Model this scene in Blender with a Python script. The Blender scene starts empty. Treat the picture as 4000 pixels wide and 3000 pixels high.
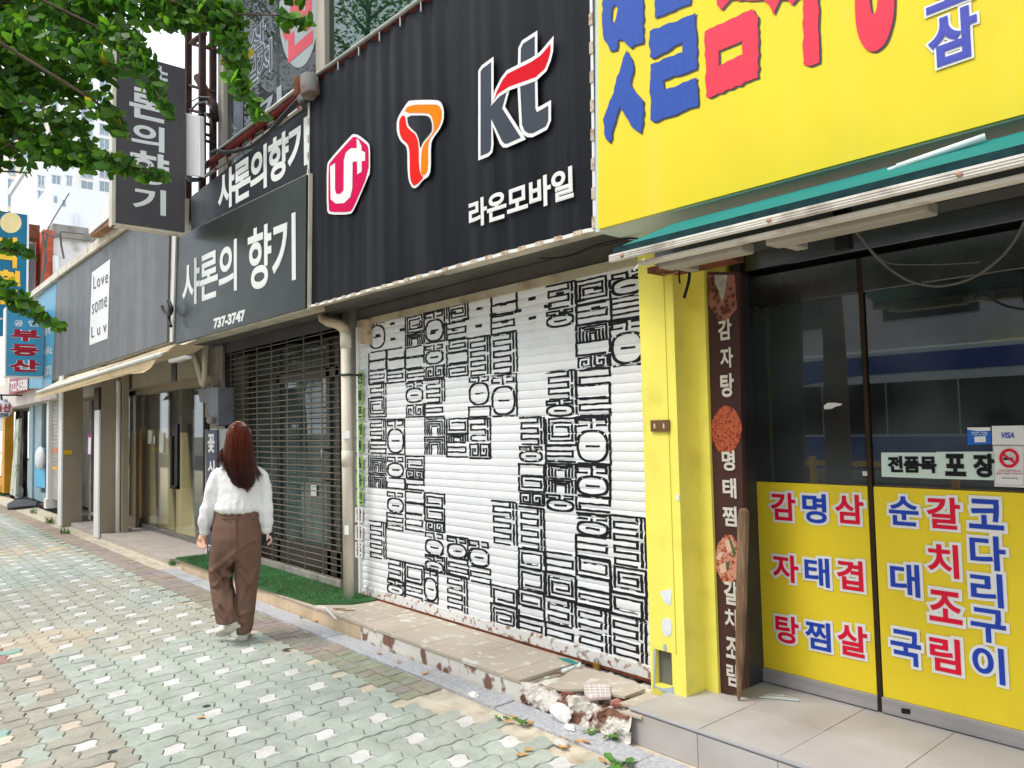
import bpy, bmesh, math, random
import numpy as np
from mathutils import Vector, Matrix, noise
from math import radians as R, sin, cos, pi
random.seed(7)
SC = bpy.context.scene; COL = SC.collection
# ---------------------------------------------------------------- camera
F = 3000.0                                   # focal length in pixels of a 4000 x 3000 frame
D = Vector((-0.75629127, 0.65185014, 0.05581138)); RT = Vector((0.65177843, 0.75809065, -0.02198751)); UP = Vector((0.05664264, -0.0197477, 0.9981992))
CAM = Vector((0, 0, 1.55))
cd = bpy.data.cameras.new('camera'); cam = bpy.data.objects.new('camera', cd); COL.objects.link(cam)
cd.sensor_width = 36; cd.lens = F / 4000 * 36; cd.clip_end = 2000; cd.clip_start = 0.05
m3 = Matrix((RT, UP, -D)).transposed().to_4x4(); m3.translation = CAM; cam.matrix_world = m3
SC.camera = cam
# ---------------------------------------------------------------- world, sun, exposure
SUN_EL, SUN_AZ = R(58), R(200)               # azimuth measured from +Y clockwise: sun over the street, behind the viewer
w = bpy.data.worlds.new('World'); SC.world = w; w.use_nodes = True
nt = w.node_tree; bg = nt.nodes['Background']
sky = nt.nodes.new('ShaderNodeTexSky'); sky.sky_type = 'NISHITA'; sky.sun_disc = False
sky.sun_elevation = SUN_EL; sky.sun_rotation = SUN_AZ; sky.dust_density = 6.0; sky.air_density = 1.0; sky.ozone_density = 0.4
mx = nt.nodes.new('ShaderNodeMix'); mx.data_type = 'RGBA'; mx.inputs[0].default_value = 0.72   # a bright overcast cloud layer over the clear sky
mx.inputs[7].default_value = (11.0, 11.9, 13.0, 1)
nt.links.new(sky.outputs[0], mx.inputs[6]); nt.links.new(mx.outputs[2], bg.inputs[0]); bg.inputs[1].default_value = 0.10
sd = bpy.data.lights.new('sun', 'SUN'); sun = bpy.data.objects.new('sun', sd); COL.objects.link(sun)
sd.energy = 1.1; sd.angle = R(18); sd.color = (1, .975, .94)
sv = Vector((sin(SUN_AZ) * cos(SUN_EL), cos(SUN_AZ) * cos(SUN_EL), sin(SUN_EL)))
sun.rotation_euler = sv.to_track_quat('Z', 'Y').to_euler(); sun.location = (0, -20, 30)
SC.view_settings.view_transform = 'Standard'; SC.view_settings.look = 'None'; SC.view_settings.exposure = 0.95; SC.view_settings.gamma = 1
SC.cycles.max_bounces = 8; SC.cycles.transparent_max_bounces = 16; SC.cycles.caustics_reflective = False; SC.cycles.caustics_refractive = False
# ---------------------------------------------------------------- measuring helpers: photo pixel -> point on a real plane
def ray(x, y): return D + RT * ((x - 2000) / F) - UP * ((y - 1500) / F)
def P(x, y, Y):
    v = ray(x, y); return CAM + v * (Y / v.y)
def PX(x, y, X):
    v = ray(x, y); return CAM + v * (X / v.x)
def G(x, y, z=0.0):
    v = ray(x, y); return CAM + v * ((z - CAM.z) / v.z)
def W(x, y, dep): return CAM + ray(x, y) * dep
def proj(p):
    q = Vector(p) - CAM; d = q.dot(D)
    if d < .05: return None
    return 2000 + F * q.dot(RT) / d, 1500 - F * q.dot(UP) / d
# ---------------------------------------------------------------- materials
def S(r, g, b):
    f = lambda c: (c / 255 / 12.92) if c <= 10 else ((c / 255 + .055) / 1.055) ** 2.4
    return (f(r), f(g), f(b))
_M = {}
def M(name, col, rough=.5, metal=0., var=.12, scale=2.5, bump=0., bscale=60., streak=0., scol=(.5, .5, .48), sscale=(7, 7, .35), dirt=0., dcol=(.12, .1, .08), dscale=3., dr=(.5, .72), spec=.2, trans=0., alpha=1.):
    if name in _M: return _M[name]
    m = bpy.data.materials.new(name); m.use_nodes = True; _M[name] = m
    n = m.node_tree.nodes; l = m.node_tree.links; b = n['Principled BSDF']
    b.inputs['Roughness'].default_value = rough; b.inputs['Metallic'].default_value = metal; b.inputs['Specular IOR Level'].default_value = spec
    tc = n.new('ShaderNodeTexCoord'); g = n.new('ShaderNodeNewGeometry')
    pos = g.outputs['Position']
    def nz(sc, det=4, vec=None):
        t = n.new('ShaderNodeTexNoise'); t.inputs['Scale'].default_value = sc; t.inputs['Detail'].default_value = det; l.new(vec or pos, t.inputs['Vector']); return t.outputs['Fac']
    def ramp(fac, a, bb):
        r = n.new('ShaderNodeMapRange'); r.inputs[1].default_value = a; r.inputs[2].default_value = bb; l.new(fac, r.inputs[0]); return r.outputs[0]
    def mix(fac, c1, c2):
        x = n.new('ShaderNodeMix'); x.data_type = 'RGBA'
        if hasattr(fac, 'links'): l.new(fac, x.inputs[0])
        else: x.inputs[0].default_value = fac
        for i, c in ((6, c1), (7, c2)):
            if hasattr(c, 'links'): l.new(c, x.inputs[i])
            else: x.inputs[i].default_value = (*c, 1)
        return x.outputs[2]
    def mul(a, k):
        x = n.new('ShaderNodeMath'); x.operation = 'MULTIPLY'; l.new(a, x.inputs[0])
        if hasattr(k, 'links'): l.new(k, x.inputs[1])
        else: x.inputs[1].default_value = k
        return x.outputs[0]
    lo = tuple(max(0, c * (1 - var)) for c in col); hi = tuple(min(1, c * (1 + var)) for c in col)
    c = mix(ramp(nz(scale), .3, .7), lo, hi)
    if streak:
        mp = n.new('ShaderNodeMapping'); mp.inputs['Scale'].default_value = sscale; l.new(pos, mp.inputs[0])
        c = mix(mul(ramp(nz(1.0, 5, mp.outputs[0]), .48, .75), streak), c, scol)
    if dirt:
        c = mix(mul(ramp(nz(dscale, 6), *dr), dirt), c, dcol)
    l.new(c, b.inputs['Base Color'])
    if bump:
        bp = n.new('ShaderNodeBump'); bp.inputs['Strength'].default_value = bump; bp.inputs['Distance'].default_value = .01
        l.new(nz(bscale, 5), bp.inputs['Height']); l.new(bp.outputs[0], b.inputs['Normal'])
    rr = n.new('ShaderNodeMapRange'); l.new(nz(scale * 4), rr.inputs[0]); rr.inputs[3].default_value = max(.02, rough - .08); rr.inputs[4].default_value = min(1, rough + .12)
    l.new(rr.outputs[0], b.inputs['Roughness'])
    m['out'] = 1
    return m
def glass(name, tint=(.8, .9, .88), refl=1.0, dust_sheen=.04, dcol=(.5, .52, .5)):
    if name in _M: return _M[name]
    m = bpy.data.materials.new(name); m.use_nodes = True; _M[name] = m
    n = m.node_tree.nodes; l = m.node_tree.links; n.clear()
    o = n.new('ShaderNodeOutputMaterial'); t = n.new('ShaderNodeBsdfTransparent'); t.inputs[0].default_value = (*tint, 1)
    g = n.new('ShaderNodeBsdfGlossy'); g.inputs['Roughness'].default_value = .012
    fr = n.new('ShaderNodeLayerWeight'); fr.inputs[0].default_value = .5        # Schlick's curve, the same from both sides of the pane
    pw_ = n.new('ShaderNodeMath'); pw_.operation = 'POWER'; pw_.inputs[1].default_value = 5; l.new(fr.outputs['Facing'], pw_.inputs[0])
    ml = n.new('ShaderNodeMath'); ml.operation = 'MULTIPLY_ADD'; ml.inputs[1].default_value = .9; ml.inputs[2].default_value = .045 * refl; l.new(pw_.outputs[0], ml.inputs[0])
    mxs = n.new('ShaderNodeMixShader'); l.new(ml.outputs[0], mxs.inputs[0]); l.new(t.outputs[0], mxs.inputs[1]); l.new(g.outputs[0], mxs.inputs[2])
    df = n.new('ShaderNodeBsdfDiffuse'); df.inputs[0].default_value = (*dcol, 1)
    tx = n.new('ShaderNodeTexNoise'); tx.inputs['Scale'].default_value = 2.2; tx.inputs['Detail'].default_value = 6
    ge = n.new('ShaderNodeNewGeometry'); l.new(ge.outputs['Position'], tx.inputs['Vector'])
    mr = n.new('ShaderNodeMapRange'); mr.inputs[1].default_value = .35; mr.inputs[2].default_value = .8; mr.inputs[3].default_value = dust_sheen * .3; mr.inputs[4].default_value = dust_sheen * 2; l.new(tx.outputs['Fac'], mr.inputs[0])  # diffuse veil: dust, and on some panes a painted reflection
    m2 = n.new('ShaderNodeMixShader'); l.new(mr.outputs[0], m2.inputs[0]); l.new(mxs.outputs[0], m2.inputs[1]); l.new(df.outputs[0], m2.inputs[2])
    l.new(m2.outputs[0], o.inputs[0]); return m
def vcolmat(name, rough=.8, bump=.15, bscale=90, var=.16):
    m = bpy.data.materials.new(name); m.use_nodes = True; _M[name] = m
    n = m.node_tree.nodes; l = m.node_tree.links; b = n['Principled BSDF']; b.inputs['Roughness'].default_value = rough; b.inputs['Specular IOR Level'].default_value = .25
    a = n.new('ShaderNodeVertexColor'); a.layer_name = 'Col'
    g = n.new('ShaderNodeNewGeometry'); t = n.new('ShaderNodeTexNoise'); t.inputs['Scale'].default_value = 6; t.inputs['Detail'].default_value = 8; t.inputs['Roughness'].default_value = .7; l.new(g.outputs['Position'], t.inputs['Vector'])
    mr = n.new('ShaderNodeMapRange'); mr.inputs[1].default_value = .3; mr.inputs[2].default_value = .7; mr.inputs[3].default_value = 1 - var; mr.inputs[4].default_value = 1 + var; l.new(t.outputs['Fac'], mr.inputs[0])
    x = n.new('ShaderNodeMix'); x.data_type = 'RGBA'; x.blend_type = 'MULTIPLY'; x.inputs[0].default_value = 1
    l.new(a.outputs[0], x.inputs[6]); l.new(mr.outputs[0], x.inputs[7])
    t3 = n.new('ShaderNodeTexNoise'); t3.inputs['Scale'].default_value = 170; t3.inputs['Detail'].default_value = 3; l.new(g.outputs['Position'], t3.inputs['Vector'])
    m3_ = n.new('ShaderNodeMapRange'); m3_.inputs[1].default_value = .3; m3_.inputs[2].default_value = .7; m3_.inputs[3].default_value = .86; m3_.inputs[4].default_value = 1.12; l.new(t3.outputs['Fac'], m3_.inputs[0])
    x3 = n.new('ShaderNodeMix'); x3.data_type = 'RGBA'; x3.blend_type = 'MULTIPLY'; x3.inputs[0].default_value = 1; l.new(x.outputs[2], x3.inputs[6]); l.new(m3_.outputs[0], x3.inputs[7])
    t4 = n.new('ShaderNodeTexNoise'); t4.inputs['Scale'].default_value = 1.3; t4.inputs['Detail'].default_value = 7; t4.inputs['Roughness'].default_value = .65; l.new(g.outputs['Position'], t4.inputs['Vector'])
    m4_ = n.new('ShaderNodeMapRange'); m4_.inputs[1].default_value = .52; m4_.inputs[2].default_value = .78; m4_.inputs[4].default_value = .32; l.new(t4.outputs['Fac'], m4_.inputs[0])
    x4 = n.new('ShaderNodeMix'); x4.data_type = 'RGBA'; x4.inputs[7].default_value = (*S(150, 140, 120), 1); l.new(m4_.outputs[0], x4.inputs[0]); l.new(x3.outputs[2], x4.inputs[6]); l.new(x4.outputs[2], b.inputs['Base Color'])
    t2 = n.new('ShaderNodeTexNoise'); t2.inputs['Scale'].default_value = bscale; t2.inputs['Detail'].default_value = 4; l.new(g.outputs['Position'], t2.inputs['Vector'])
    bp = n.new('ShaderNodeBump'); bp.inputs['Strength'].default_value = bump; bp.inputs['Distance'].default_value = .008; l.new(t2.outputs['Fac'], bp.inputs['Height']); l.new(bp.outputs[0], b.inputs['Normal'])
    return m
# ---------------------------------------------------------------- mesh helpers
OFF = {}
def tag(o, label=None, cat=None, group=None, kind=None):
    if label: o['label'] = label
    if cat: o['category'] = cat
    if group: o['group'] = group
    if kind: o['kind'] = kind
    return o
def empty(name, loc, label, cat, group=None):
    o = bpy.data.objects.new(name, None); COL.objects.link(o); o.location = loc; o.empty_display_size = .1
    OFF[o] = Vector(loc); return tag(o, label, cat, group)
class MB:
    def __init__(s): s.v = []; s.f = []; s.sm = []
    def add(s, vs, fs, smooth=False):
        k = len(s.v); s.v += [tuple(q) for q in vs]; s.f += [tuple(i + k for i in f) for f in fs]; s.sm += [smooth] * len(fs); return s
    def box(s, a, b):
        x0, x1 = sorted((a[0], b[0])); y0, y1 = sorted((a[1], b[1])); z0, z1 = sorted((a[2], b[2]))
        return s.add([(x0, y0, z0), (x1, y0, z0), (x1, y1, z0), (x0, y1, z0), (x0, y0, z1), (x1, y0, z1), (x1, y1, z1), (x0, y1, z1)],
                     [(0, 3, 2, 1), (4, 5, 6, 7), (0, 1, 5, 4), (1, 2, 6, 5), (2, 3, 7, 6), (3, 0, 4, 7)])
    def prism(s, pts, ext):
        n = len(pts); pts = [Vector(p) for p in pts]; e = Vector(ext)
        nn = Vector((0, 0, 0))
        for i in range(n): nn += (pts[i] - pts[0]).cross(pts[(i + 1) % n] - pts[0])
        if nn.dot(e) > 0: pts = pts[::-1]
        b = [p + e for p in pts]
        return s.add(pts + b, [tuple(range(n)), tuple(range(2 * n - 1, n - 1, -1))] + [(i, i + n, (i + 1) % n + n, (i + 1) % n) for i in range(n)])
    def tube(s, pts, r, seg=8, cap=True, taper=None):
        pts = [Vector(p) for p in pts]; n = len(pts); vs = []; fs = []
        ref = Vector((0, 0, 1)); prev = None
        for i, p in enumerate(pts):
            t = (pts[min(i + 1, n - 1)] - pts[max(i - 1, 0)]).normalized()
            if prev is None:
                a = t.cross(ref)
                if a.length < .1: a = t.cross(Vector((1, 0, 0)))
            else: a = prev - t * prev.dot(t)
            a.normalize(); prev = a; b = t.cross(a)
            rr = r[i] if isinstance(r, (list, tuple)) else r
            vs += [p + (a * cos(2 * pi * k / seg) + b * sin(2 * pi * k / seg)) * rr for k in range(seg)]
        for i in range(n - 1):
            for k in range(seg):
                a0 = i * seg + k; a1 = i * seg + (k + 1) % seg
                fs.append((a0, a1, a1 + seg, a0 + seg))
        if cap: fs += [tuple(range(seg - 1, -1, -1)), tuple(range((n - 1) * seg, n * seg))]
        return s.add(vs, fs, seg > 5)
    def loft(s, rings, seg=20):
        # rings: (center, a-axis vector, b-axis vector)
        vs = []; fs = []; n = len(rings)
        for c, a, b in rings:
            c = Vector(c); vs += [c + Vector(a) * cos(2 * pi * k / seg) + Vector(b) * sin(2 * pi * k / seg) for k in range(seg)]
        for i in range(n - 1):
            for k in range(seg):
                a0 = i * seg + k; a1 = i * seg + (k + 1) % seg
                fs.append((a0, a1, a1 + seg, a0 + seg))
        fs += [tuple(range(seg - 1, -1, -1)), tuple(range((n - 1) * seg, n * seg))]
        return s.add(vs, fs, True)
    def sphere(s, c, r, seg=12, rings=8):
        c = Vector(c); r = Vector(r) if not isinstance(r, (int, float)) else Vector((r, r, r)); vs = []; fs = []
        for i in range(rings + 1):
            th = pi * i / rings
            vs += [c + Vector((r.x * sin(th) * cos(2 * pi * k / seg), r.y * sin(th) * sin(2 * pi * k / seg), r.z * cos(th))) for k in range(seg)]
        for i in range(rings):
            for k in range(seg):
                a0 = i * seg + k; a1 = i * seg + (k + 1) % seg; fs.append((a0, a0 + seg, a1 + seg, a1))
        return s.add(vs, fs, True)
    def build(s, name, mat, parent=None, bevel=0., label=None, cat=None, group=None, kind=None):
        me = bpy.data.meshes.new(name); off = OFF.get(parent)
        if parent is None and kind is None:
            a = np.array(s.v); off = Vector((float((a[:, 0].min() + a[:, 0].max()) / 2), float((a[:, 1].min() + a[:, 1].max()) / 2), float(a[:, 2].min())))
        if off is None: off = Vector((0, 0, 0))
        me.from_pydata([(x - off.x, y - off.y, z - off.z) for x, y, z in s.v], [], s.f)
        me.polygons.foreach_set('use_smooth', s.sm); me.materials.append(mat); me.update()
        o = bpy.data.objects.new(name, me); COL.objects.link(o)
        if parent is None: o.location = off
        else: o.parent = parent
        OFF[o] = off
        if bevel:
            bv = o.modifiers.new('b', 'BEVEL'); bv.width = bevel; bv.segments = 2; bv.limit_method = 'ANGLE'; bv.angle_limit = R(50)
        return tag(o, label, cat, group, kind)
def panel(pxs, Y, depth):                     # polygon seen at these photo pixels on plane y=Y, with thickness into the building
    return MB().prism([P(x, y, Y) for x, y in pxs], (0, depth, 0))
def dup(o, parent=None, loc=None, label=None):
    c = o.copy(); COL.objects.link(c); OFF[c] = OFF.get(o)
    if parent is not None: c.parent = parent
    if loc is not None: c.location = loc
    if label: c['label'] = label
    for ch in list(o.children): dup(ch, c)
    return c
# ---------------------------------------------------------------- lettering
_T = {}
def tmesh(s, off, sp=1.0):
    k = (s, off, sp)
    if k not in _T:
        c = bpy.data.curves.new('t', 'FONT'); c.body = s; c.offset = off; c.resolution_u = 5; c.fill_mode = 'FRONT'; c.space_character = sp
        o = bpy.data.objects.new('t', c); m = bpy.data.meshes.new_from_object(o)
        _T[k] = ([(v.co.x, v.co.y) for v in m.vertices], [tuple(p.vertices) for p in m.polygons])
        bpy.data.objects.remove(o); bpy.data.curves.remove(c); bpy.data.meshes.remove(m)
    return _T[k]
_B = {}
def loops_of(s, off, sp):
    k = (s, off, sp)
    if k not in _B:
        v, f = tmesh(s, off, sp); de = {}
        key = lambda i: (round(v[i][0], 4), round(v[i][1], 4))
        es = set()
        for p in f:
            for a, b in zip(p, p[1:] + p[:1]): es.add((key(a), key(b)))
        nx = {a: b for a, b in es if (b, a) not in es}; out = []
        while nx:
            a = next(iter(nx)); lp = []
            while a in nx: lp.append(a); a = nx.pop(a)
            if len(lp) > 2: out.append(lp)
        _B[k] = out
    return _B[k]
def letter_into(mb, s, o, ux, uz, off=.03, sp=1.0, slant=0., out=None, back=None):
    """fit string s in the parallelogram o + u*ux + v*uz; strokes thicker than the font get a border strip; back collects a wider border (outline)"""
    base = min(off, 0.); v, f = tmesh(s, base, sp); a = np.array(v); x0, y0 = a.min(0); x1, y1 = a.max(0)
    e = max(0., off - base); o = Vector(o); ux = Vector(ux); uz = Vector(uz); n = ux.cross(uz).normalized()
    def mp(x, y, d=0.):
        q = (y - y0 + e) / (y1 - y0 + 2 * e); return o + ux * ((x - x0 + e) / (x1 - x0 + 2 * e) + slant * q) + uz * q + n * d
    mb.add([mp(x, y) for x, y in v], f)
    def border(m_, wd, d0, st, sl):
        for k, lp in enumerate(loops_of(s, base, sp)):
            L, R_ = [], []; N = len(lp)
            for i in range(N):
                p0, p1, p2 = lp[i - 1], lp[i], lp[(i + 1) % N]
                d1 = Vector((p1[0] - p0[0], p1[1] - p0[1])); d2 = Vector((p2[0] - p1[0], p2[1] - p1[1]))
                if d1.length < 1e-6 or d2.length < 1e-6: d1 = d2 = (d1 if d1.length > d2.length else d2)
                d1.normalize(); d2.normalize(); t = d1 + d2
                t = t.normalized() if t.length > .2 else d1
                m2 = Vector((t.y, -t.x)); c = max(.6, m2.dot(Vector((d1.y, -d1.x)))); m2 = m2 / c
                L.append(mp(p1[0] + m2.x * wd, p1[1] + m2.y * wd, d0 - st * (k + 2) - sl * i)); R_.append(mp(p1[0] - m2.x * .012, p1[1] - m2.y * .012, d0 - st * (k + .5) - sl * i))
            m_.add(L + R_, [(i, i + N, (i + 1) % N + N, (i + 1) % N) for i in range(N)])
    if e > 0: border(mb, e, -.0003, .00010, .000004)
    if out: border(back, out - base, -.0020, .0004, .000016)
def lett(items, Y, mat, parent, off=.03, out=None, outmat=None, dy=.004, name='lettering', sp=1.0):
    """items: (string, xl, ytop_l, ybot_l, xr, ytop_r, ybot_r) in photo pixels on plane y=Y, each run fitted to that box"""
    for s, xl, tl, bl, xr, tr, br in items:
        a = MB(); b = MB(); o = P(xl, bl, Y - dy); tlp = P(xl, tl, Y - dy); brp = P(xr, br, Y - dy); trp = P(xr, tr, Y - dy)
        uz = ((tlp - o) + (trp - brp)) / 2; ux2 = ((brp - o) + (trp - tlp)) / 2
        letter_into(a, s, o, Vector((ux2.x, 0, ux2.z)), Vector((0, 0, uz.z)), off, sp, 0, out, b)
        r = a.build(name, mat, parent)
        if out: b.build('lettering_outline', outmat, parent)
    return r
def chars(items, Y, mat, parent, off=.03, out=None, outmat=None, dy=.004, name='lettering', T=lambda x, y: (x, y)):
    for k, (s, x0, x1, y0, y1) in enumerate(items):
        (xl, tl), (xr, bl) = T(x0, y0), T(x1, y1); a = MB(); b = MB(); D_ = Y - dy - .0001 * (k % 5)
        cx, cy = (xl + xr) / 2, (tl + bl) / 2
        l, r_, t, bo = P(xl, cy, D_), P(xr, cy, D_), P(cx, tl, D_), P(cx, bl, D_)
        letter_into(a, s, Vector((l.x, D_, bo.z)), Vector((r_.x - l.x, 0, 0)), Vector((0, 0, t.z - bo.z)), off, 1., 0, out, b)
        o = a.build(name, mat, parent)
        if out: b.build('lettering_outline', outmat, parent)
    return o
def flat(polys, Y, mat, parent, name, dy=.003, T=lambda x, y: (x, y), hole=None):
    """flat cut-out shapes on plane y=Y (triangulated, holes allowed as second list)"""
    bm = bmesh.new()
    for pl in polys:
        loops = pl if isinstance(pl[0][0], (list, tuple)) else [pl]
        es = []
        for lp in loops:
            vs = [bm.verts.new(P(*T(x, y), Y - dy)) for x, y in lp]
            es += [bm.edges.new((vs[i], vs[(i + 1) % len(vs)])) for i in range(len(vs))]
        bmesh.ops.triangle_fill(bm, use_beauty=True, edges=es)
    bm.normal_update()
    for f in bm.faces:
        if f.normal.y > 0: f.normal_flip()
    mb = MB(); bm.verts.index_update(); mb.add([v.co.copy() for v in bm.verts], [[v.index for v in f.verts] for f in bm.faces]); bm.free()
    return mb.build(name, mat, parent)
def smooth_poly(pts, k=3):
    """Chaikin rounding of a closed outline"""
    for _ in range(k - 1):
        q = []
        for i in range(len(pts)):
            a, b = pts[i], pts[(i + 1) % len(pts)]
            q += [(a[0] * .78 + b[0] * .22, a[1] * .78 + b[1] * .22), (a[0] * .22 + b[0] * .78, a[1] * .22 + b[1] * .78)]
        pts = q
    return pts
def ribbon(mb, pts, w, Y, dy=.0035, closed=True, T=lambda x, y: (x, y)):
    q = [P(*T(x, y), Y - dy) for x, y in pts]; n = len(q); L = []; Rr = []
    for i in range(n):
        p0 = q[i - 1] if (closed or i > 0) else q[i]; p1 = q[(i + 1) % n] if (closed or i < n - 1) else q[i]
        d1 = (q[i] - p0); d2 = (p1 - q[i])
        d1 = d1.normalized() if d1.length > 1e-7 else d2.normalized(); d2 = d2.normalized() if d2.length > 1e-7 else d1
        t = (d1 + d2); t = t.normalized() if t.length > 1e-4 else d1
        nrm = Vector((-t.z, 0, t.x)); k = 1 / max(.45, abs(nrm.dot(Vector((-d1.z, 0, d1.x)))))
        L.append(q[i] + nrm * w / 2 * k); Rr.append(q[i] - nrm * w / 2 * k)
    m = n if closed else n - 1
    mb.add(L + Rr, [(i, (i + 1) % n, (i + 1) % n + n, i + n)[::-1] for i in range(m)])
# ---------------------------------------------------------------- palette
WHITE = M('white_paint', (.78, .78, .76), .45, var=.05, streak=.25, scol=(.45, .42, .36))
CREAM = M('cream_metal', S(214, 208, 190), .45, var=.08, streak=.5, scol=S(140, 125, 100), dirt=.4, dcol=S(110, 95, 75))
PVC = M('pvc_pipe', S(222, 214, 196), .4, var=.06, dirt=.35, dcol=S(140, 125, 100), dscale=2)
DKGREY = M('dark_grey_paint', S(70, 70, 70), .5, var=.2, dirt=.4, dcol=S(40, 38, 35))
CONC = M('old_concrete', S(150, 146, 138), .85, var=.2, bump=.3, bscale=40, streak=.4, scol=S(90, 86, 78), dirt=.5, dcol=S(90, 82, 70))
STEEL = M('stainless_steel', S(150, 150, 152), .28, metal=.9, var=.12, dirt=.3, dcol=(.15, .14, .13))
DSTEEL = M('dark_steel', S(74, 74, 76), .35, metal=.6, var=.2, dirt=.4, dcol=S(50, 40, 32))
BLACK = M('black_plastic', (.012, .012, .013), .4, var=.2)
BLKPAINT = M('black_paint', (.010, .010, .014), .5, var=.3, scale=30)
RUST = M('rusty_steel', S(112, 62, 42), .75, var=.35, scale=9, bump=.3, bscale=60, dirt=.7, dcol=S(60, 36, 28), dscale=8)
YEL = M('yellow_paint', S(243, 231, 106), .5, var=.05, streak=.2, scol=S(190, 170, 60), dirt=.25, dcol=S(150, 130, 50), dscale=5, bump=.08, bscale=25)
WHT_V = M('white_vinyl', (.80, .80, .79), .4, var=.03)
SILV_V = M('pale_grey_vinyl', S(222, 226, 222), .4, var=.04)
RED_V = M('red_vinyl', S(222, 24, 58), .4, var=.05); BLUE_V = M('blue_vinyl', S(38, 70, 178), .4, var=.05)
TAUPE = M('taupe_panel', S(150, 141, 122), .6, var=.08, bump=.1, bscale=150)
GLASS = glass('shop_glass', (.96, .98, .96), 1.0, .03); DGLASS = glass('tinted_glass', (.42, .45, .45), 2.6, .11, (.30, .36, .38))
DARKROOM = M('dark_interior', S(60, 64, 64), .9, var=.3, scale=.8)
# ---------------------------------------------------------------- ground
def sheet(name, x0, x1, y0, y1, z, mat): return MB().add([(x0, y0, z), (x1, y0, z), (x1, y1, z), (x0, y1, z)], [(0, 1, 2, 3)]).build(name, mat, kind='structure')
SAND = M('sandy_grit', S(202, 191, 170), .95, var=.18, scale=8, bump=.5, bscale=140, dirt=.5, dcol=S(140, 120, 92), dscale=9)
sheet('ground', -400, 400, -400, 400, -.16, M('ground_dirt', S(120, 116, 106), .95, var=.2))
sheet('pavement_bed', -60, 12, -3.9, 3.2, -.012, SAND)
sheet('road', -300, 60, -13.5, -4.1, -.14, M('asphalt', (.055, .055, .057), .9, var=.25, bump=.4, bscale=120))
kb = MB()
for i in range(60): kb.box((-58 + i, -4.1, -.14), (-57.006 + i, -3.9, .0))
kb.build('kerb', M('granite', S(160, 160, 158), .85, var=.2, scale=90, bump=.25, bscale=150), kind='structure', bevel=.01)
# interlocking pavers, every block modelled
CX, CY = .3600, .3150; X0, Y0 = -4.78 - CX / 2, 1.245 - CY / 2
ux, uy = CX / 3, CY / 3
def warp(u, v):
    tri = lambda t: (abs(((t + .25) % 1) * 4 - 2) - 1) * -1
    return X0 + (u + .05 * sin(2 * pi * v)) * ux, Y0 + (v + .125 * tri(u) - .0) * uy
BLK = [((1, 1, 2, 2), 1), ((0, 0, 1, 2), 0), ((1, 0, 3, 1), 0), ((2, 1, 3, 3), 0), ((0, 2, 2, 3), 0)]
GRN = S(168, 174, 162); TAN = S(160, 156, 142); WHB = S(208, 205, 200); PIN = S(206, 190, 170); TEAL = S(140, 168, 158); REDB = S(164, 126, 116); SANDC = S(184, 172, 152)
vs, fs, cs = [], [], []
rnd = random.Random(3)
def blockmesh(rect, fn, col, sub, z=0., gap=.0035):
    a, b, c, d = rect; per = []
    n = sub
    for i in range(n * int(c - a)): per.append((a + i / n, b))
    for i in range(n * int(d - b)): per.append((c, b + i / n))
    for i in range(n * int(c - a)): per.append((c - i / n, d))
    for i in range(n * int(d - b)): per.append((a, d - i / n))
    pts = [fn(*p) for p in per]; cx = sum(p[0] for p in pts) / len(pts); cy = sum(p[1] for p in pts) / len(pts)
    k = len(vs); m = len(pts)
    tz = z + rnd.uniform(-.003, .003); tx = rnd.uniform(-.008, .008); ty = rnd.uniform(-.008, .008)
    def ring(g, dz):
        for x, y in pts:
            dx, dy = x - cx, y - cy; L = math.hypot(dx, dy)
            s = max(.2, 1 - g / max(.03, L)); vs.append((cx + dx * s, cy + dy * s, tz + dz + dx * tx + dy * ty))
    ring(gap, -.010); ring(gap + .001, -.003); ring(gap + .004, 0)
    fs.append(tuple(range(k + 2 * m, k + 3 * m)))
    for r_ in range(2):
        for i in range(m): fs.append((k + r_ * m + i, k + r_ * m + (i + 1) % m, k + (r_ + 1) * m + (i + 1) % m, k + (r_ + 1) * m + i))
    cs.extend([(*col, 1)] * (3 * m))
def inview(x, y, mg=260):
    q = proj((x, y, 0)); return q is not None and -mg < q[0] < 4000 + mg and q[1] < 3000 + mg * 2
def patch(x, y, s=1.0, o=0): return noise.noise(Vector((x * s + o, y * s, o * 1.7)))
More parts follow.
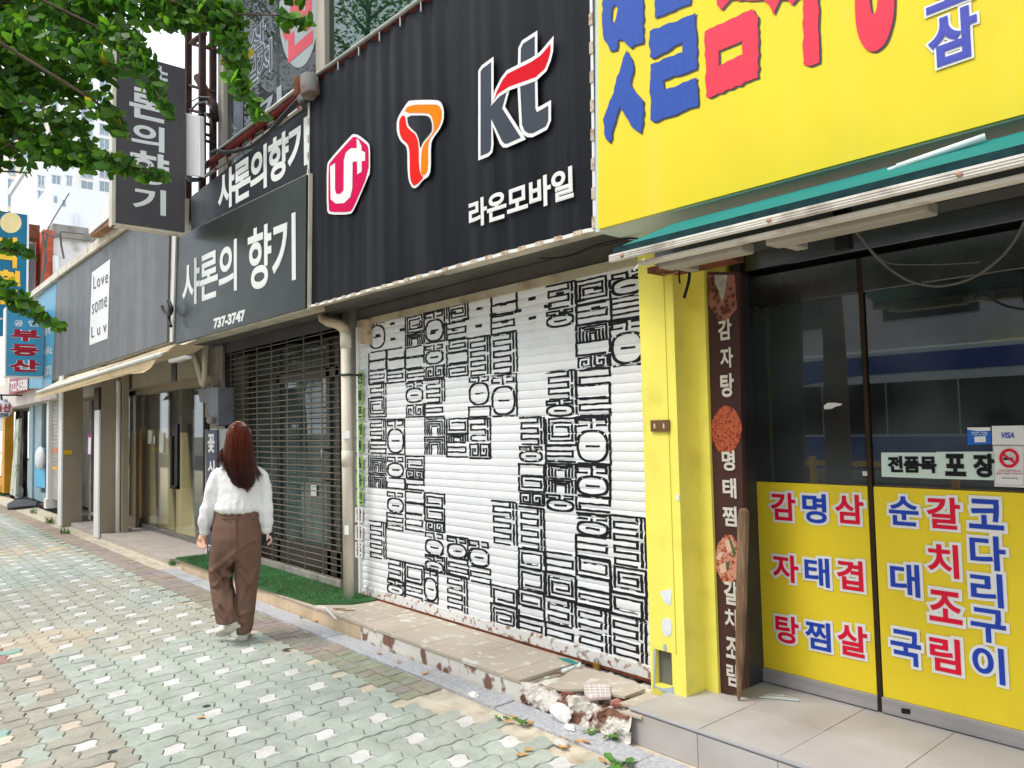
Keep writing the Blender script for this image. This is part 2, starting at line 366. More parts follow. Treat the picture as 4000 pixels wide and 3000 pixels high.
for i in range(-105, 14):
    for j in range(-9, 5):
        cx, cy = X0 + (i + .5) * CX, Y0 + (j + .5) * CY
        if not inview(cx, cy): continue
        dist = math.hypot(cx, cy); sub = 8 if dist < 7 else 4 if dist < 14 else 2
        for (a, b, c, d), wh in BLK:
            mxx, mxy = X0 + (i + (a + c) / 6) * CX, Y0 + (j + (b + d) / 6) * CY
            lim = 2.44 if mxx < -3.55 else 2.60
            if mxy > lim: continue
            v = rnd.uniform(.94, 1.05)
            edge = mxy < 1.10
            far = mxx < -6.3 + patch(mxx, mxy, .8) * 1.2
            col = GRN
            if edge and not (far and rnd.random() < .4): col = TAN if rnd.random() < .86 else GRN
            if edge and mxx > -4.6 and mxy < .8: col = TAN if rnd.random() < .6 else GRN
            pz = patch(mxx, mxy, .55, 11.3)
            if far and pz > -.12: col = tuple(.6 * g + .4 * t for g, t in zip(GRN, S(180, 168, 148)))
            if far and pz > .36: col = SANDC
            if mxx < -11 and rnd.random() < .2: col = tuple(.8 * g + .2 * t for g, t in zip(GRN, TEAL))
            if edge and mxx > -8 and rnd.random() < .03: col = TEAL
            if edge and -6.9 < mxx < -6.3 and rnd.random() < .2: col = REDB
            if wh:
                col = PIN if (edge and rnd.random() < .75) else WHB
                if mxx < -11 and rnd.random() < .2: col = S(214, 200, 140)
            blockmesh((i * 3 + a, j * 3 + b, i * 3 + c, j * 3 + d), warp, tuple(min(.9, q * v) for q in col), sub)
for i in range(-330, -34):                      # soldier row of brown border blocks along the shops
    x = i * .104
    if not inview(x, 2.6): continue
    t = patch(x, 0, .6, 4)
    base = S(144, 126, 112) if x < -5.0 else S(146, 138, 116)
    if x < -8.2: base = S(158, 134, 124) if x < -9 else S(150, 132, 118)
    if x < -13: base = S(170, 140, 120)
    base = tuple(.68 * q + .32 * g for q, g in zip(base, GRN)); col = tuple(q * rnd.uniform(.92, 1.06) * (1 + .12 * t) for q in base)
    fn = lambda u, v, x=x: (x + u * .104 + .006 * sin(v * pi * 2), 2.455 + v * .13 + .004 * sin(u * 2 * pi))
    if x > -3.9: continue
    blockmesh((0, 0, 1, 1), fn, col, 6 if x > -7 else 3, -.001)
    blockmesh((0, 1, 1, 2), fn, tuple(q * rnd.uniform(.92, 1.06) for q in col), 6 if x > -7 else 3, -.001)
me = bpy.data.meshes.new('pavement'); me.from_pydata(vs, [], fs)
ca = me.color_attributes.new('Col', 'FLOAT_COLOR', 'POINT'); ca.data.foreach_set('color', np.array(cs, dtype=np.float32).ravel())
me.materials.append(vcolmat('paver_concrete', .85, .35, 130, .2)); me.update()
tag(bpy.data.objects.new('pavement', me), kind='structure'); COL.objects.link(bpy.data.objects['pavement'])
# granite edging strip
gs = MB(); x = -15.5
while x < 1.5:
    L = rnd.uniform(.9, 1.1)
    if x > -9.6: gs.box((x, 2.725 + rnd.uniform(-.006, .006), -.02), (x + L - .008, 2.885, .008 + rnd.uniform(-.003, .003)))
    x += L
gs.build('kerb_strip', M('grey_granite', S(176, 176, 178), .85, var=.22, scale=60, bump=.25, bscale=160, dirt=.35, dcol=S(130, 124, 112)), kind='structure', bevel=.006)
# steps in front of the shops
TILE = M('beige_floor_tile', S(188, 175, 158), .55, var=.10, scale=2, dirt=.7, dcol=S(228, 224, 216), dscale=13, dr=(.56, .68))
PEEL = M('peeling_white_riser', S(222, 218, 208), .7, var=.06, dirt=.95, dcol=S(128, 88, 72), dscale=6.5, dr=(.53, .59), bump=.5, bscale=30)
MORTAR = M('rough_mortar', S(150, 140, 124), .95, var=.3, scale=9, bump=1.0, bscale=28, dirt=.6, dcol=S(214, 208, 198), dscale=7)
BRN = M('beige_riser_tile', S(214, 192, 160), .6, var=.08, dirt=.4, dcol=S(160, 130, 100), dscale=4)
core = MB().box((-9.25, 2.915, -.1), (-3.3, 3.62, .098)); core.build('step', MORTAR, kind='structure')
tl = MB()
for i in range(16):
    xa, xb = -9.25 + i * .41, -9.25 + (i + 1) * .41 - .004
    xb = min(xb, -3.35)
    if xa > -3.4: break
    for ya, yb in ((2.895, 3.296), (3.30, 3.62)): tl.box((xa, ya, .10), (xb, yb, .122 + rnd.uniform(-.001, .001)))
tl.build('step_tiles', TILE, kind='structure', bevel=.002)
rs = MB(); rs2 = MB()
for i in range(16):
    xa, xb = -9.25 + i * .41, min(-9.25 + (i + 1) * .41 - .004, -3.32)
    if xa > -3.4: break
    (rs if xa < -5.2 else rs2).box((xa, 2.90, -.01), (xb, 2.913, .097))
rs.build('step_riser', BRN, kind='structure', bevel=.001); rs2.build('step_riser', PEEL, kind='structure', bevel=.001)
# broken end of the step
bv, bf = [], []; nx, nz = 60, 26
for a in range(nx + 1):
    for b in range(nz + 1):
        x = -3.34 + a * .80 / nx; s = b / nz
        prof = (2.90 + .03 * s, -.01 + .15 * min(1, s * 2)) if s < .5 else (2.93 + (s - .5) * 1.38, .125)
        q = Vector((x * 9, prof[0] * 9, prof[1] * 9)); n1 = noise.fractal(q, 1, 2, 4); n2 = noise.fractal(q * 2.7, 1, 2, 3)
        bv.append((x, prof[0] - .032 * n1 - .022 * abs(n2), max(-.02, prof[1] - abs(.03 * n1) - .02 * n2 - (.02 if s > .5 else 0))))
for a in range(nx):
    for b in range(nz): k = a * (nz + 1) + b; bf.append((k, k + nz + 1, k + nz + 2, k + 1))
MB().add(bv, bf).build('broken_step', M('broken_mortar', S(222, 215, 204), .95, var=.14, scale=14, bump=1.0, bscale=60, dirt=1.0, dcol=S(128, 92, 76), dscale=8, dr=(.5, .57)), kind='structure')
bt = MB()
for q in ([(1586, 2490), (1586, 2490)],): pass
def tilepoly(pxs, z, th=.014):
    return [G(x, y, z) for x, y in pxs], (0, 0, -th)
for pxs in ([(2130, 2680), (2265, 2600), (2480, 2660), (2520, 2690), (2440, 2720), (2290, 2690), (2200, 2692)], [(2420, 2745), (2530, 2705), (2620, 2730), (2560, 2775), (2530, 2770)], [(2430, 2780), (2490, 2758), (2545, 2780), (2505, 2800)]):
    pts, e = tilepoly(pxs, .135); bt.prism(pts, e)
bt.build('step_tiles', TILE, kind='structure', bevel=.001)
# restaurant step: big grey tiles with a metal nosing
RT_ = M('grey_porcelain_tile', S(180, 175, 171), .5, var=.09, scale=4, dirt=.45, dcol=S(150, 134, 112), dscale=2.4)
MB().box((-2.572, 2.955, -.1), (2.5, 4.2, .142)).build('step', MORTAR, kind='structure')
r1 = MB(); r2 = MB()
for i in range(13):
    xa = -2.578 + i * .40
    for j in range(4): r1.box((xa + (0 if i else 0), 2.945 + j * .40, .145), (xa + .397, 2.945 + j * .40 + .397, .158 + rnd.uniform(-.0006, .0006)))
    r2.box((xa, 2.942, -.01), (xa + .397, 2.953, .14))
r1.build('step_tiles', RT_, kind='structure', bevel=.0015); r2.build('step_riser', RT_, kind='structure', bevel=.0015)
MB().tube([(-2.58, 2.945, .152), (2.4, 2.945, .152)], .009, 8).build('step_nosing', M('nosing', S(176, 176, 178), .5, metal=.2), kind='structure')
# cafe slab
cs_ = MB()
for i in range(7):
    for j in range(2): cs_.box((-15.2 + i * .78, 2.93 + j * .6, -.02), (-15.2 + i * .78 + .775, 2.93 + j * .6 + .595, .06))
cs_.build('cafe_step', M('cafe_slab', S(178, 168, 160), .7, var=.1, dirt=.4, dcol=S(140, 130, 118)), kind='structure', bevel=.003)
# ---------------------------------------------------------------- the shop building (two storeys)
bld = empty('shop_building', (-3, 3.6, 0), 'two-storey shop building in dirty grey paint carrying the black and the yellow signboards', 'building')
WALL = M('grey_render', S(120, 118, 112), .8, var=.15, streak=.5, scol=S(70, 66, 60), bump=.15, bscale=50)
b = MB()
b.box((-8.95, 3.62, 2.64), (4.2, 8.5, 9.5)).box((-9.3, 3.62, -.1), (-9.2, 8.5, 2.63)).box((-6.28, 3.38, -.1), (-6.02, 8.5, 2.63)).box((-2.72, 3.9, -.1), (-2.42, 8.5, 2.63)).box((4.0, 3.62, -.1), (4.2, 8.5, 2.63)).box((-9.2, 8.3, -.1), (4.0, 8.5, 2.63))
b.build('wall', WALL, bld)
MB().box((-9.3, 3.12, 2.625), (-2.30, 3.615, 2.68)).box((-9.3, 3.40, 2.50), (-2.62, 3.60, 2.62)).build('soffit_beam', M('soffit_paint', S(92, 90, 86), .55, var=.25, streak=.4, scol=S(150, 146, 138), sscale=(.6, 5, 5)), bld)
MB().box((-6.0, 3.375, 2.46), (-2.66, 3.399, 2.515)).build('lintel_strip', M('stained_lintel', S(186, 176, 152), .7, var=.1, dirt=.7, dcol=S(130, 106, 76), dscale=6), bld)
MB().box((-9.2, 3.62, -.05), (4, 8.3, .09)).build('floor', DARKROOM, bld)
# upstairs windows (seen above the black signs)
fr = MB()
for px in (868, 1258, 1700):
    p = P(px, 150, 3.30); fr.box((p.x - .09, 3.28, 3.9), (p.x + .09, 3.40, 7.5))
fr.box((-8.9, 3.28, 7.3), (4, 3.4, 7.5)).box((-8.9, 3.32, 3.85), (4, 3.6, 4.02))
wfr = fr.build('window_frame', M('beige_window_frame', S(168, 160, 146), .5, var=.1, streak=.5, scol=S(110, 100, 88)), bld)
xa, xb, xc = P(868, 150, 3.3).x, P(1258, 150, 3.3).x, P(1700, 150, 3.3).x
GGLASS = glass('green_tinted_glass', (.30, .62, .52), 2.5, .02)
w1 = MB().box((xa + .08, 3.33, 4.0), (xb - .08, 3.34, 7.35)).build('window', glass('grey_veil_glass', (.4, .42, .43), .5, .42, (.13, .14, .15)), bld)  # left pane: grey veil takes the place of its reflection
w2 = MB().box((xb + .09, 3.33, 4.0), (xc - .09, 3.34, 7.35)).build('window', GGLASS, bld)
w3 = MB().box((xc + .09, 3.33, 4.0), (4, 3.34, 7.35)).build('window', GGLASS, bld)
MB().box((-8.9, 3.5, 4.0), (4, 3.6, 7.4)).build('dim_room_sheet', M('dim_room_sheet', S(84, 104, 96), .9), bld)  # sheet in a dark curtain tone standing in for the dim room
# reflected sign painted as flat shapes on the left window
wv = M('reflection_grey', S(150, 158, 160), .5, var=.1)
def ell(cx, cy, rx, ry, n=28): return [(cx + rx * cos(2 * pi * k / n), cy + ry * sin(2 * pi * k / n)) for k in range(n)]
flat([ell(1165, 60, 75, 205)], 3.33, wv, w1, 'painted_reflection')
chars([('신', 1105, 1222, -70, 215)], 3.33, M('reflection_red', S(196, 72, 84), .5), w1, .05, dy=.006)
chars([('갈', 965, 1012, 215, 335), ('치', 1010, 1060, 170, 290), ('산', 975, 1035, 100, 200)], 3.33, M('reflection_dark', S(60, 66, 74), .5), w1, .015, .05, M('reflection_pale', S(170, 178, 186), .5), dy=.006)
chars([('기', 1000, 1100, 370, 470)], 3.33, wv, w1, .03, dy=.006)
# ---------------------------------------------------------------- black signboard with the three emblems
T6 = lambda x, y: (1100 + x * .5877, y * .5877)
def signboard(name, label, quad, Y, depth, facem, framem, edge=None):
    c = [P(x, y, Y) for x, y in quad]; L = Vector((sum(p.x for p in c) / 4, Y, min(p.z for p in c)))
    r = empty(name, L, label, 'sign')
    MB().prism(c, (0, depth * .5, 0)).build('face_panel', facem, r)
    k = [(x, y) for x, y in quad]
    cen = sum(c, Vector()) / 4
    q = [p + Vector((math.copysign(.015, p.x - cen.x), depth * .12, math.copysign(.015, p.z - cen.z))) for p in c]
    MB().prism(q, (0, depth, 0)).build('frame', framem, r)
    return r
BLKV = M('black_banner', (.0065, .0075, .011), .5, var=.3, scale=1.2, streak=.6, scol=(.038, .042, .05), sscale=(7, 7, .16), bump=.25, bscale=3, spec=.13)
def wavy_panel(quad, Y, depth, mat, root, amp=.012, wl=.18):
    tl, tr, br, bl = [P(x, y, Y) for x, y in quad]; vs = []; fs = []; n = 160
    for i in range(n + 1):
        t = i / n; a = tl.lerp(tr, t); b_ = bl.lerp(br, t)
        for k in range(9):
            s = k / 8; p = a.lerp(b_, s); f = (1 - s) ** .8
            ph = p.x / wl * 2 * pi + 1.3 * noise.noise(Vector((p.x * 1.3, 0, 0))) + .4 * noise.noise(Vector((p.x, p.z, 4)))
            p.y += amp * (f * sin(ph) * (.6 + .4 * noise.noise(Vector((p.x * 2, 3, 1)))))
            vs.append(p)
    for i in range(n):
        for k in range(8): q = i * 9 + k; fs.append((q, q + 1, q + 10, q + 9))
    return MB().add(vs, fs, True).build('face_panel', mat, root)
kq = [(1205, 328), (2302, -460), (2322, 893), (1201, 1200)]
c = [P(x, y, 3.0) for x, y in kq]
ks = empty('black_signboard', (-4.4, 3.0, 2.6), 'long black fabric signboard with three coloured emblems above the painted white shutter', 'sign')
wavy_panel(kq, 3.0, .1, BLKV, ks)
q = [P(x, y, 3.03) for x, y in kq]; MB().prism(q, (0, .13, 0)).build('sign_box', CREAM, ks)
# edge strips with clips
first = None
for (a, b_) in ((kq[2], kq[3]), (kq[3], kq[0]), (kq[1], kq[2])):
    p, q_ = P(*a, 2.985), P(*b_, 2.985); n = int((q_ - p).length / .15); d = (q_ - p).normalized(); nn = Vector((-d.z, 0, d.x)) * .010
    pts = [p.lerp(q_, i / (n * 2)) + Vector((0, 0, rnd.uniform(-.004, .004))) for i in range(n * 2 + 1)]; ed = MB()
    k = len(pts); ed.add([u + nn for u in pts] + [u - nn for u in pts] + [u - nn + Vector((0, .01, 0)) for u in pts], [(i, i + 1, i + 1 + k, i + k) for i in range(k - 1)] + [(i + k, i + 1 + k, i + 1 + 2 * k, i + 2 * k) for i in range(k - 1)])
    ed.build('edge_strip', WHITE, ks)
    for i in range(n):
        s1, s2 = p.lerp(q_, (i + .60) / n), p.lerp(q_, (i + .99) / n)
        MB().prism([s1 + nn * 1.3, s2 + nn * 1.3, s2 - nn * 1.3, s1 - nn * 1.3], (0, -.006, 0)).build('edge_clip', M('rusty_clip', S(198, 184, 164), .6, var=.2, scale=25, dirt=.8, dcol=S(150, 90, 50), dscale=30), ks)
wb = MB().prism([P(x, y, 3.02) for x, y in [(2304, -470), (2334, -480), (2338, 905), (2324, 897)]], (0, .12, 0)).build('end_trim', WHITE, ks)
MAG = M('magenta_vinyl', S(206, 0, 80), .5, var=.03, spec=.08); ORG = M('orange_vinyl', S(244, 126, 0), .5, var=.03, spec=.08); TRED = M('red_orange_vinyl', S(226, 30, 22), .5, var=.03, spec=.08); KGREY = M('logo_grey_vinyl', S(66, 72, 82), .5, var=.05, spec=.08); KRED = M('logo_red_vinyl', S(208, 12, 34), .5, var=.03, spec=.08)
def fl(polys, mat, nm, dy): return flat([p if nm == 'emblem_letter' else smooth_poly(p, 2) for p in polys], 3.0, mat, ks, nm, dy, T6)
fl([[(478, 890), (510, 896), (574, 945), (588, 975), (588, 1150), (572, 1182), (482, 1395), (455, 1426), (318, 1426), (300, 1400), (300, 1100), (315, 1065), (462, 900)]], WHT_V, 'emblem_outline', .019)
fl([[(480, 908), (505, 914), (566, 960), (578, 985), (578, 1146), (474, 1388), (450, 1409), (325, 1409), (311, 1392), (311, 1105), (325, 1075), (465, 918)]], MAG, 'emblem', .021)
fl([[(322, 1108), (355, 1083), (355, 1262), (365, 1290), (390, 1290), (412, 1265), (414, 1065), (428, 1012), (462, 985), (500, 985), (498, 922), (514, 932), (530, 970), (532, 1002), (555, 1012), (555, 1068), (532, 1072), (532, 1140), (503, 1160), (502, 1072), (472, 1076), (470, 1250), (456, 1310), (415, 1350), (360, 1353), (326, 1325)]], WHT_V, 'emblem_letter', .023)
fl([[(850, 666), (1030, 663), (1062, 680), (1079, 730), (1077, 800), (1050, 862), (1006, 920), (992, 960), (992, 1130), (975, 1177), (945, 1192), (896, 1250), (868, 1250), (843, 1200), (836, 1110), (836, 1010), (828, 972), (788, 937), (765, 880), (765, 800), (788, 752), (830, 688)]], WHT_V, 'emblem_outline', .019)
fl([[(845, 697), (1025, 693), (1050, 705), (1065, 740), (1062, 800), (1040, 850), (985, 920), (973, 960), (973, 1120), (960, 1155), (935, 1168), (925, 1150), (928, 1010), (945, 955), (990, 905), (1010, 870), (1010, 820), (995, 770), (970, 750), (810, 750)]], ORG, 'emblem', .021)
fl([[(800, 768), (820, 766), (830, 840), (860, 872), (890, 892), (910, 950), (912, 1110), (925, 1160), (945, 1180), (890, 1234), (868, 1227), (852, 1180), (850, 1005), (840, 960), (800, 925), (782, 880), (780, 800)]], TRED, 'emblem', .021)
fl([[(832, 768), (958, 766), (985, 780), (998, 820), (998, 868), (975, 900), (935, 945), (919, 990), (914, 930), (895, 882), (865, 857), (840, 830)]], BLKV, 'emblem_centre', .023)
kst = [(1322, 475), (1335, 455), (1393, 412), (1393, 690), (1420, 650), (1495, 615), (1466, 720), (1590, 915), (1500, 955), (1480, 955), (1463, 935), (1393, 790), (1393, 960), (1388, 1000), (1372, 1017), (1322, 1037)]
tst = [(1590, 320), (1605, 290), (1682, 240), (1682, 525), (1686, 720), (1697, 745), (1772, 702), (1772, 800), (1755, 840), (1670, 885), (1640, 885), (1615, 870), (1598, 830), (1585, 575)]
sw = [(1414, 658), (1430, 608), (1468, 532), (1500, 490), (1660, 410), (1722, 368), (1788, 290), (1786, 345), (1772, 400), (1750, 455), (1690, 512), (1510, 577), (1440, 622)]
rb = MB()
for pl, d in ((kst, .0195), (tst, .0200), (sw, .0225)): ribbon(rb, pl, .046, 3.0, d, True, T6)
rb.build('emblem_outline', WHT_V, ks)
flat([kst], 3.0, KGREY, ks, 'emblem', .0205, T6); flat([tst], 3.0, KGREY, ks, 'emblem', .0215, T6); flat([sw], 3.0, KRED, ks, 'emblem', .0235, T6)
lett([('라온모바일', *T6(1245, 1360), T6(0, 1525)[1], T6(1940, 0)[0], T6(0, 1095)[1], T6(0, 1335)[1])], 3.0, WHT_V, ks, .032, dy=.019, sp=.98)
# ---------------------------------------------------------------- yellow restaurant signboard
T1 = lambda x, y: (2200 + x * .8137, y * .8137)
yq = [(2338, -520), (4600, -1500), (4600, 283), (2336, 895)]
ys = empty('yellow_signboard', (-1.5, 2.95, 2.56), 'big yellow signboard with blue and red brush lettering over the green awning', 'sign')
MB().prism([P(x, y, 2.93) for x, y in yq], (0, .05, 0)).build('face_panel', M('yellow_sign_face', S(232, 210, 52), .45, var=.05, scale=1.4, streak=.28, scol=S(228, 214, 100), sscale=(6, 6, .3), dirt=.12, dcol=S(206, 186, 70), dscale=3), ys)
MB().prism([P(x, y, 2.945) for x, y in [(2326, -530), (4600, -1520), (4600, 300), (2326, 908)]], (0, .35, 0)).build('frame', M('sign_frame_grey_green', S(196, 210, 202), .5, var=.1), ys)
DSH = M('shadow_grey_vinyl', S(78, 76, 74), .4, var=.1); BBL = M('brush_blue_vinyl', S(52, 84, 168), .4, var=.08, scale=40); BRD = M('brush_red_vinyl', S(232, 62, 84), .4, var=.06, scale=40)
def jag(pts, a=5, seg=22):
    out = []; r_ = random.Random(len(pts) * 7 + int(pts[0][0]))
    for i in range(len(pts)):
        p, q = pts[i], pts[(i + 1) % len(pts)]; L = math.hypot(q[0] - p[0], q[1] - p[1]); n = max(1, int(L / seg))
        for k in range(n): t = k / n; out.append((p[0] + (q[0] - p[0]) * t + (r_.uniform(-a, a) if k else 0), p[1] + (q[1] - p[1]) * t + (r_.uniform(-a, a) if k else 0)))
    return out
BL = [jag([(305, 240), (328, 280), (338, 340), (322, 400), (345, 440), (385, 485), (388, 540), (372, 640), (345, 622), (300, 560), (272, 512), (255, 560), (222, 685), (196, 640), (190, 575), (215, 510), (245, 420), (268, 350), (288, 275)]),
      [jag([(186, -160), (384, -160), (383, 206), (342, 216), (325, 232), (300, 208), (284, 190), (262, 192), (256, 238), (226, 246), (195, 190), (186, 90)]), [(233, 40), (229, 90), (240, 120), (252, 90), (262, 40), (246, 20)]],
      jag([(415, 150), (636, 60), (640, 330), (480, 385), (485, 430), (642, 372), (645, 510), (435, 585), (418, 575), (418, 310), (572, 250), (575, 200), (430, 280), (415, 272)]),
      jag([(438, -140), (612, -200), (608, 20), (440, 86)])]
RD = [[jag([(680, 150), (908, 42), (935, 80), (935, 372), (700, 470), (684, 462)]), jag([(745, 245), (860, 195), (860, 260), (745, 316)], 3)],
      jag([(735, -200), (1300, -200), (1118, 0), (1098, 25), (1078, 0), (1040, 0), (1008, 72), (985, 20), (960, 0), (800, 0), (758, 48), (738, 22)], 4),
      jag([(1146, -230), (1222, -250), (1228, 300), (1180, 318), (1152, 308)], 4),
      [smooth_poly([(1398, -200), (1592, -280), (1590, 20), (1585, 95), (1552, 205), (1502, 250), (1458, 245), (1420, 190), (1400, 100)]), smooth_poly([(1462, -140), (1512, -160), (1508, 40), (1490, 72), (1474, 50)])]]
def shift(pl, dx, dy_): return [[(x + dx, y + dy_) for x, y in lp] for lp in pl] if isinstance(pl[0][0], (list, tuple)) else [(x + dx, y + dy_) for x, y in pl]
flat([shift(p, 9, 8) for p in BL] + [shift(p, 12, 7) for p in RD], 2.93, DSH, ys, 'lettering_shadow', .002, T1)
flat(BL, 2.93, BBL, ys, 'lettering', .004, T1); flat(RD, 2.93, BRD, ys, 'lettering', .004, T1)
chars([('삼', 1752, 1990, 50, 298), ('오', 1735, 1965, -170, 32)], 2.93, M('violet_blue_vinyl', S(78, 84, 176), .4), ys, .04, .085, WHT_V, .008, T=T1)
# ---------------------------------------------------------------- the two flower-shop signs
DGS = M('dark_green_sign_face', S(38, 43, 40), .3, var=.15, scale=1.5, dirt=.15, dcol=S(80, 84, 80))
fs1 = signboard('dark_signboard', 'dark green-black flower shop signboard with pale Korean name and phone number over the grille', [(690, 928), (1196, 682), (1192, 1203), (676, 1345)], 2.95, .16, DGS, CREAM)
lett([('샤론의', 712, 1075, 1205, 925, 930, 1185)], 2.95, SILV_V, fs1, .022, dy=.004, sp=.95)
lett([('향기', 968, 905, 1140, 1155, 825, 1095)], 2.95, SILV_V, fs1, .022, dy=.004, sp=.95)
lett([('737-3747', 834, 1243, 1285, 957, 1208, 1250)], 2.95, SILV_V, fs1, .05, dy=.004, sp=.95)
fs2 = signboard('navy_signboard', 'navy black upper signboard with bold white Korean name behind the flower shop sign', [(745, 770), (1203, 415), (1203, 700), (748, 935)], 3.06, .10, M('navy_sign_face', S(30, 32, 40), .4, var=.2), DSTEEL)
lett([('샤론의향기', 852, 690, 835, 1202, 450, 650)], 3.06, SILV_V, fs2, .035, dy=.004, sp=.9)
MB().prism([P(x, y, 3.0) for x, y in [(1183, 700), (1203, 690), (1203, 1200), (1193, 1204)]], (0, .08, 0)).build('edge_post', WHITE, fs1)
# ---------------------------------------------------------------- grey cafe signboard
GS = M('grey_sign_face', S(92, 94, 95), .45, var=.06, scale=1.2, streak=.5, scol=S(126, 128, 130), sscale=(3, 3, .2))
cs1 = signboard('grey_signboard', 'long plain grey cafe signboard with a white label reading Love some Luv', [(223, 1088), (664, 770), (652, 1335), (203, 1483)], 2.9, .2, GS, M('ivory_frame', S(206, 198, 180), .5, var=.1, dirt=.6, dcol=S(130, 112, 90)))
MB().prism([P(x, y, 2.895) for x, y in [(359, 1065), (430, 1012), (420, 1322), (349, 1349)]], (0, .003, 0)).build('label_panel', WHT_V, cs1)
GT = M('grey_print', S(84, 84, 88), .5)
lett([('Love', 364, 1080, 1130, 421, 1052, 1102)], 2.893, GT, cs1, -.005, sp=1.25)
lett([('some', 359, 1188, 1228, 417, 1155, 1196)], 2.893, GT, cs1, -.005, sp=1.15)
lett([('Luv', 356, 1283, 1320, 415, 1250, 1302)], 2.893, GT, cs1, -.005, sp=1.7)
MB().prism([P(x, y, 2.93) for x, y in [(664, 890), (688, 870), (672, 1335), (653, 1338)]], (0, .25, 0)).build('end_trim', WHITE, cs1)
tb = MB()
tb.prism([P(x, y, 2.85) for x, y in [(85, 1168), (470, 862), (500, 880), (224, 1082), (92, 1182)]], (0, .25, 0)).build('top_trim', M('stained_ivory', S(222, 214, 196), .5, var=.08, dirt=.5, dcol=S(130, 95, 60), dscale=6), cs1)
gut = empty('roof_gutter', P(390, 880, 2.75), 'white and brick-stained eaves gutter end above the grey cafe signboard', 'gutter')
MB().prism([P(x, y, 2.7) for x, y in [(345, 880), (430, 790), (430, 845), (347, 915)]], (0, .35, 0)).build('gutter_face', WHITE, gut)
MB().prism([P(x, y, 2.72) for x, y in [(347, 916), (432, 846), (432, 872), (352, 925)]], (0, .4, 0)).build('gutter_underside', M('stained_soffit', S(160, 120, 95), .8, var=.3, dirt=.5), gut)
# ---------------------------------------------------------------- projecting blade sign over the pavement
bx = -9.0; t = .15
bs = empty('blade_sign', (bx - t / 2, 2.5, 3.84), 'tall dark grey projecting sign with white vertical Korean letters hung under the leaves', 'sign')
y0, y1 = PX(445, 865, bx).y, PX(722, 886, bx).y; z0, z1 = 3.83, 5.78
MB().box((bx - t, y0 + .02, z0 + .03), (bx, y1, z1)).build('face_panel', M('charcoal_sign_face', S(78, 76, 78), .4, var=.08, scale=1), bs)
MB().box((bx - t + .02, y0, z0), (bx - .01, y1 + .02, z0 + .028)).box((bx - t + .02, y0 - .02, z0), (bx - .012, y0 + .018, z1 + .02)).build('frame', CREAM, bs)
mb = MB()
for s, xa_, xb_, ya_, yb_ in (('샤', 500, 655, 245, 330), ('론', 505, 655, 352, 470), ('의', 513, 642, 487, 585), ('향', 508, 660, 594, 720), ('기', 520, 648, 735, 835)):
    pa, pb = PX(xa_, (ya_ + yb_) / 2, bx), PX(xb_, (ya_ + yb_) / 2, bx); pt, pd = PX((xa_ + xb_) / 2, ya_, bx), PX((xa_ + xb_) / 2, yb_, bx)
    mb = MB(); letter_into(mb, s, (bx + .004, pa.y, pd.z), (0, pb.y - pa.y, 0), (0, 0, pt.z - pd.z), .026); mb.build('lettering', SILV_V, bs)
# lattice mast and pipes behind it
mast = empty('lattice_mast', (-9.3, 3.2, 2.7), 'rusty steel lattice frame that carries the projecting sign', 'mast')
ms = MB(); ms2 = MB()
for px, yy in ((735, 3.15), (790, 3.1), (832, 3.3)): a = P(px, 600, yy); ms.box((a.x - .035, yy - .035, 2.7), (a.x + .035, yy + .035, 7.6))
for py in (60, 180, 345, 440, 478, 520, 545):
    a, b_ = P(728, py - 14, 3.15), P(838, py + 14, 3.2); ms2.tube([a, b_], .022, 6)
ms2.tube([P(770, 300, 3.1), P(835, 410, 3.2), P(840, 470, 3.2)], .05, 6); ms2.tube([P(752, 165, 3.1), P(800, 130, 3.1)], .035, 6)
DRUST = M('dark_rust', S(62, 44, 40), .8, var=.3, scale=6, dirt=.4, dcol=S(110, 66, 48), dscale=9)
ms.build('upright', DRUST, mast); ms2.build('brace', DRUST, mast)
cb = MB(); cb.tube([P(*q, 3.05) for q in [(742, 440), (752, 452), (775, 452), (792, 440), (800, 425)]], .012, 6)
cb.tube([P(*q, 3.05) for q in [(745, 430), (770, 405), (800, 398), (822, 415), (836, 445)]], .014, 6); cb.tube([P(*q, 3.05) for q in [(750, 395), (780, 378), (825, 380)]], .008, 5)
cb.tube([P(*q, 3.05) for q in [(800, 440), (825, 470), (830, 520), (822, 570), (830, 600)]], .012, 6)
tag(cb.build('cable_coil', BLACK), 'tangle of dark cables looped on the lattice mast', 'cable')
lb = empty('lamp_housing', P(748, 690, 2.9), 'upright white metal lamp housing with rust stains beside the projecting sign', 'lamp')
MB().prism([P(x, y, 2.88) for x, y in [(716, 440), (778, 452), (780, 690), (720, 685)]], (0, .06, 0)).build('housing', M('rust_stained_white', S(216, 216, 214), .5, var=.05, streak=.6, scol=S(170, 140, 110), sscale=(14, 14, .6)), lb, .01)
MB().prism([P(x, y, 2.9) for x, y in [(722, 690), (778, 694), (776, 706), (735, 710)]], (0, .05, 0)).build('bracket', BLACK, lb)
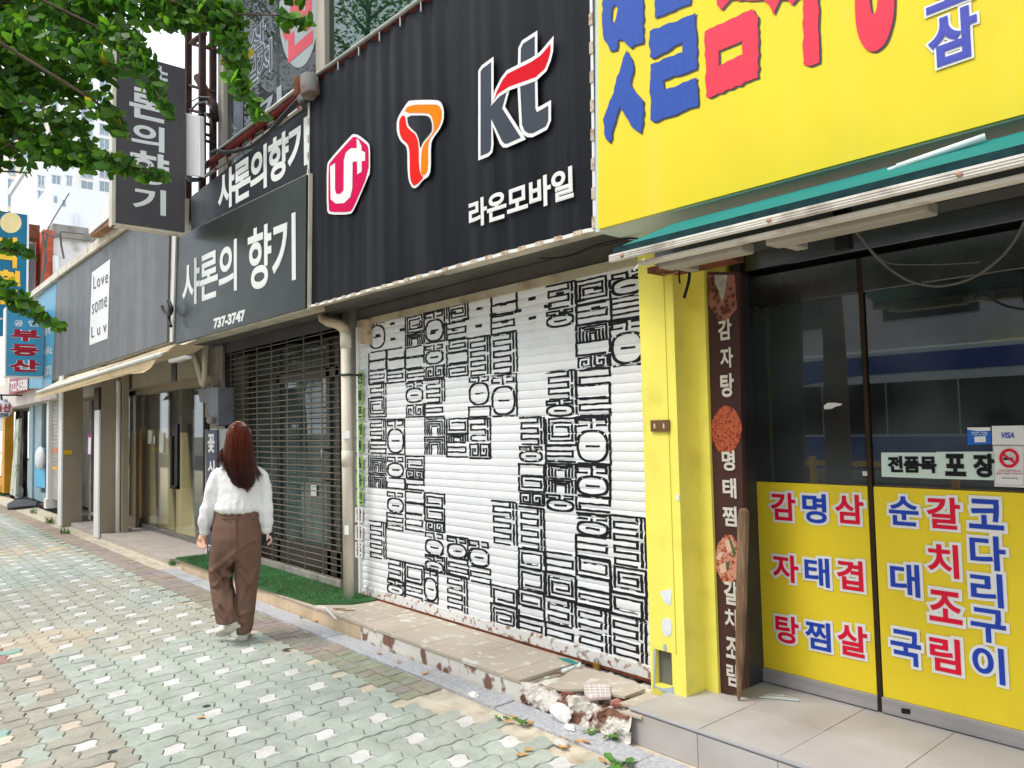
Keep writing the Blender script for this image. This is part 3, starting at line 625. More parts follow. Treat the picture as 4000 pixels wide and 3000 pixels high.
# rails and cables over the signs
rail = empty('pipe_rail', P(900, 560, 3.0), 'red-brown rusty pipe rail running along the top of the black signboards', 'rail')
rr = MB(); rr.tube([P(794, 655, 3.02), P(1165, 378, 3.02)], .035, 8); rr.tube([P(1235, 318, 3.02), P(2302, -455, 3.02)], .03, 8)
for k in range(9):
    s = k / 8; a = P(794 + s * 371, 655 - s * 277, 3.03); rr.box((a.x - .02, 3.03, a.z - .12), (a.x + .02, 3.06, a.z))
rr.build('rail', M('red_oxide', S(112, 40, 40), .6, var=.3, dirt=.4, dcol=S(60, 30, 28)), rail)
r2_ = MB(); r2_.tube([P(850, 590, 2.98), P(1155, 352, 2.98)], .018, 8); r2_.tube([P(1235, 295, 2.98), P(2302, -480, 2.98)], .018, 8)
r2_.tube([P(800, 640, 3.08), P(1200, 405, 3.08)], .02, 8); r2_.tube([P(800, 690, 3.05), P(1203, 405, 3.05)], .02, 8)
for k in range(14):
    s = k / 13; a = P(1240 + s * 1050, 291 - s * 762, 2.98); r2_.tube([a, a + Vector((0, 0, -.09))], .007, 5)
r2_.build('conduit', M('galvanised', S(166, 164, 156), .4, metal=.6, var=.15), rail)
tag(MB().tube([P(*q, 2.96) for q in [(823, 600), (845, 588), (880, 596), (925, 590), (985, 572), (1050, 520), (1110, 450), (1160, 395), (1180, 385)]], .022, 8).build('cable', BLACK), 'thick black cable sagging across the top of the navy signboard', 'cable')
dr = empty('junction_drum', P(1200, 395, 2.97), 'pair of rusty grey metal drums at the corner of the black signboard', 'junction box')
d1 = MB(); a, b_ = P(1210, 300, 2.95), P(1215, 375, 2.95); d1.tube([a, b_], .085, 20); d1.build('drum', M('rusty_grey_drum', S(128, 126, 124), .7, var=.15, dirt=1., dcol=S(120, 66, 42), dscale=7), dr, .008)
MB().tube([P(1172, 310, 3.02), P(1176, 380, 3.02)], .06, 16).build('drum', RUST, dr, .006)
MB().tube([P(1180, 385, 2.98), P(1200, 412, 2.98)], .05, 12).build('bracket', DKGREY, dr)

# ---------------------------------------------------------------- restaurant front: yellow pillars
pil = empty('yellow_pillar', (-2.52, 3.3, .15), 'stepped yellow painted pillar with a number plate and a broken hole at its foot', 'pillar')
a, b_, c_, d_ = P(2541, 2600, 3.25).x, P(2678, 2600, 3.25).x, P(2738, 2600, 3.41).x, P(2803, 2600, 3.41).x
m = MB()
m.box((a, 3.25, .42), (b_, 3.70, 2.52)).box((b_ - .035, 3.25, .12), (b_, 3.70, .42)).box((a, 3.25, .12), (a + .012, 3.7, .42)).box((a + .012, 3.25, .12), (b_ - .035, 3.7, .165))
g1, g2, g3, g4 = P(2558, 2600, 3.25).x, P(2625, 2600, 3.25).x, P(2600, 2545, 3.25).z, P(2600, 2682, 3.25).z
m = MB(); m.box((a, 3.25, g3), (b_, 3.70, 2.60)).box((g2, 3.25, .10), (b_, 3.70, g3)).box((a, 3.25, .10), (g1, 3.7, g3)).box((g1, 3.25, .10), (g2, 3.70, g4)).box((b_, 3.41, .10), (d_, 3.70, 2.60))
m.build('pillar_body', YEL, pil)
MB().box((g1, 3.285, g4), (g2, 3.69, g3)).build('niche_back', M('grey_cement', S(112, 112, 106), .9, var=.2), pil)
tn = MB()
for q in ([(2552, 2540), (2562, 2536), (2560, 2600), (2556, 2690), (2551, 2688)], [(2556, 2680), (2590, 2690), (2630, 2684), (2632, 2705), (2612, 2712), (2585, 2700)], [(2590, 2520), (2600, 2516), (2604, 2540), (2592, 2544)]): tn.prism([P(x, y, 3.246) for x, y in q], (0, .003, 0))
tn.build('torn_edge', M('torn_grey_lining', S(166, 180, 188), .8), pil)
tn = MB()
for q in ([(2575, 2310), (2600, 2305), (2625, 2298), (2622, 2350), (2612, 2370), (2590, 2345)], [(2586, 2420), (2605, 2412), (2625, 2425), (2622, 2480), (2600, 2490), (2584, 2460)], [(2640, 1930), (2655, 1930), (2650, 1960), (2641, 1955)]): tn.prism([P(x, y, 3.2475) for x, y in smooth_poly(q, 2)], (0, .002, 0))
tn.build('paint_chip', M('chipped_plaster', S(226, 228, 226), .9, var=.1, dirt=.5, dcol=S(170, 200, 220), dscale=20), pil)
MB().box((P(2606, 1500, 3.25).x, 3.2485, g3), (P(2608, 1500, 3.25).x, 3.2498, 2.5)).build('seam', M('seam_line', S(176, 164, 60), .7), pil)
pl = empty('number_plate', P(2578, 1690, 3.24), 'small brown number plate reading 1 1 on the yellow pillar', 'plate')
MB().prism([P(x, y, 3.238) for x, y in [(2540, 1642), (2613, 1640), (2613, 1687), (2542, 1686)]], (0, .008, 0)).build('plate', M('bronze_plate', S(122, 92, 62), .45, metal=.3), pl)
chars([('1', 2553, 2559, 1655, 1673), ('1', 2589, 2595, 1654, 1673)], 3.238, M('plate_digits', S(220, 200, 170), .5), pl, .02, dy=.002)
gp = MB().box((-2.70, 3.36, .10), (a - .004, 3.42, 2.55)); tag(gp.build('shutter_post', M('brown_steel_post', S(92, 80, 72), .6, var=.2, dirt=.4, dcol=RUST.diffuse_color[:3])), 'thin brown steel post between the painted shutter and the yellow pillar', 'post')
# brown menu banner with food pictures
TZ = lambda x, y: (2400 + x * .7233, 900 + y * .7233); TZ3 = lambda x, y: (2400 + x * .7233, 1800 + y * .7233)
bn = empty('menu_banner', P(2850, 2720, 3.43), 'narrow brown menu banner with round food pictures and white vertical Korean letters', 'banner')
bnm = M('brown_banner', S(74, 48, 46), .5, var=.35, scale=.9)
MB().prism([P(x, y, 3.43) for x, y in [(2766, 1062), (2885, 1062), (2915, 2690), (2802, 2724)]], (0, .03, 0)).build('face_panel', bnm, bn)
def foodmat(name, c1, c2, c3, sc):
    m = bpy.data.materials.new(name); m.use_nodes = True; n = m.node_tree.nodes; l = m.node_tree.links; b = n['Principled BSDF']; b.inputs['Roughness'].default_value = .45
    g = n.new('ShaderNodeNewGeometry'); v = n.new('ShaderNodeTexVoronoi'); v.inputs['Scale'].default_value = sc; t = n.new('ShaderNodeTexNoise'); t.inputs['Scale'].default_value = sc * .6; t.inputs['Detail'].default_value = 6
    l.new(g.outputs['Position'], v.inputs['Vector']); l.new(g.outputs['Position'], t.inputs['Vector'])
    r = n.new('ShaderNodeValToRGB'); e = r.color_ramp.elements; e[0].position = .15; e[0].color = (*c1, 1); e[1].position = .55; e[1].color = (*c2, 1); k = e.new(.8); k.color = (*c3, 1)
    a = n.new('ShaderNodeMath'); a.operation = 'ADD'; l.new(v.outputs['Distance'], a.inputs[0]); l.new(t.outputs['Fac'], a.inputs[1]); s = n.new('ShaderNodeMath'); s.operation = 'MULTIPLY'; s.inputs[1].default_value = .75; l.new(a.outputs[0], s.inputs[0]); l.new(s.outputs[0], r.inputs[0]); l.new(r.outputs[0], b.inputs['Base Color']); return m
def blob(cx, cy, rx, ry, T, k=.12, n=26, sd=0):
    r_ = random.Random(sd); return [T(cx + rx * (1 + r_.uniform(-k, k)) * cos(2 * pi * i / n), cy + ry * (1 + r_.uniform(-k, k)) * sin(2 * pi * i / n)) for i in range(n)]
flat([blob(605, 1075, 80, 128, TZ, .06)], 3.43, foodmat('braised_food', S(48, 12, 8), S(118, 30, 18), S(170, 84, 54), 75), bn, 'food_picture')
flat([blob(615, 535, 72, 130, TZ3, .08, sd=2)], 3.43, foodmat('stew_food', S(70, 14, 12), S(146, 38, 30), S(200, 140, 116), 55), bn, 'food_picture')
flat([[TZ(*q) for q in [(508, 240), (650, 240), (662, 420), (600, 500), (560, 480), (510, 400)]]], 3.43, foodmat('bone_food', S(34, 14, 12), S(84, 34, 28), S(150, 96, 80), 30), bn, 'food_picture')
flat([[TZ(*q) for q in [(545, 240), (610, 240), (600, 320), (580, 395), (565, 330), (540, 280)]]], 3.43, M('pale_meat', S(170, 166, 160), .5, var=.25, scale=30), bn, 'food_detail', .005)
fd = [[TZ3(*q) for q in L] for L in ([(600, 430), (640, 420), (650, 480), (610, 500)], [(560, 500), (590, 490), (570, 540), (548, 530)], [(565, 570), (600, 545), (605, 600), (575, 610)])]
flat(fd, 3.43, M('radish_piece', S(206, 170, 150), .5, var=.2), bn, 'food_detail', .005)
flat([[TZ3(*q) for q in L] for L in ([(618, 425), (632, 425), (655, 500), (645, 520)], [(600, 560), (625, 535), (610, 600)])], 3.43, M('scallion', S(70, 104, 66), .5), bn, 'food_detail', .006)
BV = M('chalk_white', S(206, 202, 192), .5, var=.1)
chars([('감', 560, 632, 480, 592), ('자', 572, 640, 632, 742), ('탕', 572, 645, 772, 900), ('명', 580, 650, 1188, 1298), ('태', 584, 658, 1338, 1446), ('찜', 584, 660, 1490, 1598)], 3.43, BV, bn, .03, dy=.006, T=TZ)
chars([('갈', 592, 665, 650, 778), ('치', 596, 662, 800, 912), ('조', 602, 668, 955, 1068), ('림', 606, 664, 1098, 1218)], 3.43, BV, bn, .03, dy=.006, T=TZ3)
# wooden stake leaning beside it
st = MB(); p0, p1 = G(2886, 2738, .158), P(2905, 1985, 3.33)
ax = (p1 - p0).normalized()
prof = [(0, .003), (.02, .009), (.20, .020), (.30, .024), (.6, .027), (1.02, .028), (1.06, .026), (1.075, .016)]
Ls = (p1 - p0).length / 1.075
st.loft([(p0 + ax * s * Ls, Vector((1, .2, 0)) * r_, Vector((-.2, 1, 0)) * r_ * .8) for s, r_ in prof], 7)
so = st.build('wooden_stake', M('weathered_wood', S(116, 92, 72), .8, var=.3, scale=4, streak=.7, scol=S(170, 140, 112), sscale=(60, 60, 2.5), bump=.4, bscale=80, dirt=.4, dcol=S(60, 46, 38)))
for p in so.data.polygons: p.use_smooth = False
tag(so, 'pointed weathered wooden stake leaning against the restaurant door jamb', 'stake')
# jamb and transom
jb = empty('steel_door_frame', P(2935, 2660, 3.7), 'dark stainless steel door frame and fascia around the restaurant doors', 'door frame')
m = MB(); xj0, xj1 = P(2893, 1800, 3.6).x, P(2945, 1800, 3.72).x
m.box((xj0, 3.60, .16), (xj1, 3.90, 2.62)).build('jamb', DSTEEL, jb, .004)
MB().box((xj1, 3.66, 2.36), (2.2, 3.90, 2.62)).build('fascia', M('polished_dark_steel', S(96, 96, 98), .14, metal=.95, var=.1), jb, .003)
MB().box((-2.40, 3.15, 2.57), (2.2, 3.66, 2.62)).build('canopy_soffit', DKGREY, jb)
MB().box((xj0 - .2, 3.12, 2.33), (xj1 + .25, 3.3, 2.36)).build('rusty_bracket', RUST, jb)
zt, zg, zy, zb = 2.27, 2.17, 1.225, .235
def door(name, xl, xr, label):
    o = empty(name, ((xl + xr) / 2, 3.75, .16), label, 'door', 'restaurant entrance doors')
    MB().box((xl, 3.73, zg), (xr, 3.77, zt + .07)).build('top_rail', M('brushed_dark_steel', S(104, 104, 104), .25, metal=.9, var=.15), o, .003)
    MB().box((xl, 3.725, .165), (xr, 3.775, zb)).build('bottom_rail', M('brushed_steel', S(166, 163, 163), .42, metal=.25, var=.1, streak=.4, scol=S(140, 134, 132), sscale=(1, 1, 40)), o, .002)
    MB().box((xl + .006, 3.745, zb), (xr - .006, 3.757, zg)).build('glass_pane', DGLASS, o)
    MB().box((xl + .004, 3.738, zb + .001), (xr - .004, 3.7445, zy)).build('yellow_film', M('yellow_film', S(234, 208, 50), .4, var=.06, scale=1.6, dirt=.15, dcol=S(200, 176, 70), dscale=4, bump=.05, bscale=5), o)
    return o
x1, x2, x3 = P(2952, 2000, 3.75).x, P(3400, 2000, 3.75).x, P(3421, 2000, 3.75).x
dl = door('glass_door', x1, x2, 'restaurant glass door leaf with three columns of red and blue menu letters on yellow')
dr_ = door('glass_door', x3 - .004, x3 + .70, 'restaurant glass door leaf with the takeaway sign and stickers above yellow menu letters')
MB().box((x2 + .001, 3.735, .165), (x3 - .005, 3.765, zt + .07)).build('meeting_stile', M('dark_bronze', S(62, 50, 38), .4, metal=.5), dl)
m = MB(); m.box((x3 + .72, 3.72, .16), (2.2, 3.78, 2.36)); tag(m.build('door_side_panel', DSTEEL), 'dark steel side panel right of the restaurant doors', 'panel')
RDI = [('감', 845, 978, 172, 322, 'R'), ('자', 855, 994, 508, 655, 'R'), ('탕', 870, 995, 838, 986, 'R'), ('삼', 1192, 1346, 182, 340, 'R'), ('겹', 1202, 1342, 537, 698, 'R'), ('살', 1206, 1366, 888, 1056, 'R')]
BDI = [('명', 1015, 1144, 178, 336, 'B'), ('태', 1027, 1160, 523, 678, 'B'), ('찜', 1032, 1166, 868, 1020, 'B')]
RD2 = [('갈', 1688, 1868, 198, 368, 'R'), ('치', 1692, 1858, 450, 630, 'R'), ('조', 1698, 1876, 704, 874, 'R'), ('림', 1704, 1868, 955, 1142, 'R')]
BD2 = [('순', 1482, 1642, 192, 350, 'B'), ('대', 1490, 1648, 556, 730, 'B'), ('국', 1492, 1656, 918, 1102, 'B'), ('코', 1912, 2100, 208, 370, 'B'), ('다', 1920, 2112, 405, 590, 'B'), ('리', 1924, 2098, 606, 786, 'B'), ('구', 1924, 2114, 800, 982, 'B'), ('이', 1934, 2106, 1004, 1196, 'B')]
for its, mt, o in ((RDI, RED_V, dl), (BDI, BLUE_V, dl), (RD2, RED_V, dr_), (BD2, BLUE_V, dr_)):
    chars([q[:5] for q in its], 3.738, mt, o, .026, .11, WHT_V, .008, T=TZ3)
for o in (dl, dr_): pass
# things stuck on the glass
def sticker(name, label, quad, mat, cat='sticker', Y=3.743):
    r = empty(name, P(*quad[-1], Y), label, cat)
    MB().prism([P(x, y, Y) for x, y in quad], (0, .0012, 0)).build('sheet', mat, r); return r
PAPER = M('white_paper', (.76, .76, .75), .6, var=.04)
tp = sticker('takeaway_sign', 'pale green paper strip behind the door glass announcing takeaway in black Korean', [(3442, 1768), (3655, 1768), (3656, 1765), (3884, 1764), (3884, 1876), (3662, 1870), (3444, 1862)], M('pale_green_paper', S(206, 224, 216), .6, var=.03), 'sign', 3.744)
lett([('전품목', 3470, 1781, 1846, 3660, 1781, 1848)], 3.744, BLKPAINT, tp, .05)
chars([('포', 3690, 3772, 1773, 1860), ('장', 3802, 3886, 1772, 1865)], 3.744, BLKPAINT, tp, .05)
vs_ = sticker('card_sticker', 'white card payment sticker with blue slanted letters at the right edge of the door', [(3874, 1664), (3999, 1662), (4003, 1738), (3876, 1737)], PAPER, Y=3.742)
mbv = MB(); o = P(3908, 1712, 3.739); letter_into(mbv, 'VISA', o, (P(3962, 1712, 3.739).x - o.x, 0, 0), (0, 0, P(3908, 1689, 3.739).z - o.z), .03, slant=.08); mbv.build('lettering', M('card_blue', S(40, 80, 190), .4), vs_)
ns = sticker('no_smoking_sticker', 'white no smoking sticker with a red barred circle under the card sticker', [(3878, 1740), (4003, 1740), (4010, 1905), (3884, 1900)], PAPER, Y=3.741)
TN = lambda x, y: (3300 + x * .3165, 1600 + y * .3165)
rb = MB(); ribbon(rb, [(2028 + 103 * cos(2 * pi * k / 40), 600 + 101 * sin(2 * pi * k / 40)) for k in range(40)], .0115, 3.738, .002, True, TN); ribbon(rb, [(1948, 548), (2100, 655)], .009, 3.738, .0024, False, TN)
rb.build('barred_circle', RED_V, ns)
rb = MB(); ribbon(rb, [(1955, 609), (2070, 609)], .009, 3.738, .0015, False, TN); rb.build('cigarette', BLACK, ns)
rb = MB(); ribbon(rb, [(2045, 530), (2040, 555), (2065, 585), (2090, 590), (2095, 600)], .0015, 3.738, .0015, False, TN); ribbon(rb, [(1840, 450), (2200, 450), (2208, 940), (1850, 930)], .0012, 3.738, .0012, True, TN); rb.build('smoke_line', M('thin_grey_print', S(150, 110, 120), .6), ns)
lett([('이곳은 금연구역입니다', *TN(1897, 742), TN(0, 770)[1], TN(2172, 0)[0], *[TN(0, v)[1] for v in (742, 772)]), ('흡연시 과태료 10만원 부과', *TN(1868, 778), TN(0, 802)[1], TN(2200, 0)[0], *[TN(0, v)[1] for v in (778, 804)])], 3.739, M('red_print', S(206, 80, 96), .6), ns, .01, dy=.001)
lett([('No Smoking', *TN(1942, 832), TN(0, 860)[1], TN(2135, 0)[0], *[TN(0, v)[1] for v in (834, 862)])], 3.739, M('grey_text', S(120, 116, 118), .6), ns, .01, dy=.001)
be = sticker('blue_sticker', 'curled blue and white notice sticker left of the card sticker', [(3778, 1670), (3868, 1669), (3873, 1735), (3780, 1738)], M('bright_blue_film', S(40, 108, 204), .35, var=.08), Y=3.742)
flat([[(3778, 1670), (3868, 1669), (3869, 1682), (3820, 1684), (3779, 1678)], [(3806, 1706), (3850, 1704), (3851, 1727), (3807, 1728)]], 3.742, WHT_V, be, 'white_patch', .001)
lett([('결제 가능', 3794, 1687, 1693, 3858, 1686, 1692), ('스캔 하세요', 3794, 1695, 1701, 3858, 1694, 1700)], 3.742, WHT_V, be, .03, dy=.0015)
sl = sticker('small_label', 'tiny white phone number label low on the dark door glass', [(3369, 1841), (3401, 1842), (3401, 1859), (3370, 1858)], PAPER)
lett([('010-238-2109', 3373, 1845, 1849, 3398, 1845, 1849)], 3.743, M('grey_text2', S(110, 110, 110), .6), sl, .01, dy=.001)
tr_ = MB().prism([P(x, y, 3.7435) for x, y in [(3218, 1585), (3232, 1574), (3262, 1573), (3290, 1577), (3283, 1584), (3262, 1589), (3248, 1597), (3220, 1599)]], (0, .001, 0)); tag(tr_.build('torn_sticker', PAPER), 'torn white scrap of sticker alone on the dark door glass', 'sticker')
kl = MB().prism([P(x, y, 3.722) for x, y in [(3520, 2766), (3555, 2771), (3555, 2790), (3522, 2786)]], (0, .002, 0)); tag(kl.build('service_label', BLACK), 'small black service label on the steel foot of the right door', 'label')
# papers inside, room furniture hints
rm = MB(); rm.box((-2.0, 5.2, .1), (-1.2, 5.9, .82)).box((-.8, 5.0, .1), (0, 5.8, .82)).box((-2.2, 6.6, .1), (.5, 7.0, 1.15)); tag(rm.build('restaurant_counter', M('dark_wood', S(70, 50, 36), .6)), 'dark tables and counter dimly seen behind the restaurant glass', 'counter')
# ---------------------------------------------------------------- green awning
aw = empty('green_awning', (-.8, 2.6, 2.24), 'retracted teal green canvas awning with a dirty white front bar over the restaurant', 'awning')
GC = M('teal_canvas', S(10, 116, 112), .75, var=.1, scale=6, bump=.15, bscale=120, dirt=.25, dcol=S(12, 60, 58), dscale=6)
c0, c1 = P(2400, 1003, 2.5), P(2562, 902, 2.93); zf, zbk = c0.z, c1.z + .012
q = [(c0.x, 2.5, zf + .034), (3, 2.5, zf + .034), (3, 2.93, zbk), (c0.x - .02, 2.93, zbk)]
MB().prism(q, (0, .004, -.012)).build('canvas', GC, aw)
MB().prism([(c0.x, 2.488, zf + .007), (3, 2.488, zf + .007), (3, 2.500, zf + .040), (c0.x, 2.500, zf + .040)], (0, .004, -.01)).build('dirty_hem', M('mouldy_hem', S(14, 44, 46), .9, var=.4, scale=25), aw)
fb = MB(); fb.box((c0.x - .01, 2.475, zf - .026), (3, 2.492, zf + .006))
for k in range(3): fb.box((c0.x - .01, 2.4725, zf - .022 + k * .009), (3, 2.4752, zf - .018 + k * .009))
fb.box((c0.x + .12, 2.51, zf - .055), (3, 2.56, zf - .04))
fb.build('front_bar', M('dirty_white_bar', S(212, 208, 200), .5, var=.1, dirt=.8, dcol=S(150, 140, 128), dscale=9), aw, .002)
sb = MB()
for px in (2428, 3008, 3764): p = P(px, 1000, 2.47); MB().tube([(p.x, 2.468, zf - .010), (p.x, 2.474, zf - .010)], .009, 12).build('end_screw', M('rusty_screw', S(178, 140, 120), .6), aw)
ar = MB()
for xa_, xb_ in ((-2.02, -1.62), (-1.52, -.95), (-.55, .3)):
    ar = MB(); ar.box((xa_, 2.57, zf - .075), (xb_, 2.66, zf - .035)).box((xa_ + .01, 2.659, zf - .07), (xa_ + .06, 2.78, zf - .03)); ar.build('folding_arm', M('shaded_grimy_casting', S(158, 154, 144), .6, var=.1, dirt=.5, dcol=S(110, 104, 92), dscale=7), aw, .006)  # white casting greyed for the shade under the awning, plus grime
MB().box((-2.3, 2.90, zf + .03), (3, 3.05, zf + .09)).build('roller_case', DKGREY, aw)
tl_ = MB(); p0, p1 = P(3504, 654, 2.82), P(3850, 535, 2.88); tl_.tube([p0, p1], .0135, 12); tl_.tube([p0 - (p1 - p0).normalized() * .03, p0], .009, 8); tag(tl_.build('fluorescent_tube', M('white_tube_glass', S(214, 222, 220), .25)), 'loose white fluorescent tube sticking out under the yellow signboard', 'tube')
def cable(pts, r, label, Y, mat=BLACK):
    q = []
    for i in range(len(pts) - 1):
        p0, p1, p2, p3 = [Vector(pts[max(0, min(len(pts) - 1, i + k))]) for k in (-1, 0, 1, 2)]
        for s in range(6):
            t = s / 6; q.append(.5 * ((2 * p1) + (p2 - p0) * t + (2 * p0 - 5 * p1 + 4 * p2 - p3) * t * t + (3 * p1 - p0 - 3 * p2 + p3) * t ** 3))
    q.append(Vector(pts[-1]))
    o = MB().tube([P(a.x, a.y, Y + .02 * noise.noise(Vector((a.x * .01, a.y * .01, 0)))) for a in q], r, 7).build('cable', mat); return tag(o, label, 'cable')
GCAB = M('grey_cable', S(96, 94, 92), .6); WCAB = M('tan_cable', S(150, 124, 96), .6)
cable([T1(*q) for q in [(1385, 1085), (1450, 1170), (1520, 1250), (1610, 1320), (1700, 1360), (1820, 1372), (1960, 1335), (2090, 1245), (2170, 1150), (2215, 1060)]], .0055, 'grey cable sagging in a deep loop in front of the restaurant doors', 3.2, GCAB)
cable([T1(*q) for q in [(1430, 1130), (1480, 1200), (1560, 1262), (1700, 1270), (1850, 1268), (2000, 1258)]], .0028, 'thin grey cable stretched across the door head inside the loop', 3.5, GCAB)
cable([T1(*q) for q in [(985, 1165), (1080, 1178), (1180, 1155), (1270, 1115), (1340, 1095)]], .006, 'short black cable hanging under the middle of the awning', 2.8)
cable([T1(*q) for q in [(1135, 1210), (1165, 1170), (1190, 1140)]], .005, 'stub of black cable end dangling below the awning arm', 2.8)
cable([T1(*q) for q in [(600, 1265), (606, 1310), (600, 1360), (580, 1430)]], .008, 'black taped wire end dangling in front of the yellow pillar', 3.1)
cable([T1(*q) for q in [(560, 1290), (556, 1330), (560, 1360)]], .005, 'short black wire beside the taped wire end at the pillar top', 3.1)
cable([T1(*q) for q in [(425, 1290), (432, 1330), (412, 1400), (388, 1480), (392, 1560), (385, 1625)]], .006, 'tan wire running down the edge of the painted shutter', 3.3, WCAB)
cable([T1(*q) for q in [(425, 1290), (480, 1315), (540, 1308), (590, 1275)]], .005, 'tan wire arching over the top of the yellow pillar', 3.2, WCAB)
cable([T1(*q) for q in [(-120, 1240), (20, 1232), (150, 1180), (300, 1145), (380, 1150)]], .006, 'black wires lying under the black signboard end', 3.15)
cable([T1(*q) for q in [(340, 1300), (370, 1262), (392, 1245)]], .005, 'white cable tie sticking out at the awning corner', 3.0, WHITE)
p = P(3294, 900, 2.7); MB_ = MB().box((p.x - .025, 2.68, p.z - .07), (p.x + .025, 2.72, p.z + .09)); tag(MB_.build('strap', BLACK), 'black strap end hanging from the awning arm', 'strap')
# ---------------------------------------------------------------- painted roller shutter
SY, SZ0, SZ1, PITCH = 3.40, .205, 2.465, .0565
def prof(z):
    t = ((z - SZ0) / PITCH) % 1.0
    return SY - .0068 * (max(0., sin(pi * min(1, max(0, (t - .02) / .96)))) ** .32)
shx0, shx1 = -5.985, -2.70
sh = empty('roller_shutter', (-4.35, 3.4, .14), 'white painted roller shutter covered in black hand-painted labyrinth letters', 'shutter')
v, f = [], []; zs = []
z = SZ0
while z < SZ1 + .001:
    for t in (0, .03, .06, .12, .22, .36, .5, .64, .78, .88, .94, .97): zs.append(z + t * PITCH)
    z += PITCH
for zz in zs: v += [(shx0, prof(zz), zz), ((shx0 + shx1) / 2, prof(zz), zz), (shx1, prof(zz), zz)]
for i in range(len(zs) - 1):
    for k in range(2): f.append((i * 3 + k, i * 3 + k + 1, i * 3 + k + 4, i * 3 + k + 3))
SHW = M('shutter_white', (.84, .85, .87), .42, var=.04, streak=.12, scol=(.55, .54, .5), sscale=(1, 1, 30), dirt=.12, dcol=(.45, .42, .38), dscale=12)
MB().add(v, f, True).build('slat_curtain', SHW, sh)
bb = MB()
N = 90
bb.box((shx0, SY - .016, .135), (shx1, SY + .01, SZ0 + .003))
bb.build('bottom_bar', M('rust_bled_white', (.76, .75, .73), .6, var=.05, dirt=1.0, dcol=S(150, 112, 90), dscale=24, dr=(.54, .64), bump=.3), sh, .004)
MB().box((shx0, SY - .02, .122), (shx1, SY - .005, .137)).build('bottom_seal', RUST, sh)
MB().box((shx0 - .028, SY - .030, .14), (shx0, SY + .02, 2.46)).build('guide_rail', WHITE, sh, .003)
MB().prism([P(x, y, SY - .05) for x, y in [(1410, 1250), (1437, 1248), (1436, 1345), (1408, 1343)]], (0, .04, 0)).build('rusty_cover', M('rusty_cream', S(196, 176, 150), .7, var=.15, dirt=.9, dcol=S(130, 78, 46), dscale=14), sh)
Z4 = lambda x, y: (1200 + x * .6329, 1000 + y * .6329); Z5 = lambda x, y: (1200 + x * .6329, 1900 + y * .6329)
COLS = [(385, 490), (497, 606), (611, 726), (731, 852), (866, 996), (1002, 1135), (1141, 1298), (1312, 1468), (1478, 1662), (1666, 1874), (1880, 2096)]
C4 = {0: 'H385-570 S590-642 S647-702 R708-782 E790-868 S876-992 E1008-1132 R1140-1216 V1234-1332 V1340-1432',
      1: 'S572-630 S638-700 R706-780 T1008-1222 H1234-1364 S1372-1434 H1452-1582 R1590-1690',
      2: 'S352-470 V480-552 S560-620 S626-690 R700-772 H772-902 D910-992 S1236-1312 D1320-1372 R1380-1442 S1458-1522 S1528-1590 R1596-1694',
      3: 'T340-532 H545-664 D672-752 E762-902 R910-992 V1006-1110 V1118-1226 S1466-1550 S1556-1644',
      4: 'S282-400 R410-510 S518-590 S596-660 S668-742 S1004-1096 V1100-1144 R1150-1240',
      5: 'E500-735 H742-916 S930-992 E1004-1140 D1150-1248',
      6: 'S222-290 S296-356 R366-474 E482-722 T735-988',
      7: 'E996-1162 H1172-1268 S1286-1356 S1362-1452 D1458-1534',
      8: 'E172-316 H330-434 E712-882 H888-988 S1002-1166 R1172-1268 V1284-1370 V1376-1462 H1472-1572',
      9: 'S140-286 R294-412 V418-520 S526-606 D612-692 R700-790 S796-874 R880-984 T996-1282 T1290-1482 R1490-1572',
      10: 'H90-234 R248-384 T392-672'}
C5 = {0: 'E218-440', 1: 'E455-572 H580-668', 2: 'S482-592 R598-706', 3: 'D208-276 H282-424 H430-526', 4: 'H312-440 R446-556',
      5: 'H330-492 R500-592', 6: 'E94-354 S622-730 S738-872', 7: 'E130-384 S392-506 S512-640 S648-742 S748-812 R818-920',
      8: 'R414-536 S542-690 E698-850 R858-972', 9: 'T170-306 R312-440 S450-560 S566-640 R646-740 E750-1020', 10: 'E186-490 S506-664 S670-800 E806-1092'}
XT5 = [((725, 810), 'T508-712'), ((860, 992), 'E548-782')]
CELLS = []
for T, C in ((Z4, C4), (Z5, C5)):
    for c, s in C.items():
        for it in s.split(): a, b = it[1:].split('-'); CELLS.append((T, COLS[c], it[0], int(a), int(b)))
for cx, s in XT5: a, b = s[1:].split('-'); CELLS.append((Z5, cx, s[0], int(a), int(b)))
gr = random.Random(11)
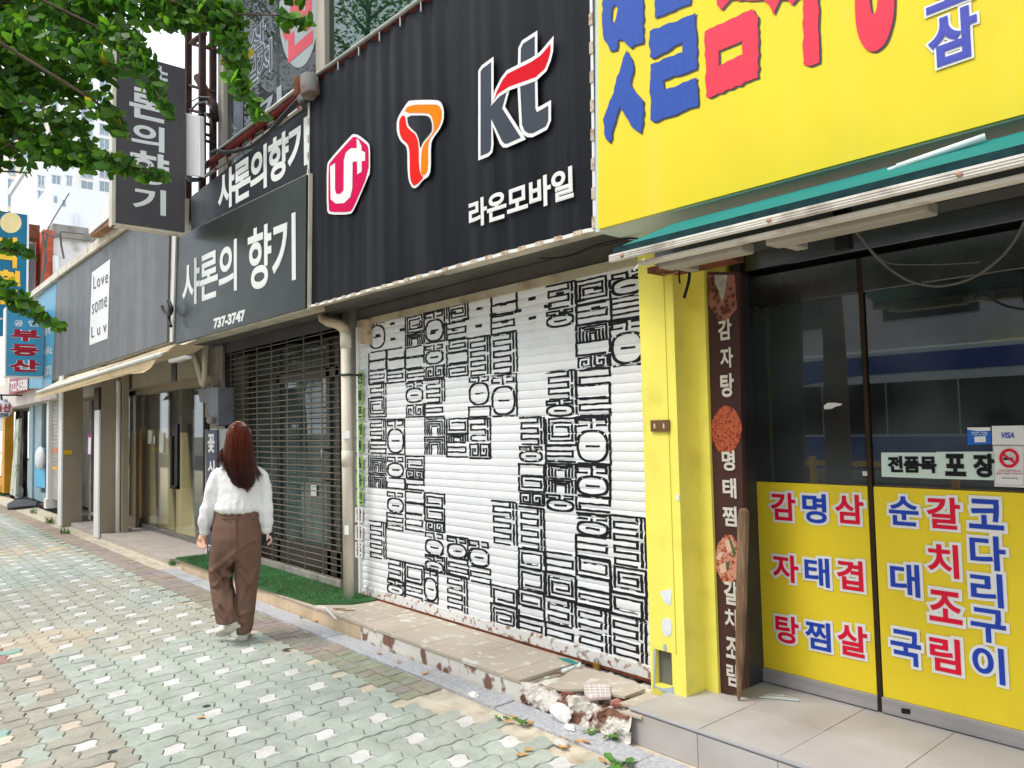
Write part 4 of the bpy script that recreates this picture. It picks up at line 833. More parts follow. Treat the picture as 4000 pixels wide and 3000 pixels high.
def glyph(k, w, h):
    L = []
    if k == 'S':
        n = max(1, int(min(w, h) / .055)); dx, dy = .030 / w, .027 / h; p = []
        fl = gr.random() < .5
        x0_, y0_, x1_, y1_ = 0., 0., 1., 1.; p = [(0, 1 - .0)]
        p = [(x0_, y1_ - dy)]; 
        while x1_ - x0_ > dx * 1.2 and y1_ - y0_ > dy * 1.2:
            p += [(x0_, y0_), (x1_, y0_), (x1_, y1_), (x0_ + dx, y1_)]; x0_ += dx; y0_ += dy; x1_ -= dx; y1_ -= dy
            p += [(x0_, y1_ + 0)] if False else []
        if fl: p = [(1 - x, y) for x, y in p]
        if gr.random() < .4: p = [(x, 1 - y) for x, y in p]
        L.append(p)
        if gr.random() < .6: L.append([(0, -.0), (0, 1)] if not fl else [(1, 0), (1, 1)])
    elif k in 'RE':
        n = max(2, int(round(h / .036))); xr = 1. if k == 'R' else .76; p = []; x = 0; xl = .10
        for i in range(n + 1):
            y = i / n; a, b = (xl, xr) if i % 2 == 0 else (xr, xl); p += [(a, y), (b, y)]
        if gr.random() < .5 and k == 'R': p = [(1 - x + xl * 0, y) for x, y in p]
        L.append(p)
        if k == 'R': L.append([(0, 0), (0, 1), (1, 1)] if gr.random() < .6 else [(0, 0), (0, 1)])
        else:
            L += [[(.88, 0), (.88, .42)], [(.88, .5), (.88, 1)], [(1., 0), (1., 1)], [(0, 0), (1, 0)]]
    elif k == 'V':
        n = max(2, int(w / .054)); d = .029 / w; e = min(.14, .02 / h)
        for i in range(n): 
            if i * d < .5 - d * .4: L.append([(i * d, 1), (i * d, i * e), (1 - i * d, i * e), (1 - i * d, 1)])
    elif k in 'HT':
        tp = .34 if h < .2 else .24; m = tp
        L += [[(.36, m * .72), (0.04, m * .72), (.04, m * .2), (.47, m * .2), (.47, m)], [(.6, m * .2), (.9, m * .2), (.9, m * .72), (.6, m * .72)]]
        cy, ry = m + (1 - m) / 2, (1 - m) / 2 * (.98 if k == 'H' else .88); rx = .44
        L.append([(.48 + rx * math.copysign(abs(cos(a)) ** .75, cos(a)), cy + ry * math.copysign(abs(sin(a)) ** .75, sin(a))) for a in [2 * pi * i / 40 for i in range(41)]])
        L.append([(.28, cy), (.7, cy)])
        if k == 'T' or gr.random() < .3: L += [[(0, 0), (1, 0), (1, 1), (0.03, 1)]]
    elif k == 'D':
        for s in (0, 1):
            p = [(.30, .62), (.30, .42), (.18, .42), (.18, .82), (.44, .82), (.44, .12), (.06, .12), (.06, .9)]
            L.append([((x if not s else 1 - x), y) for x, y in p])
        L += [[(0, 1), (1, 1)], [(1, 0), (1, 1)]]
    return L
gv, gf = [], []
def stroke(pts, wv, wh):
    q = [pts[0]]
    for a, b in zip(pts, pts[1:]):
        L = math.hypot(b[0] - a[0], b[1] - a[1]); n = max(1, int(L / .009))
        for i in range(1, n + 1): q.append((a[0] + (b[0] - a[0]) * i / n, a[1] + (b[1] - a[1]) * i / n))
    s0 = gr.random() * 100; k0 = len(gv); n = len(q)
    for i, (x, z) in enumerate(q):
        p, r_ = q[max(0, i - 1)], q[min(n - 1, i + 1)]
        tx, tz = r_[0] - p[0], r_[1] - p[1]; L = math.hypot(tx, tz) or 1; tx /= L; tz /= L
        wob = noise.noise(Vector((x * 14, z * 14, s0))) * .0035
        ww = (wv * abs(tz) + wh * abs(tx)) * (1 + .28 * noise.noise(Vector((x * 25, z * 25, s0 + 5))))
        x += -tz * wob; z += tx * wob
        for sgn in (1, -1):
            X, Z = x - tz * sgn * ww / 2, z + tx * sgn * ww / 2; gv.append((X, prof(Z) - .0016, Z))
        if i: gf.append((k0 + 2 * i - 2, k0 + 2 * i - 1, k0 + 2 * i + 1, k0 + 2 * i))
for T, (a, b), k, ya, yb in CELLS:
    cy = (ya + yb) / 2; xl, xr = P(*T(a, cy), SY).x, P(*T(b, cy), SY).x; zt_, zb_ = P(*T((a + b) / 2, ya), SY).z, P(*T((a + b) / 2, yb), SY).z
    w_, h_ = xr - xl, zt_ - zb_
    for pl in glyph(k, w_, h_):
        pts = [(xl + x * w_, zt_ - y * h_) for x, y in pl]
        if len(pts) > 1: stroke(pts, .0215, .0125)
for x, y in ((530, 420), (590, 455), (533, 512), (700, 440), (780, 475), (640, 495), (1068, 325), (1063, 432), (905, 350), (985, 390), (850, 425), (915, 455), (1215, 298), (1150, 362), (1305, 340), (1225, 405), (1392, 265), (1395, 382), (1565, 233), (1490, 308), (1585, 350), (1690, 275), (1800, 200), (1785, 322), (440, 490)):
    p = P(*Z4(x, y), SY); q_ = .037
    stroke([(p.x - q_, p.z), (p.x + q_, p.z)], .02, .022)
MB().add(gv, gf).build('painted_lettering', BLKPAINT, sh)
# ---------------------------------------------------------------- grey post with letter stickers, drain pipe
GL = M('lime_sticker', S(140, 180, 96), .5, var=.06); WS = M('white_sticker', (.72, .71, .68), .5, var=.06)
lst = [('선', 1713 - 1000, 800, Z4, GL), ('불', 815, 905, Z4, GL), ('폰', 920, 1008, Z4, GL), ('개', 1025, 1118, Z4, GL), ('통', 1130, 1212, Z4, GL), ('&', 1235, 1322, Z4, GL), ('충', 1335, 1432, Z4, GL), ('전', 1445, 1538, Z4, GL), ('알', 128, 222, Z5, WS), ('뜰', 238, 332, Z5, WS), ('폰', 342, 440, Z5, WS)]
MB().box((P(1383, 1800, 3.378).x, 3.3775, .14), (shx0 - .03, 3.3798, 2.46)).build('post_face', M('dark_post_face', S(98, 93, 86), .7, var=.2, streak=.4, scol=S(140, 134, 124)), bld)
ls = empty('letter_sticker_strip', P(1404, 2180, 3.375), 'vertical strip of lime and white letter stickers on the grey post beside the drainpipe', 'sticker')
for s, ya, yb, T, mt in lst:
    xs_ = (301, 346) if T is Z4 else (296, 342)
    q = [T(xs_[0], ya + 2), T(xs_[1], ya), T(xs_[1] - 1, yb), T(xs_[0] - 1, yb - 2)]
    t_ = MB().prism([P(x, y, 3.376) for x, y in q], (0, .0015, 0)).build('letter_tile', mt, ls)
    chars([(s, xs_[0] + 7, xs_[1] - 8, ya + 10, yb - 12)], 3.376, BLKPAINT, t_, .03, dy=.001, T=T)
dp = empty('drain_pipe', P(1358, 2335, 3.25), 'cream plastic drainpipe with an elbow running down left of the painted shutter', 'pipe')
pp = MB(); tp_ = P(1350, 1300, 3.22); bt_ = P(1362, 2338, 3.22)
pp.tube([tp_, bt_], .043, 16); pp.build('pipe', PVC, dp)
el = MB(); el.tube([P(1258, 1225, 3.3), P(1262, 1243, 3.28), P(1285, 1258, 3.26), P(1320, 1266, 3.24), P(1342, 1282, 3.22), P(1350, 1305, 3.22)], .046, 12)
el.build('elbow', M('stained_pvc', S(206, 190, 160), .45, var=.1, dirt=.6, dcol=S(150, 110, 70), dscale=8), dp)
jn = MB()
for py in (1300, 1760): p = P(1356 if py > 1500 else 1350, py, 3.22); MB().tube([p, p + Vector((0, 0, -.13))], .048, 16).build('coupling', PVC, dp)
p = P(1353, 1460, 3.22); MB().tube([p, p + Vector((0, 0, -.02))],   .046, 14).box((p.x, 3.22, p.z - .02), (p.x + .03, 3.36, p.z)).build('clamp', DSTEEL, dp)
for nm, q, mt in (('pipe_sticker', [(1340, 1684), (1365, 1682), (1365, 1712), (1341, 1714)], PAPER),):
    tag(MB().prism([P(x, y, 3.18) for x, y in q], (0, .002, 0)).build(nm, mt), 'small torn white sticker on the cream drainpipe', 'sticker')
ps = MB().prism([P(x, y, 3.18) for x, y in [(1341, 2052), (1362, 2052), (1362, 2090), (1342, 2088)]], (0, .002, 0)).build('pipe_sticker', PAPER); tag(ps, 'white phone sticker with pink print low on the cream drainpipe', 'sticker')
# ---------------------------------------------------------------- flower shop: roll-up grille and shopfront behind
gri = empty('roll_up_grille', (-7.8, 3.4, .13), 'see-through roll-up grille of thin grey bars closed over the flower shop', 'grille')
gx0, gx1, gz0, gz1 = -9.12, -6.36, .2, 2.52
GM = M('grille_bar', S(116, 108, 96), .5, metal=.2, var=.2, dirt=.5, dcol=S(92, 70, 54), dscale=20)
gb = MB(); z = gz0; n = 0
while z < gz1:
    gb.tube([(gx0, 3.40 + .004 * sin(n * 2.1), z), ((gx0 + gx1) / 2, 3.40 + .006 * sin(n), z - .004), (gx1, 3.40, z)],   .0062, 6); z += .060; n += 1
gb.build('horizontal_bar', GM, gri)
gl = MB()
for i in range(8):
    x = gx0 + .1 + i * .385; z = gz0; k = 0
    while z < gz1 - .02:
        for s in (-.008, .008): gl.box((x + s - .003, 3.392, z + .004), (x + s + .003, 3.397, z + .056))
        z += .060
gl.build('link_chain', GM, gri)
MB().box((gx0, 3.38, .13), (gx1, 3.42, gz0 - .005)).build('bottom_bar', M('worn_alu', S(176, 172, 162), .5, metal=.4, var=.15, dirt=.6, dcol=S(110, 100, 88), dscale=12), gri, .004)
MB().box((gx0 - .08, 3.36, .13), (gx0, 3.46, 2.6)).build('guide_rail', DSTEEL, gri, .003)
MB().box((gx0, 3.37, 2.50), (gx1 + .05, 3.60, 2.625)).build('roller_housing', DKGREY, gri)
sf = empty('flower_shopfront', (-7.8, 3.7, .1), 'dark aluminium shopfront with glass door behind the roll-up grille', 'shopfront')
m = MB()
for x in (-9.15, -8.35, -7.15, -6.95, -6.32): m.box((x - .04, 3.68, .1), (x + .04, 3.76, 2.5))
m.box((-9.2, 3.68, .1), (-6.3, 3.76, .36)).box((-9.2, 3.68, 2.1), (-6.3, 3.76, 2.2)).build('frame', M('bronze_alu', S(96, 92, 86), .4, metal=.5, var=.15, dirt=.3), sf, .004)
MB().box((-9.15, 3.715, .36), (-6.32, 3.722, 2.5)).build('glass_pane', glass('teal_glass', (.66, .74, .72), 1.6, .30, (.26, .33, .32)), sf)  # strong greenish veil paints the street's reflected brightness into the pane
MB().box((-8.30, 3.73, .37), (-7.20, 3.735, 1.15)).box((-6.9, 3.73, .37), (-6.37, 3.735, 1.15)).build('frosted_film', M('frosted_teal_film', S(104, 128, 122), .7, var=.1), sf)
hd = MB(); a = P(1265, 1800, 3.6); hd.tube([(a.x, 3.66, a.z + .1), (a.x, 3.58, a.z + .12), (a.x + .02, 3.57, a.z), (a.x, 3.58, a.z - .18), (a.x, 3.66, a.z - .2)], .014, 8); hd.build('handle', STEEL, sf)
for q, nm in (([(1264, 1486), (1289, 1485), (1289, 1530), (1264, 1531)], 'kt'), ([(1214, 1893), (1236, 1893), (1236, 1938), (1214, 1936)], 'open')):
    st_ = MB().prism([P(x, y, 3.70) for x, y in q], (0, .003, 0)).build('notice_paper', PAPER); tag(st_, {'kt': 'small white notice high on the flower shop door behind the grille', 'open': 'white opening hours notice low on the flower shop door behind the grille'}[nm], 'notice')
    if nm == 'open': lett([('Open-Close', 1216, 1898, 1905, 1234, 1898, 1905)], 3.70, M('navy_text', S(50, 60, 90), .6), st_, .02, dy=.001)
MB().box((-9.19, 4.6, .1), (-6.3, 4.65, 1.2)).box((-8.6, 5.5, .1), (-7.2, 6.0, .95)).build('flower_counter', M('teal_counter', S(96, 132, 126), .7, var=.15), label='pale teal counter dimly visible inside the closed flower shop', cat='counter')
# artificial grass mat (blades)
gm = MB(); ga = MB()
mx0, mx1, my0, my1 = -9.3, -5.72, 2.86, 3.37
ga.prism([(mx0, my0, .135), (-6.95, my0 + .01, .135), (-5.95, my0 + .06, .135), (mx1, 3.15, .135), (mx1 + .02, my1, .135), (mx0, my1, .135)], (0, 0, -.012))
tr = random.Random(5); bvv = []; bff = []
for i in range(26000):
    x = tr.uniform(mx0, mx1); y = tr.uniform(my0 - .01, my1)
    if x > -6.95 and y < my0 + .01 + (x + 6.95) * .05: continue
    if x > -5.95 and y < 2.92 + (x + 5.95) * 1.0: continue
    h = tr.uniform(.008, .022); a = tr.uniform(0, 2 * pi); w_ = .0022; k = len(bvv); lx, ly = tr.uniform(-.008, .008), tr.uniform(-.008, .008)
    bvv += [(x - w_ * cos(a), y - w_ * sin(a), .134), (x + w_ * cos(a), y + w_ * sin(a), .134), (x + lx, y + ly, .134 + h)]; bff.append((k, k + 1, k + 2))
mat_o = ga.build('grass_mat', M('turf_backing', S(66, 104, 62), .95, var=.3, scale=5, dirt=.5, dcol=S(60, 66, 36), dscale=4)); tag(mat_o, 'artificial green grass mat laid on the step before the grille', 'mat')
MB().add(bvv, bff).build('turf_blades', M('turf_blade', S(84, 134, 82), .8, var=.35, scale=3.5, dirt=.5, dcol=S(96, 104, 56), dscale=3), mat_o)['kind'] = 'stuff'
# flower shop upright sign, meter box and vent pipes
fl = empty('upright_sign', P(825, 2165, 3.2), 'navy upright flower shop sign box with white letters half hidden behind the woman', 'sign')
NAVY = M('navy_print', S(66, 66, 92), .45, var=.08)
MB().prism([P(x, y, 3.2) for x, y in [(803, 1680), (848, 1678), (850, 2165), (808, 2165)]], (0, .02, 0)).build('face_panel', NAVY, fl)
ax_ = P(803, 1900, 3.2).x
MB().box((ax_ - .005, 3.205, .12), (ax_ + .36, 3.42, P(825, 1676, 3.2).z)).build('sign_box', WHITE, fl)
chars([('꽃', 811, 838, 1695, 1768), ('시', 812, 838, 1798, 1850), ('계', 812, 838, 1960, 2060)], 3.2, WHT_V, fl, .04)
lett([('737-3747', 813, 2128, 2152, 860, 2130, 2156)], 3.2, WHT_V, fl, .03)
mt_ = empty('meter_box', P(815, 1660, 3.25), 'dented grey sheet metal duct box with a meter beside the flower shop', 'box')
MB().prism([P(x, y, 3.22) for x, y in [(772, 1521), (815, 1515), (850, 1512), (852, 1660), (838, 1664), (820, 1640), (808, 1574), (780, 1572)]], (0, .2, 0)).build('duct', M('grey_sheet_metal', S(118, 122, 128), .5, metal=.3, var=.2, dirt=.4, dcol=S(80, 74, 66)), mt_, .006)
MB().sphere(P(822, 1642, 3.18), .045).build('meter', M('meter_glass', S(150, 146, 136), .3), mt_)
mw = MB(); mw.tube([P(*q, 3.2) for q in [(806, 1632), (803, 1655), (806, 1678)]], .015, 6).tube([P(*q, 3.2) for q in [(815, 1640), (812, 1660), (815, 1680)]], .015, 6); mw.build('cable', BLACK, mt_)
vp = empty('vent_pipes', P(790, 1510, 3.3), 'pair of cream vent pipes joining in a Y under the dark signboard', 'pipe')
v1 = MB().tube([P(752, 1355, 3.3), P(756, 1372, 3.3), P(790, 1500, 3.28)], .034, 12); v1.build('pipe', PVC, vp)
MB().tube([P(803, 1350, 3.3), P(800, 1440, 3.3), P(797, 1520, 3.28)], .034, 12).build('pipe', PVC, vp)
MB().tube([P(752, 1352, 3.3), P(759, 1385, 3.3)], .039, 12).build('elbow', PVC, vp)
pw = MB(); pw.box((-9.72, 3.40, -.05), (-9.22, 3.9, 2.62)); pw.box((-10.35, 3.55, -.05), (-10.2, 3.9, 2.3)); tag(pw.build('grey_pier', M('grey_pier', S(150, 144, 132), .7, var=.1, streak=.4, scol=S(96, 90, 80))), 'grey pier between the cafe glass and the closed grille', 'pier')
# ---------------------------------------------------------------- grey cafe
cb_ = empty('cafe_building', (-13, 3.6, 0), 'low taupe-clad cafe building with recessed glass front below the grey sign', 'building')
m = MB()
m.box((-17.2, 3.0, 2.62), (-9.75, 9, 4.2)).box((-17.2, 3.62, -.1), (-17.0, 9, 2.62)).box((-17, 8.8, -.1), (-9.75, 9, 2.62)).build('wall', CONC, cb_)
m = MB(); m.box((-16.9, 3.32, 2.28), (-9.75, 3.60, 2.62)).box((-14.3, 3.5, 2.2), (-9.75, 3.62, 2.28)).build('fascia_band', TAUPE, cb_, .004)
MB().box((-17, 3.62, .0), (-9.75, 8.8, .055)).build('floor', M('cafe_floor', S(150, 144, 134), .7), cb_)
MB().box((-15.54, 2.82, .0), (-15.28, 3.12, 2.62)).build('pillar', TAUPE, cb_, .003)
MB().box((-15.56, 2.79, .0), (-15.27, 2.815, 2.62)).build('pillar_edge', WHITE, cb_)
MB().box((-13.36, 2.92, .0), (-13.1, 3.19, 2.62)).build('pillar', TAUPE, cb_, .003)
MB().box((-13.38, 2.89, .0), (-13.09, 2.915, 1.95)).build('pillar_edge', WHITE, cb_)
MB().box((-13.38, 2.885, 1.955), (-13.09, 2.914, 2.3)).build('pillar_edge_dark', M('dark_brown', S(58, 40, 34), .6), cb_)
MB().box((-13.16, 3.19, .0), (-12.94, 3.28, 2.62)).build('pillar', TAUPE, cb_, .003)
pv = MB().tube([(-13.03, 3.15, .05), (-13.03, 3.15, 2.4)], .034, 10); tag(pv.build('white_standpipe', WHITE), 'white painted standpipe between the cafe pillars', 'pipe')
# brown side door with cardboard
sd_ = empty('side_door', (-14.3, 3.5, .06), 'brown framed side door with a cardboard sheet and purple notice in the cafe recess', 'door')
MB().box((-15.2, 3.50, .06), (-13.4, 3.56, .22)).box((-15.2, 3.5, .22), (-15.1, 3.56, 2.28)).box((-13.5, 3.5, .22), (-13.4, 3.56, 2.28)).box((-15.1, 3.5, 2.2), (-13.5, 3.56, 2.28)).build('frame', M('brown_frame', S(120, 108, 94), .5, metal=.3), sd_, .004)
MB().box((-15.1, 3.53, .22), (-13.5, 3.535, 2.2)).build('glass_pane', GLASS, sd_)
CARD = M('cardboard', S(216, 168, 108), .8, var=.12, scale=5)
MB().prism([(-14.6, 3.60, .2), (-13.5, 3.6, .2), (-13.5, 3.6, 1.62), (-14.45, 3.6, 1.62)], (0, .02, 0)).build('cardboard_sheet', CARD, sd_)
pn = MB().prism([P(x, y, 3.48) for x, y in [(342, 1692), (360, 1693), (357, 1780), (341, 1778)]], (0, .003, 0)).build('purple_notice', M('purple_print', S(134, 54, 120), .5)); tag(pn, 'narrow purple rental notice taped on the brown side door', 'notice')
MB().prism([P(x, y, 3.474) for x, y in [(345, 1708), (356, 1709), (354, 1774), (344, 1773)]], (0, .003, 0)).build('white_text_block', PAPER, pn)
yn = MB().prism([(-15.272, PX(249, 1760, -15.27).y, PX(249, 1776, -15.27).z), (-15.272, PX(281, 1760, -15.27).y, PX(281, 1776, -15.27).z), (-15.272, PX(281, 1760, -15.27).y, PX(281, 1757, -15.27).z), (-15.272, PX(249, 1760, -15.27).y, PX(249, 1757, -15.27).z)], (.004, 0, 0)).build('yellow_notice', M('yellow_card', S(226, 180, 44), .5, var=.1, dirt=.6, dcol=S(120, 70, 30), dscale=40)); tag(yn, 'small yellow notice stuck on the taupe pillar side', 'notice')
# glass front
cg = empty('cafe_shopfront', (-12.3, 3.6, .06), 'frameless cafe glass front with a double door and tall black pull handle', 'shopfront')
ex = [P(x, 1800, 3.6).x for x in (512, 618, 690, 792)]
for k in range(3): MB().box((ex[k] + .004, 3.60, .12), (ex[k + 1] - .004, 3.612, 2.19)).build('glass_pane', GLASS, cg)
MB().box((ex[0], 3.58, .055), (ex[1], 3.63, .13)).box((ex[0] - .06, 3.57, .055), (ex[0], 3.64, 2.22)).box((ex[0], 3.58, 2.19), (ex[3], 3.63, 2.22)).build('frame', STEEL, cg, .003)
MB().box((ex[1], 3.585, .06), (ex[3], 3.627, .115)).build('bottom_rail', STEEL, cg)
hn = MB(); hz0, hz1 = P(680, 1910, 3.5).z, P(680, 1690, 3.5).z; hx0, hx1 = P(664, 1800, 3.5).x, P(694, 1800, 3.5).x
hn.box((hx0, 3.5, hz0), (hx0 + .07, 3.54, hz1)).box((hx1 - .11, 3.5, hz0), (hx1 - .02, 3.54, hz1 + .12)).box((hx0, 3.5, hz0), (hx1 - .02, 3.54, hz0 + .05)).box((hx0, 3.5, hz1 - .05), (hx1 - .1, 3.54, hz1)).build('handle', BLACK, cg, .004)
PLY = M('plywood', S(236, 214, 158), .7, var=.08, scale=1.5, streak=.3, scol=S(214, 184, 126), sscale=(2, 2, .5), dirt=.25, dcol=S(204, 166, 108), dscale=1.5)
def board(q, Y, label): tag(MB().prism([P(x, y, Y) for x, y in q], (0, .02, 0)).build('plywood_board', PLY), label, 'board', 'boards behind the cafe glass')
board([(515, 1675), (596, 1676), (606, 2044), (535, 2030)], 3.72, 'pale plywood board leaning behind the leftmost cafe pane')
board([(616, 1674), (656, 1672), (682, 2070), (617, 2058)], 3.80, 'plywood board behind the middle cafe pane, under the long receipt')
board([(686, 1690), (730, 1690), (762, 2098), (688, 2080)], 3.74, 'plywood board behind the cafe door right of the black handle')
for q, lb_ in (([(580, 1680), (594, 1682), (590, 1734), (577, 1733)], 'short white receipt taped on the cafe glass over the left board'), ([(623, 1691), (641, 1690), (638, 1768), (622, 1768)], 'long white receipt curling on the middle cafe pane'), ([(688, 1738), (698, 1738), (697, 1830), (687, 1830)], 'narrow strip of labels on the cafe door edge by the handle'), ([(600, 1705), (605, 1705), (604, 1735), (600, 1735)], 'sliver of white paper on the cafe glass between the two receipts')):
    tag(MB().prism([P(x, y, 3.592) for x, y in q], (0, .003, 0)).build('paper_notice', PAPER), lb_, 'notice', 'papers on the cafe glass')
MB().box((-14, 6.5, .06), (-10, 6.6, 2.6)).build('inner_wall', M('cafe_inner', S(120, 128, 124), .9), cb_)
ck = empty('cafe_counter', (-11.5, 5, .06), 'low counter block seen through the cafe glass', 'counter'); MB().box((-12.4, 5, .06), (-10.8, 5.5, 1.0)).build('counter_body', M('cafe_counter_grey', S(110, 112, 108), .7), ck, .01); MB().box((-12.5, 4.95, 1.0), (-10.7, 5.55, 1.05)).build('counter_top', M('cafe_top', S(160, 150, 136), .5), ck, .005)
dm = MB().prism([G(x, y, .068) for x, y in smooth_poly([(405, 2078), (440, 2064), (505, 2058), (518, 2062), (490, 2074), (430, 2083)], 3)], (0, 0, -.008)); tag(dm.build('door_mat', M('brown_mat', S(126, 112, 98), .95, var=.2, bump=.5, bscale=200)), 'thin brown oval door mat by the cafe pillar', 'mat')
# beige awning of the cafe
ca_ = empty('beige_awning', (-12.2, 2.6, 2.3), 'worn beige cafe awning with a white front tube and sagging valance', 'awning')
a, b_ = P(146, 1532, 2.5), P(628, 1384, 2.5)
MB().tube([a, b_], .024, 10).build('front_tube', WHITE, ca_)
MB().prism([a + Vector((0, .01, -.03)), P(612, 1400, 2.5), P(590, 1436, 2.52), P(560, 1456, 2.52), P(500, 1462, 2.53), P(131, 1562, 2.5)], (0, .006, 0)).build('valance', M('beige_canvas', S(216, 196, 160), .85, var=.06, streak=.3, scol=S(180, 150, 110)), ca_)
MB().prism([a + Vector((0, .02, .02)), b_ + Vector((0, .02, .02)), Vector((b_.x - .1, 2.9, 2.60)), Vector((a.x - .1, 2.9, 2.60))], (0, .004, -.01)).build('canvas', M('canvas_cream', S(226, 212, 184), .85, var=.08, dirt=.3), ca_)
MB().prism([P(x, y, 2.6) for x, y in [(665, 1348), (690, 1345), (650, 1372), (380, 1452), (375, 1446)]], (0, .3, 0)).build('case', M('awning_case', S(196, 180, 150), .5), ca_)
al = empty('awning_arm', P(700, 1400, 3.0), 'white folding awning arm and lamp bracket hanging left of the vent pipes', 'bracket')
MB().prism([P(x, y, 3.0) for x, y in [(655, 1405), (720, 1388), (724, 1400), (660, 1418)]], (0, .08, 0)).build('arm', WHITE, al, .004)
MB().prism([P(x, y, 3.05) for x, y in [(668, 1416), (686, 1412), (686, 1488), (668, 1490)]], (0, .02, 0)).build('bracket', DSTEEL, al)
cable([(700, 1352), (704, 1366), (694, 1374), (702, 1382)], .01, 'curly cable above the white awning arm', 3.0)
cable([(632, 1195), (640, 1215), (655, 1230), (665, 1228), (672, 1205), (662, 1180)], .018, 'black loops of cut cable on the end of the grey signboard', 2.85)
cable([(655, 1175), (668, 1200), (660, 1245), (668, 1275)], .018, 'black cable end hanging below the cut loops on the grey sign', 2.85)
# ---------------------------------------------------------------- estate agent building farther left
eb = empty('estate_agent_building', (-21, 3.6, 0), 'low white estate agent building with blue signs beyond the cafe', 'building')
WFA = M('white_fascia', S(206, 198, 190), .6, var=.08, streak=.4, scol=S(150, 140, 130))
m = MB(); m.box((-27, 3.05, 2.32), (-17.2, 4, 2.95)).box((-27, 4.2, -.1), (-17.2, 9, 4.4)).build('wall', WFA, eb)
sg = MB(); z = .25
SL = MB()
while z < 2.3: SL.box((-18.75, 3.25, z), (-17.25, 3.27, z + .072)); z += .078
SL.build('roller_shutter', M('grey_slats', S(168, 162, 160), .5, metal=.2, var=.12, dirt=.3), eb)
for za, zb_, mt in ((1.22, 1.32, M('orange_sticker', S(196, 120, 80), .6)), (.86, .94, M('amber_sticker', S(226, 170, 80), .6))): MB().box((-18.7, 3.244, za), (-18.2, 3.249, zb_)).build('shutter_sticker', mt, eb)
MB().box((-18.95, 3.18, .1), (-18.76, 3.35, 2.32)).box((-19.0, 3.15, .05), (-18.74, 3.4, .25)).build('post', WHITE, eb)
BLF = M('pale_blue_frame', S(150, 176, 186), .5, var=.12, streak=.4, scol=S(110, 120, 120))
MB().box((-21.9, 3.3, .1), (-21.4, 3.4, 2.32)).box((-20.9, 3.3, .1), (-20.3, 3.36, 2.32)).box((-20.3, 3.3, .1), (-18.95, 3.36, .3)).box((-21.4, 3.34, .1), (-20.9, 3.4, 2.32)).build('door_frame', BLF, eb, .004)
MB().box((-20.3, 3.35, .3), (-18.95, 3.36, 2.3)).build('glass_pane', GLASS, eb)
pb = MB().prism([P(x, y, 3.28) for x, y in [(138, 1750), (178, 1749), (175, 1907), (135, 1900)]], (0, .01, 0)).build('blue_poster', M('sky_blue_poster', S(86, 182, 226), .5, var=.06)); tag(pb, 'sky blue poster hanging low on the estate agent door', 'poster')
wb = MB().sphere(P(158, 1790, 3.2), (.33, .1, .26), 14, 10); pbag = wb.build('plastic_bag', M('white_plastic_bag', S(226, 230, 236), .4, var=.05, bump=.8, bscale=12)); tag(pbag, 'crumpled white plastic bag hanging over the sky blue poster', 'bag')
lp = MB().prism([P(x, y, 3.1) for x, y in [(62, 1640), (74, 1635), (60, 1940), (38, 1930)]], (0, .06, 0)); tag(lp.build('leaning_board', M('pale_lath', S(190, 196, 180), .8, var=.15, dirt=.7, dcol=S(60, 64, 54), dscale=5)), 'long pale lath leaning in front of the dark shop gap', 'board')
dg = MB().prism([P(x, y, 3.4) for x, y in [(62, 1605), (92, 1605), (88, 1950), (40, 1950)]], (0, .1, 0)); tag(dg.build('dark_boarding', M('black_boarding', S(34, 32, 30), .8, var=.5, scale=3, dirt=.4, dcol=S(120, 110, 100))), 'black torn boarding between the estate agent door and the yellow shopfront', 'board')
bm_ = MB().prism([G(x, y, .05) for x, y in [(28, 1968), (60, 1950), (128, 1933), (147, 1948), (140, 1972), (30, 1984)]], (0, 0, -.03)); tag(bm_.build('rubber_mat', M('dark_rubber', S(84, 84, 86), .9, var=.2, bump=.4, bscale=120)), 'dark rubber mat lying on the pavement before the estate agent door', 'mat')
PIS = M('white_jar', S(216, 220, 220), .3); wj = MB(); p = G(74, 1945, .06); wj.tube([p, p + Vector((0, 0, .22)), p + Vector((0, 0, .3))], [.09, .09, .05], 12); tag(wj.build('plastic_bottle', PIS), 'white plastic bottle standing at the foot of the black boarding', 'bottle')
yd = empty('yellow_shopfront', (-25.5, 3.3, 0), 'yellow-framed shopfront with a food poster at the left edge of the photo', 'shopfront')
OCH = M('ochre_frame', S(196, 140, 40), .6, var=.15)
m = MB(); m.box((-24.6, 3.1, .1), (-24.2, 3.3, 2.4)).box((-30, 3.1, .1), (-24.6, 3.3, .45)).build('frame', OCH, yd)
MB().box((-30, 3.25, .45), (-24.6, 3.3, 2.4)).build('glass_pane', M('grey_glazing', S(120, 124, 112), .2), yd)
MB().box((-30, 3.2, .5), (-24.7, 3.24, 1.15)).build('food_poster', foodmat('fish_poster', S(150, 50, 40), S(200, 120, 100), S(226, 216, 206), 3), yd)
MB().box((-30, 3.2, 1.16), (-24.7, 3.24, 1.75)).build('white_poster', PAPER, yd)
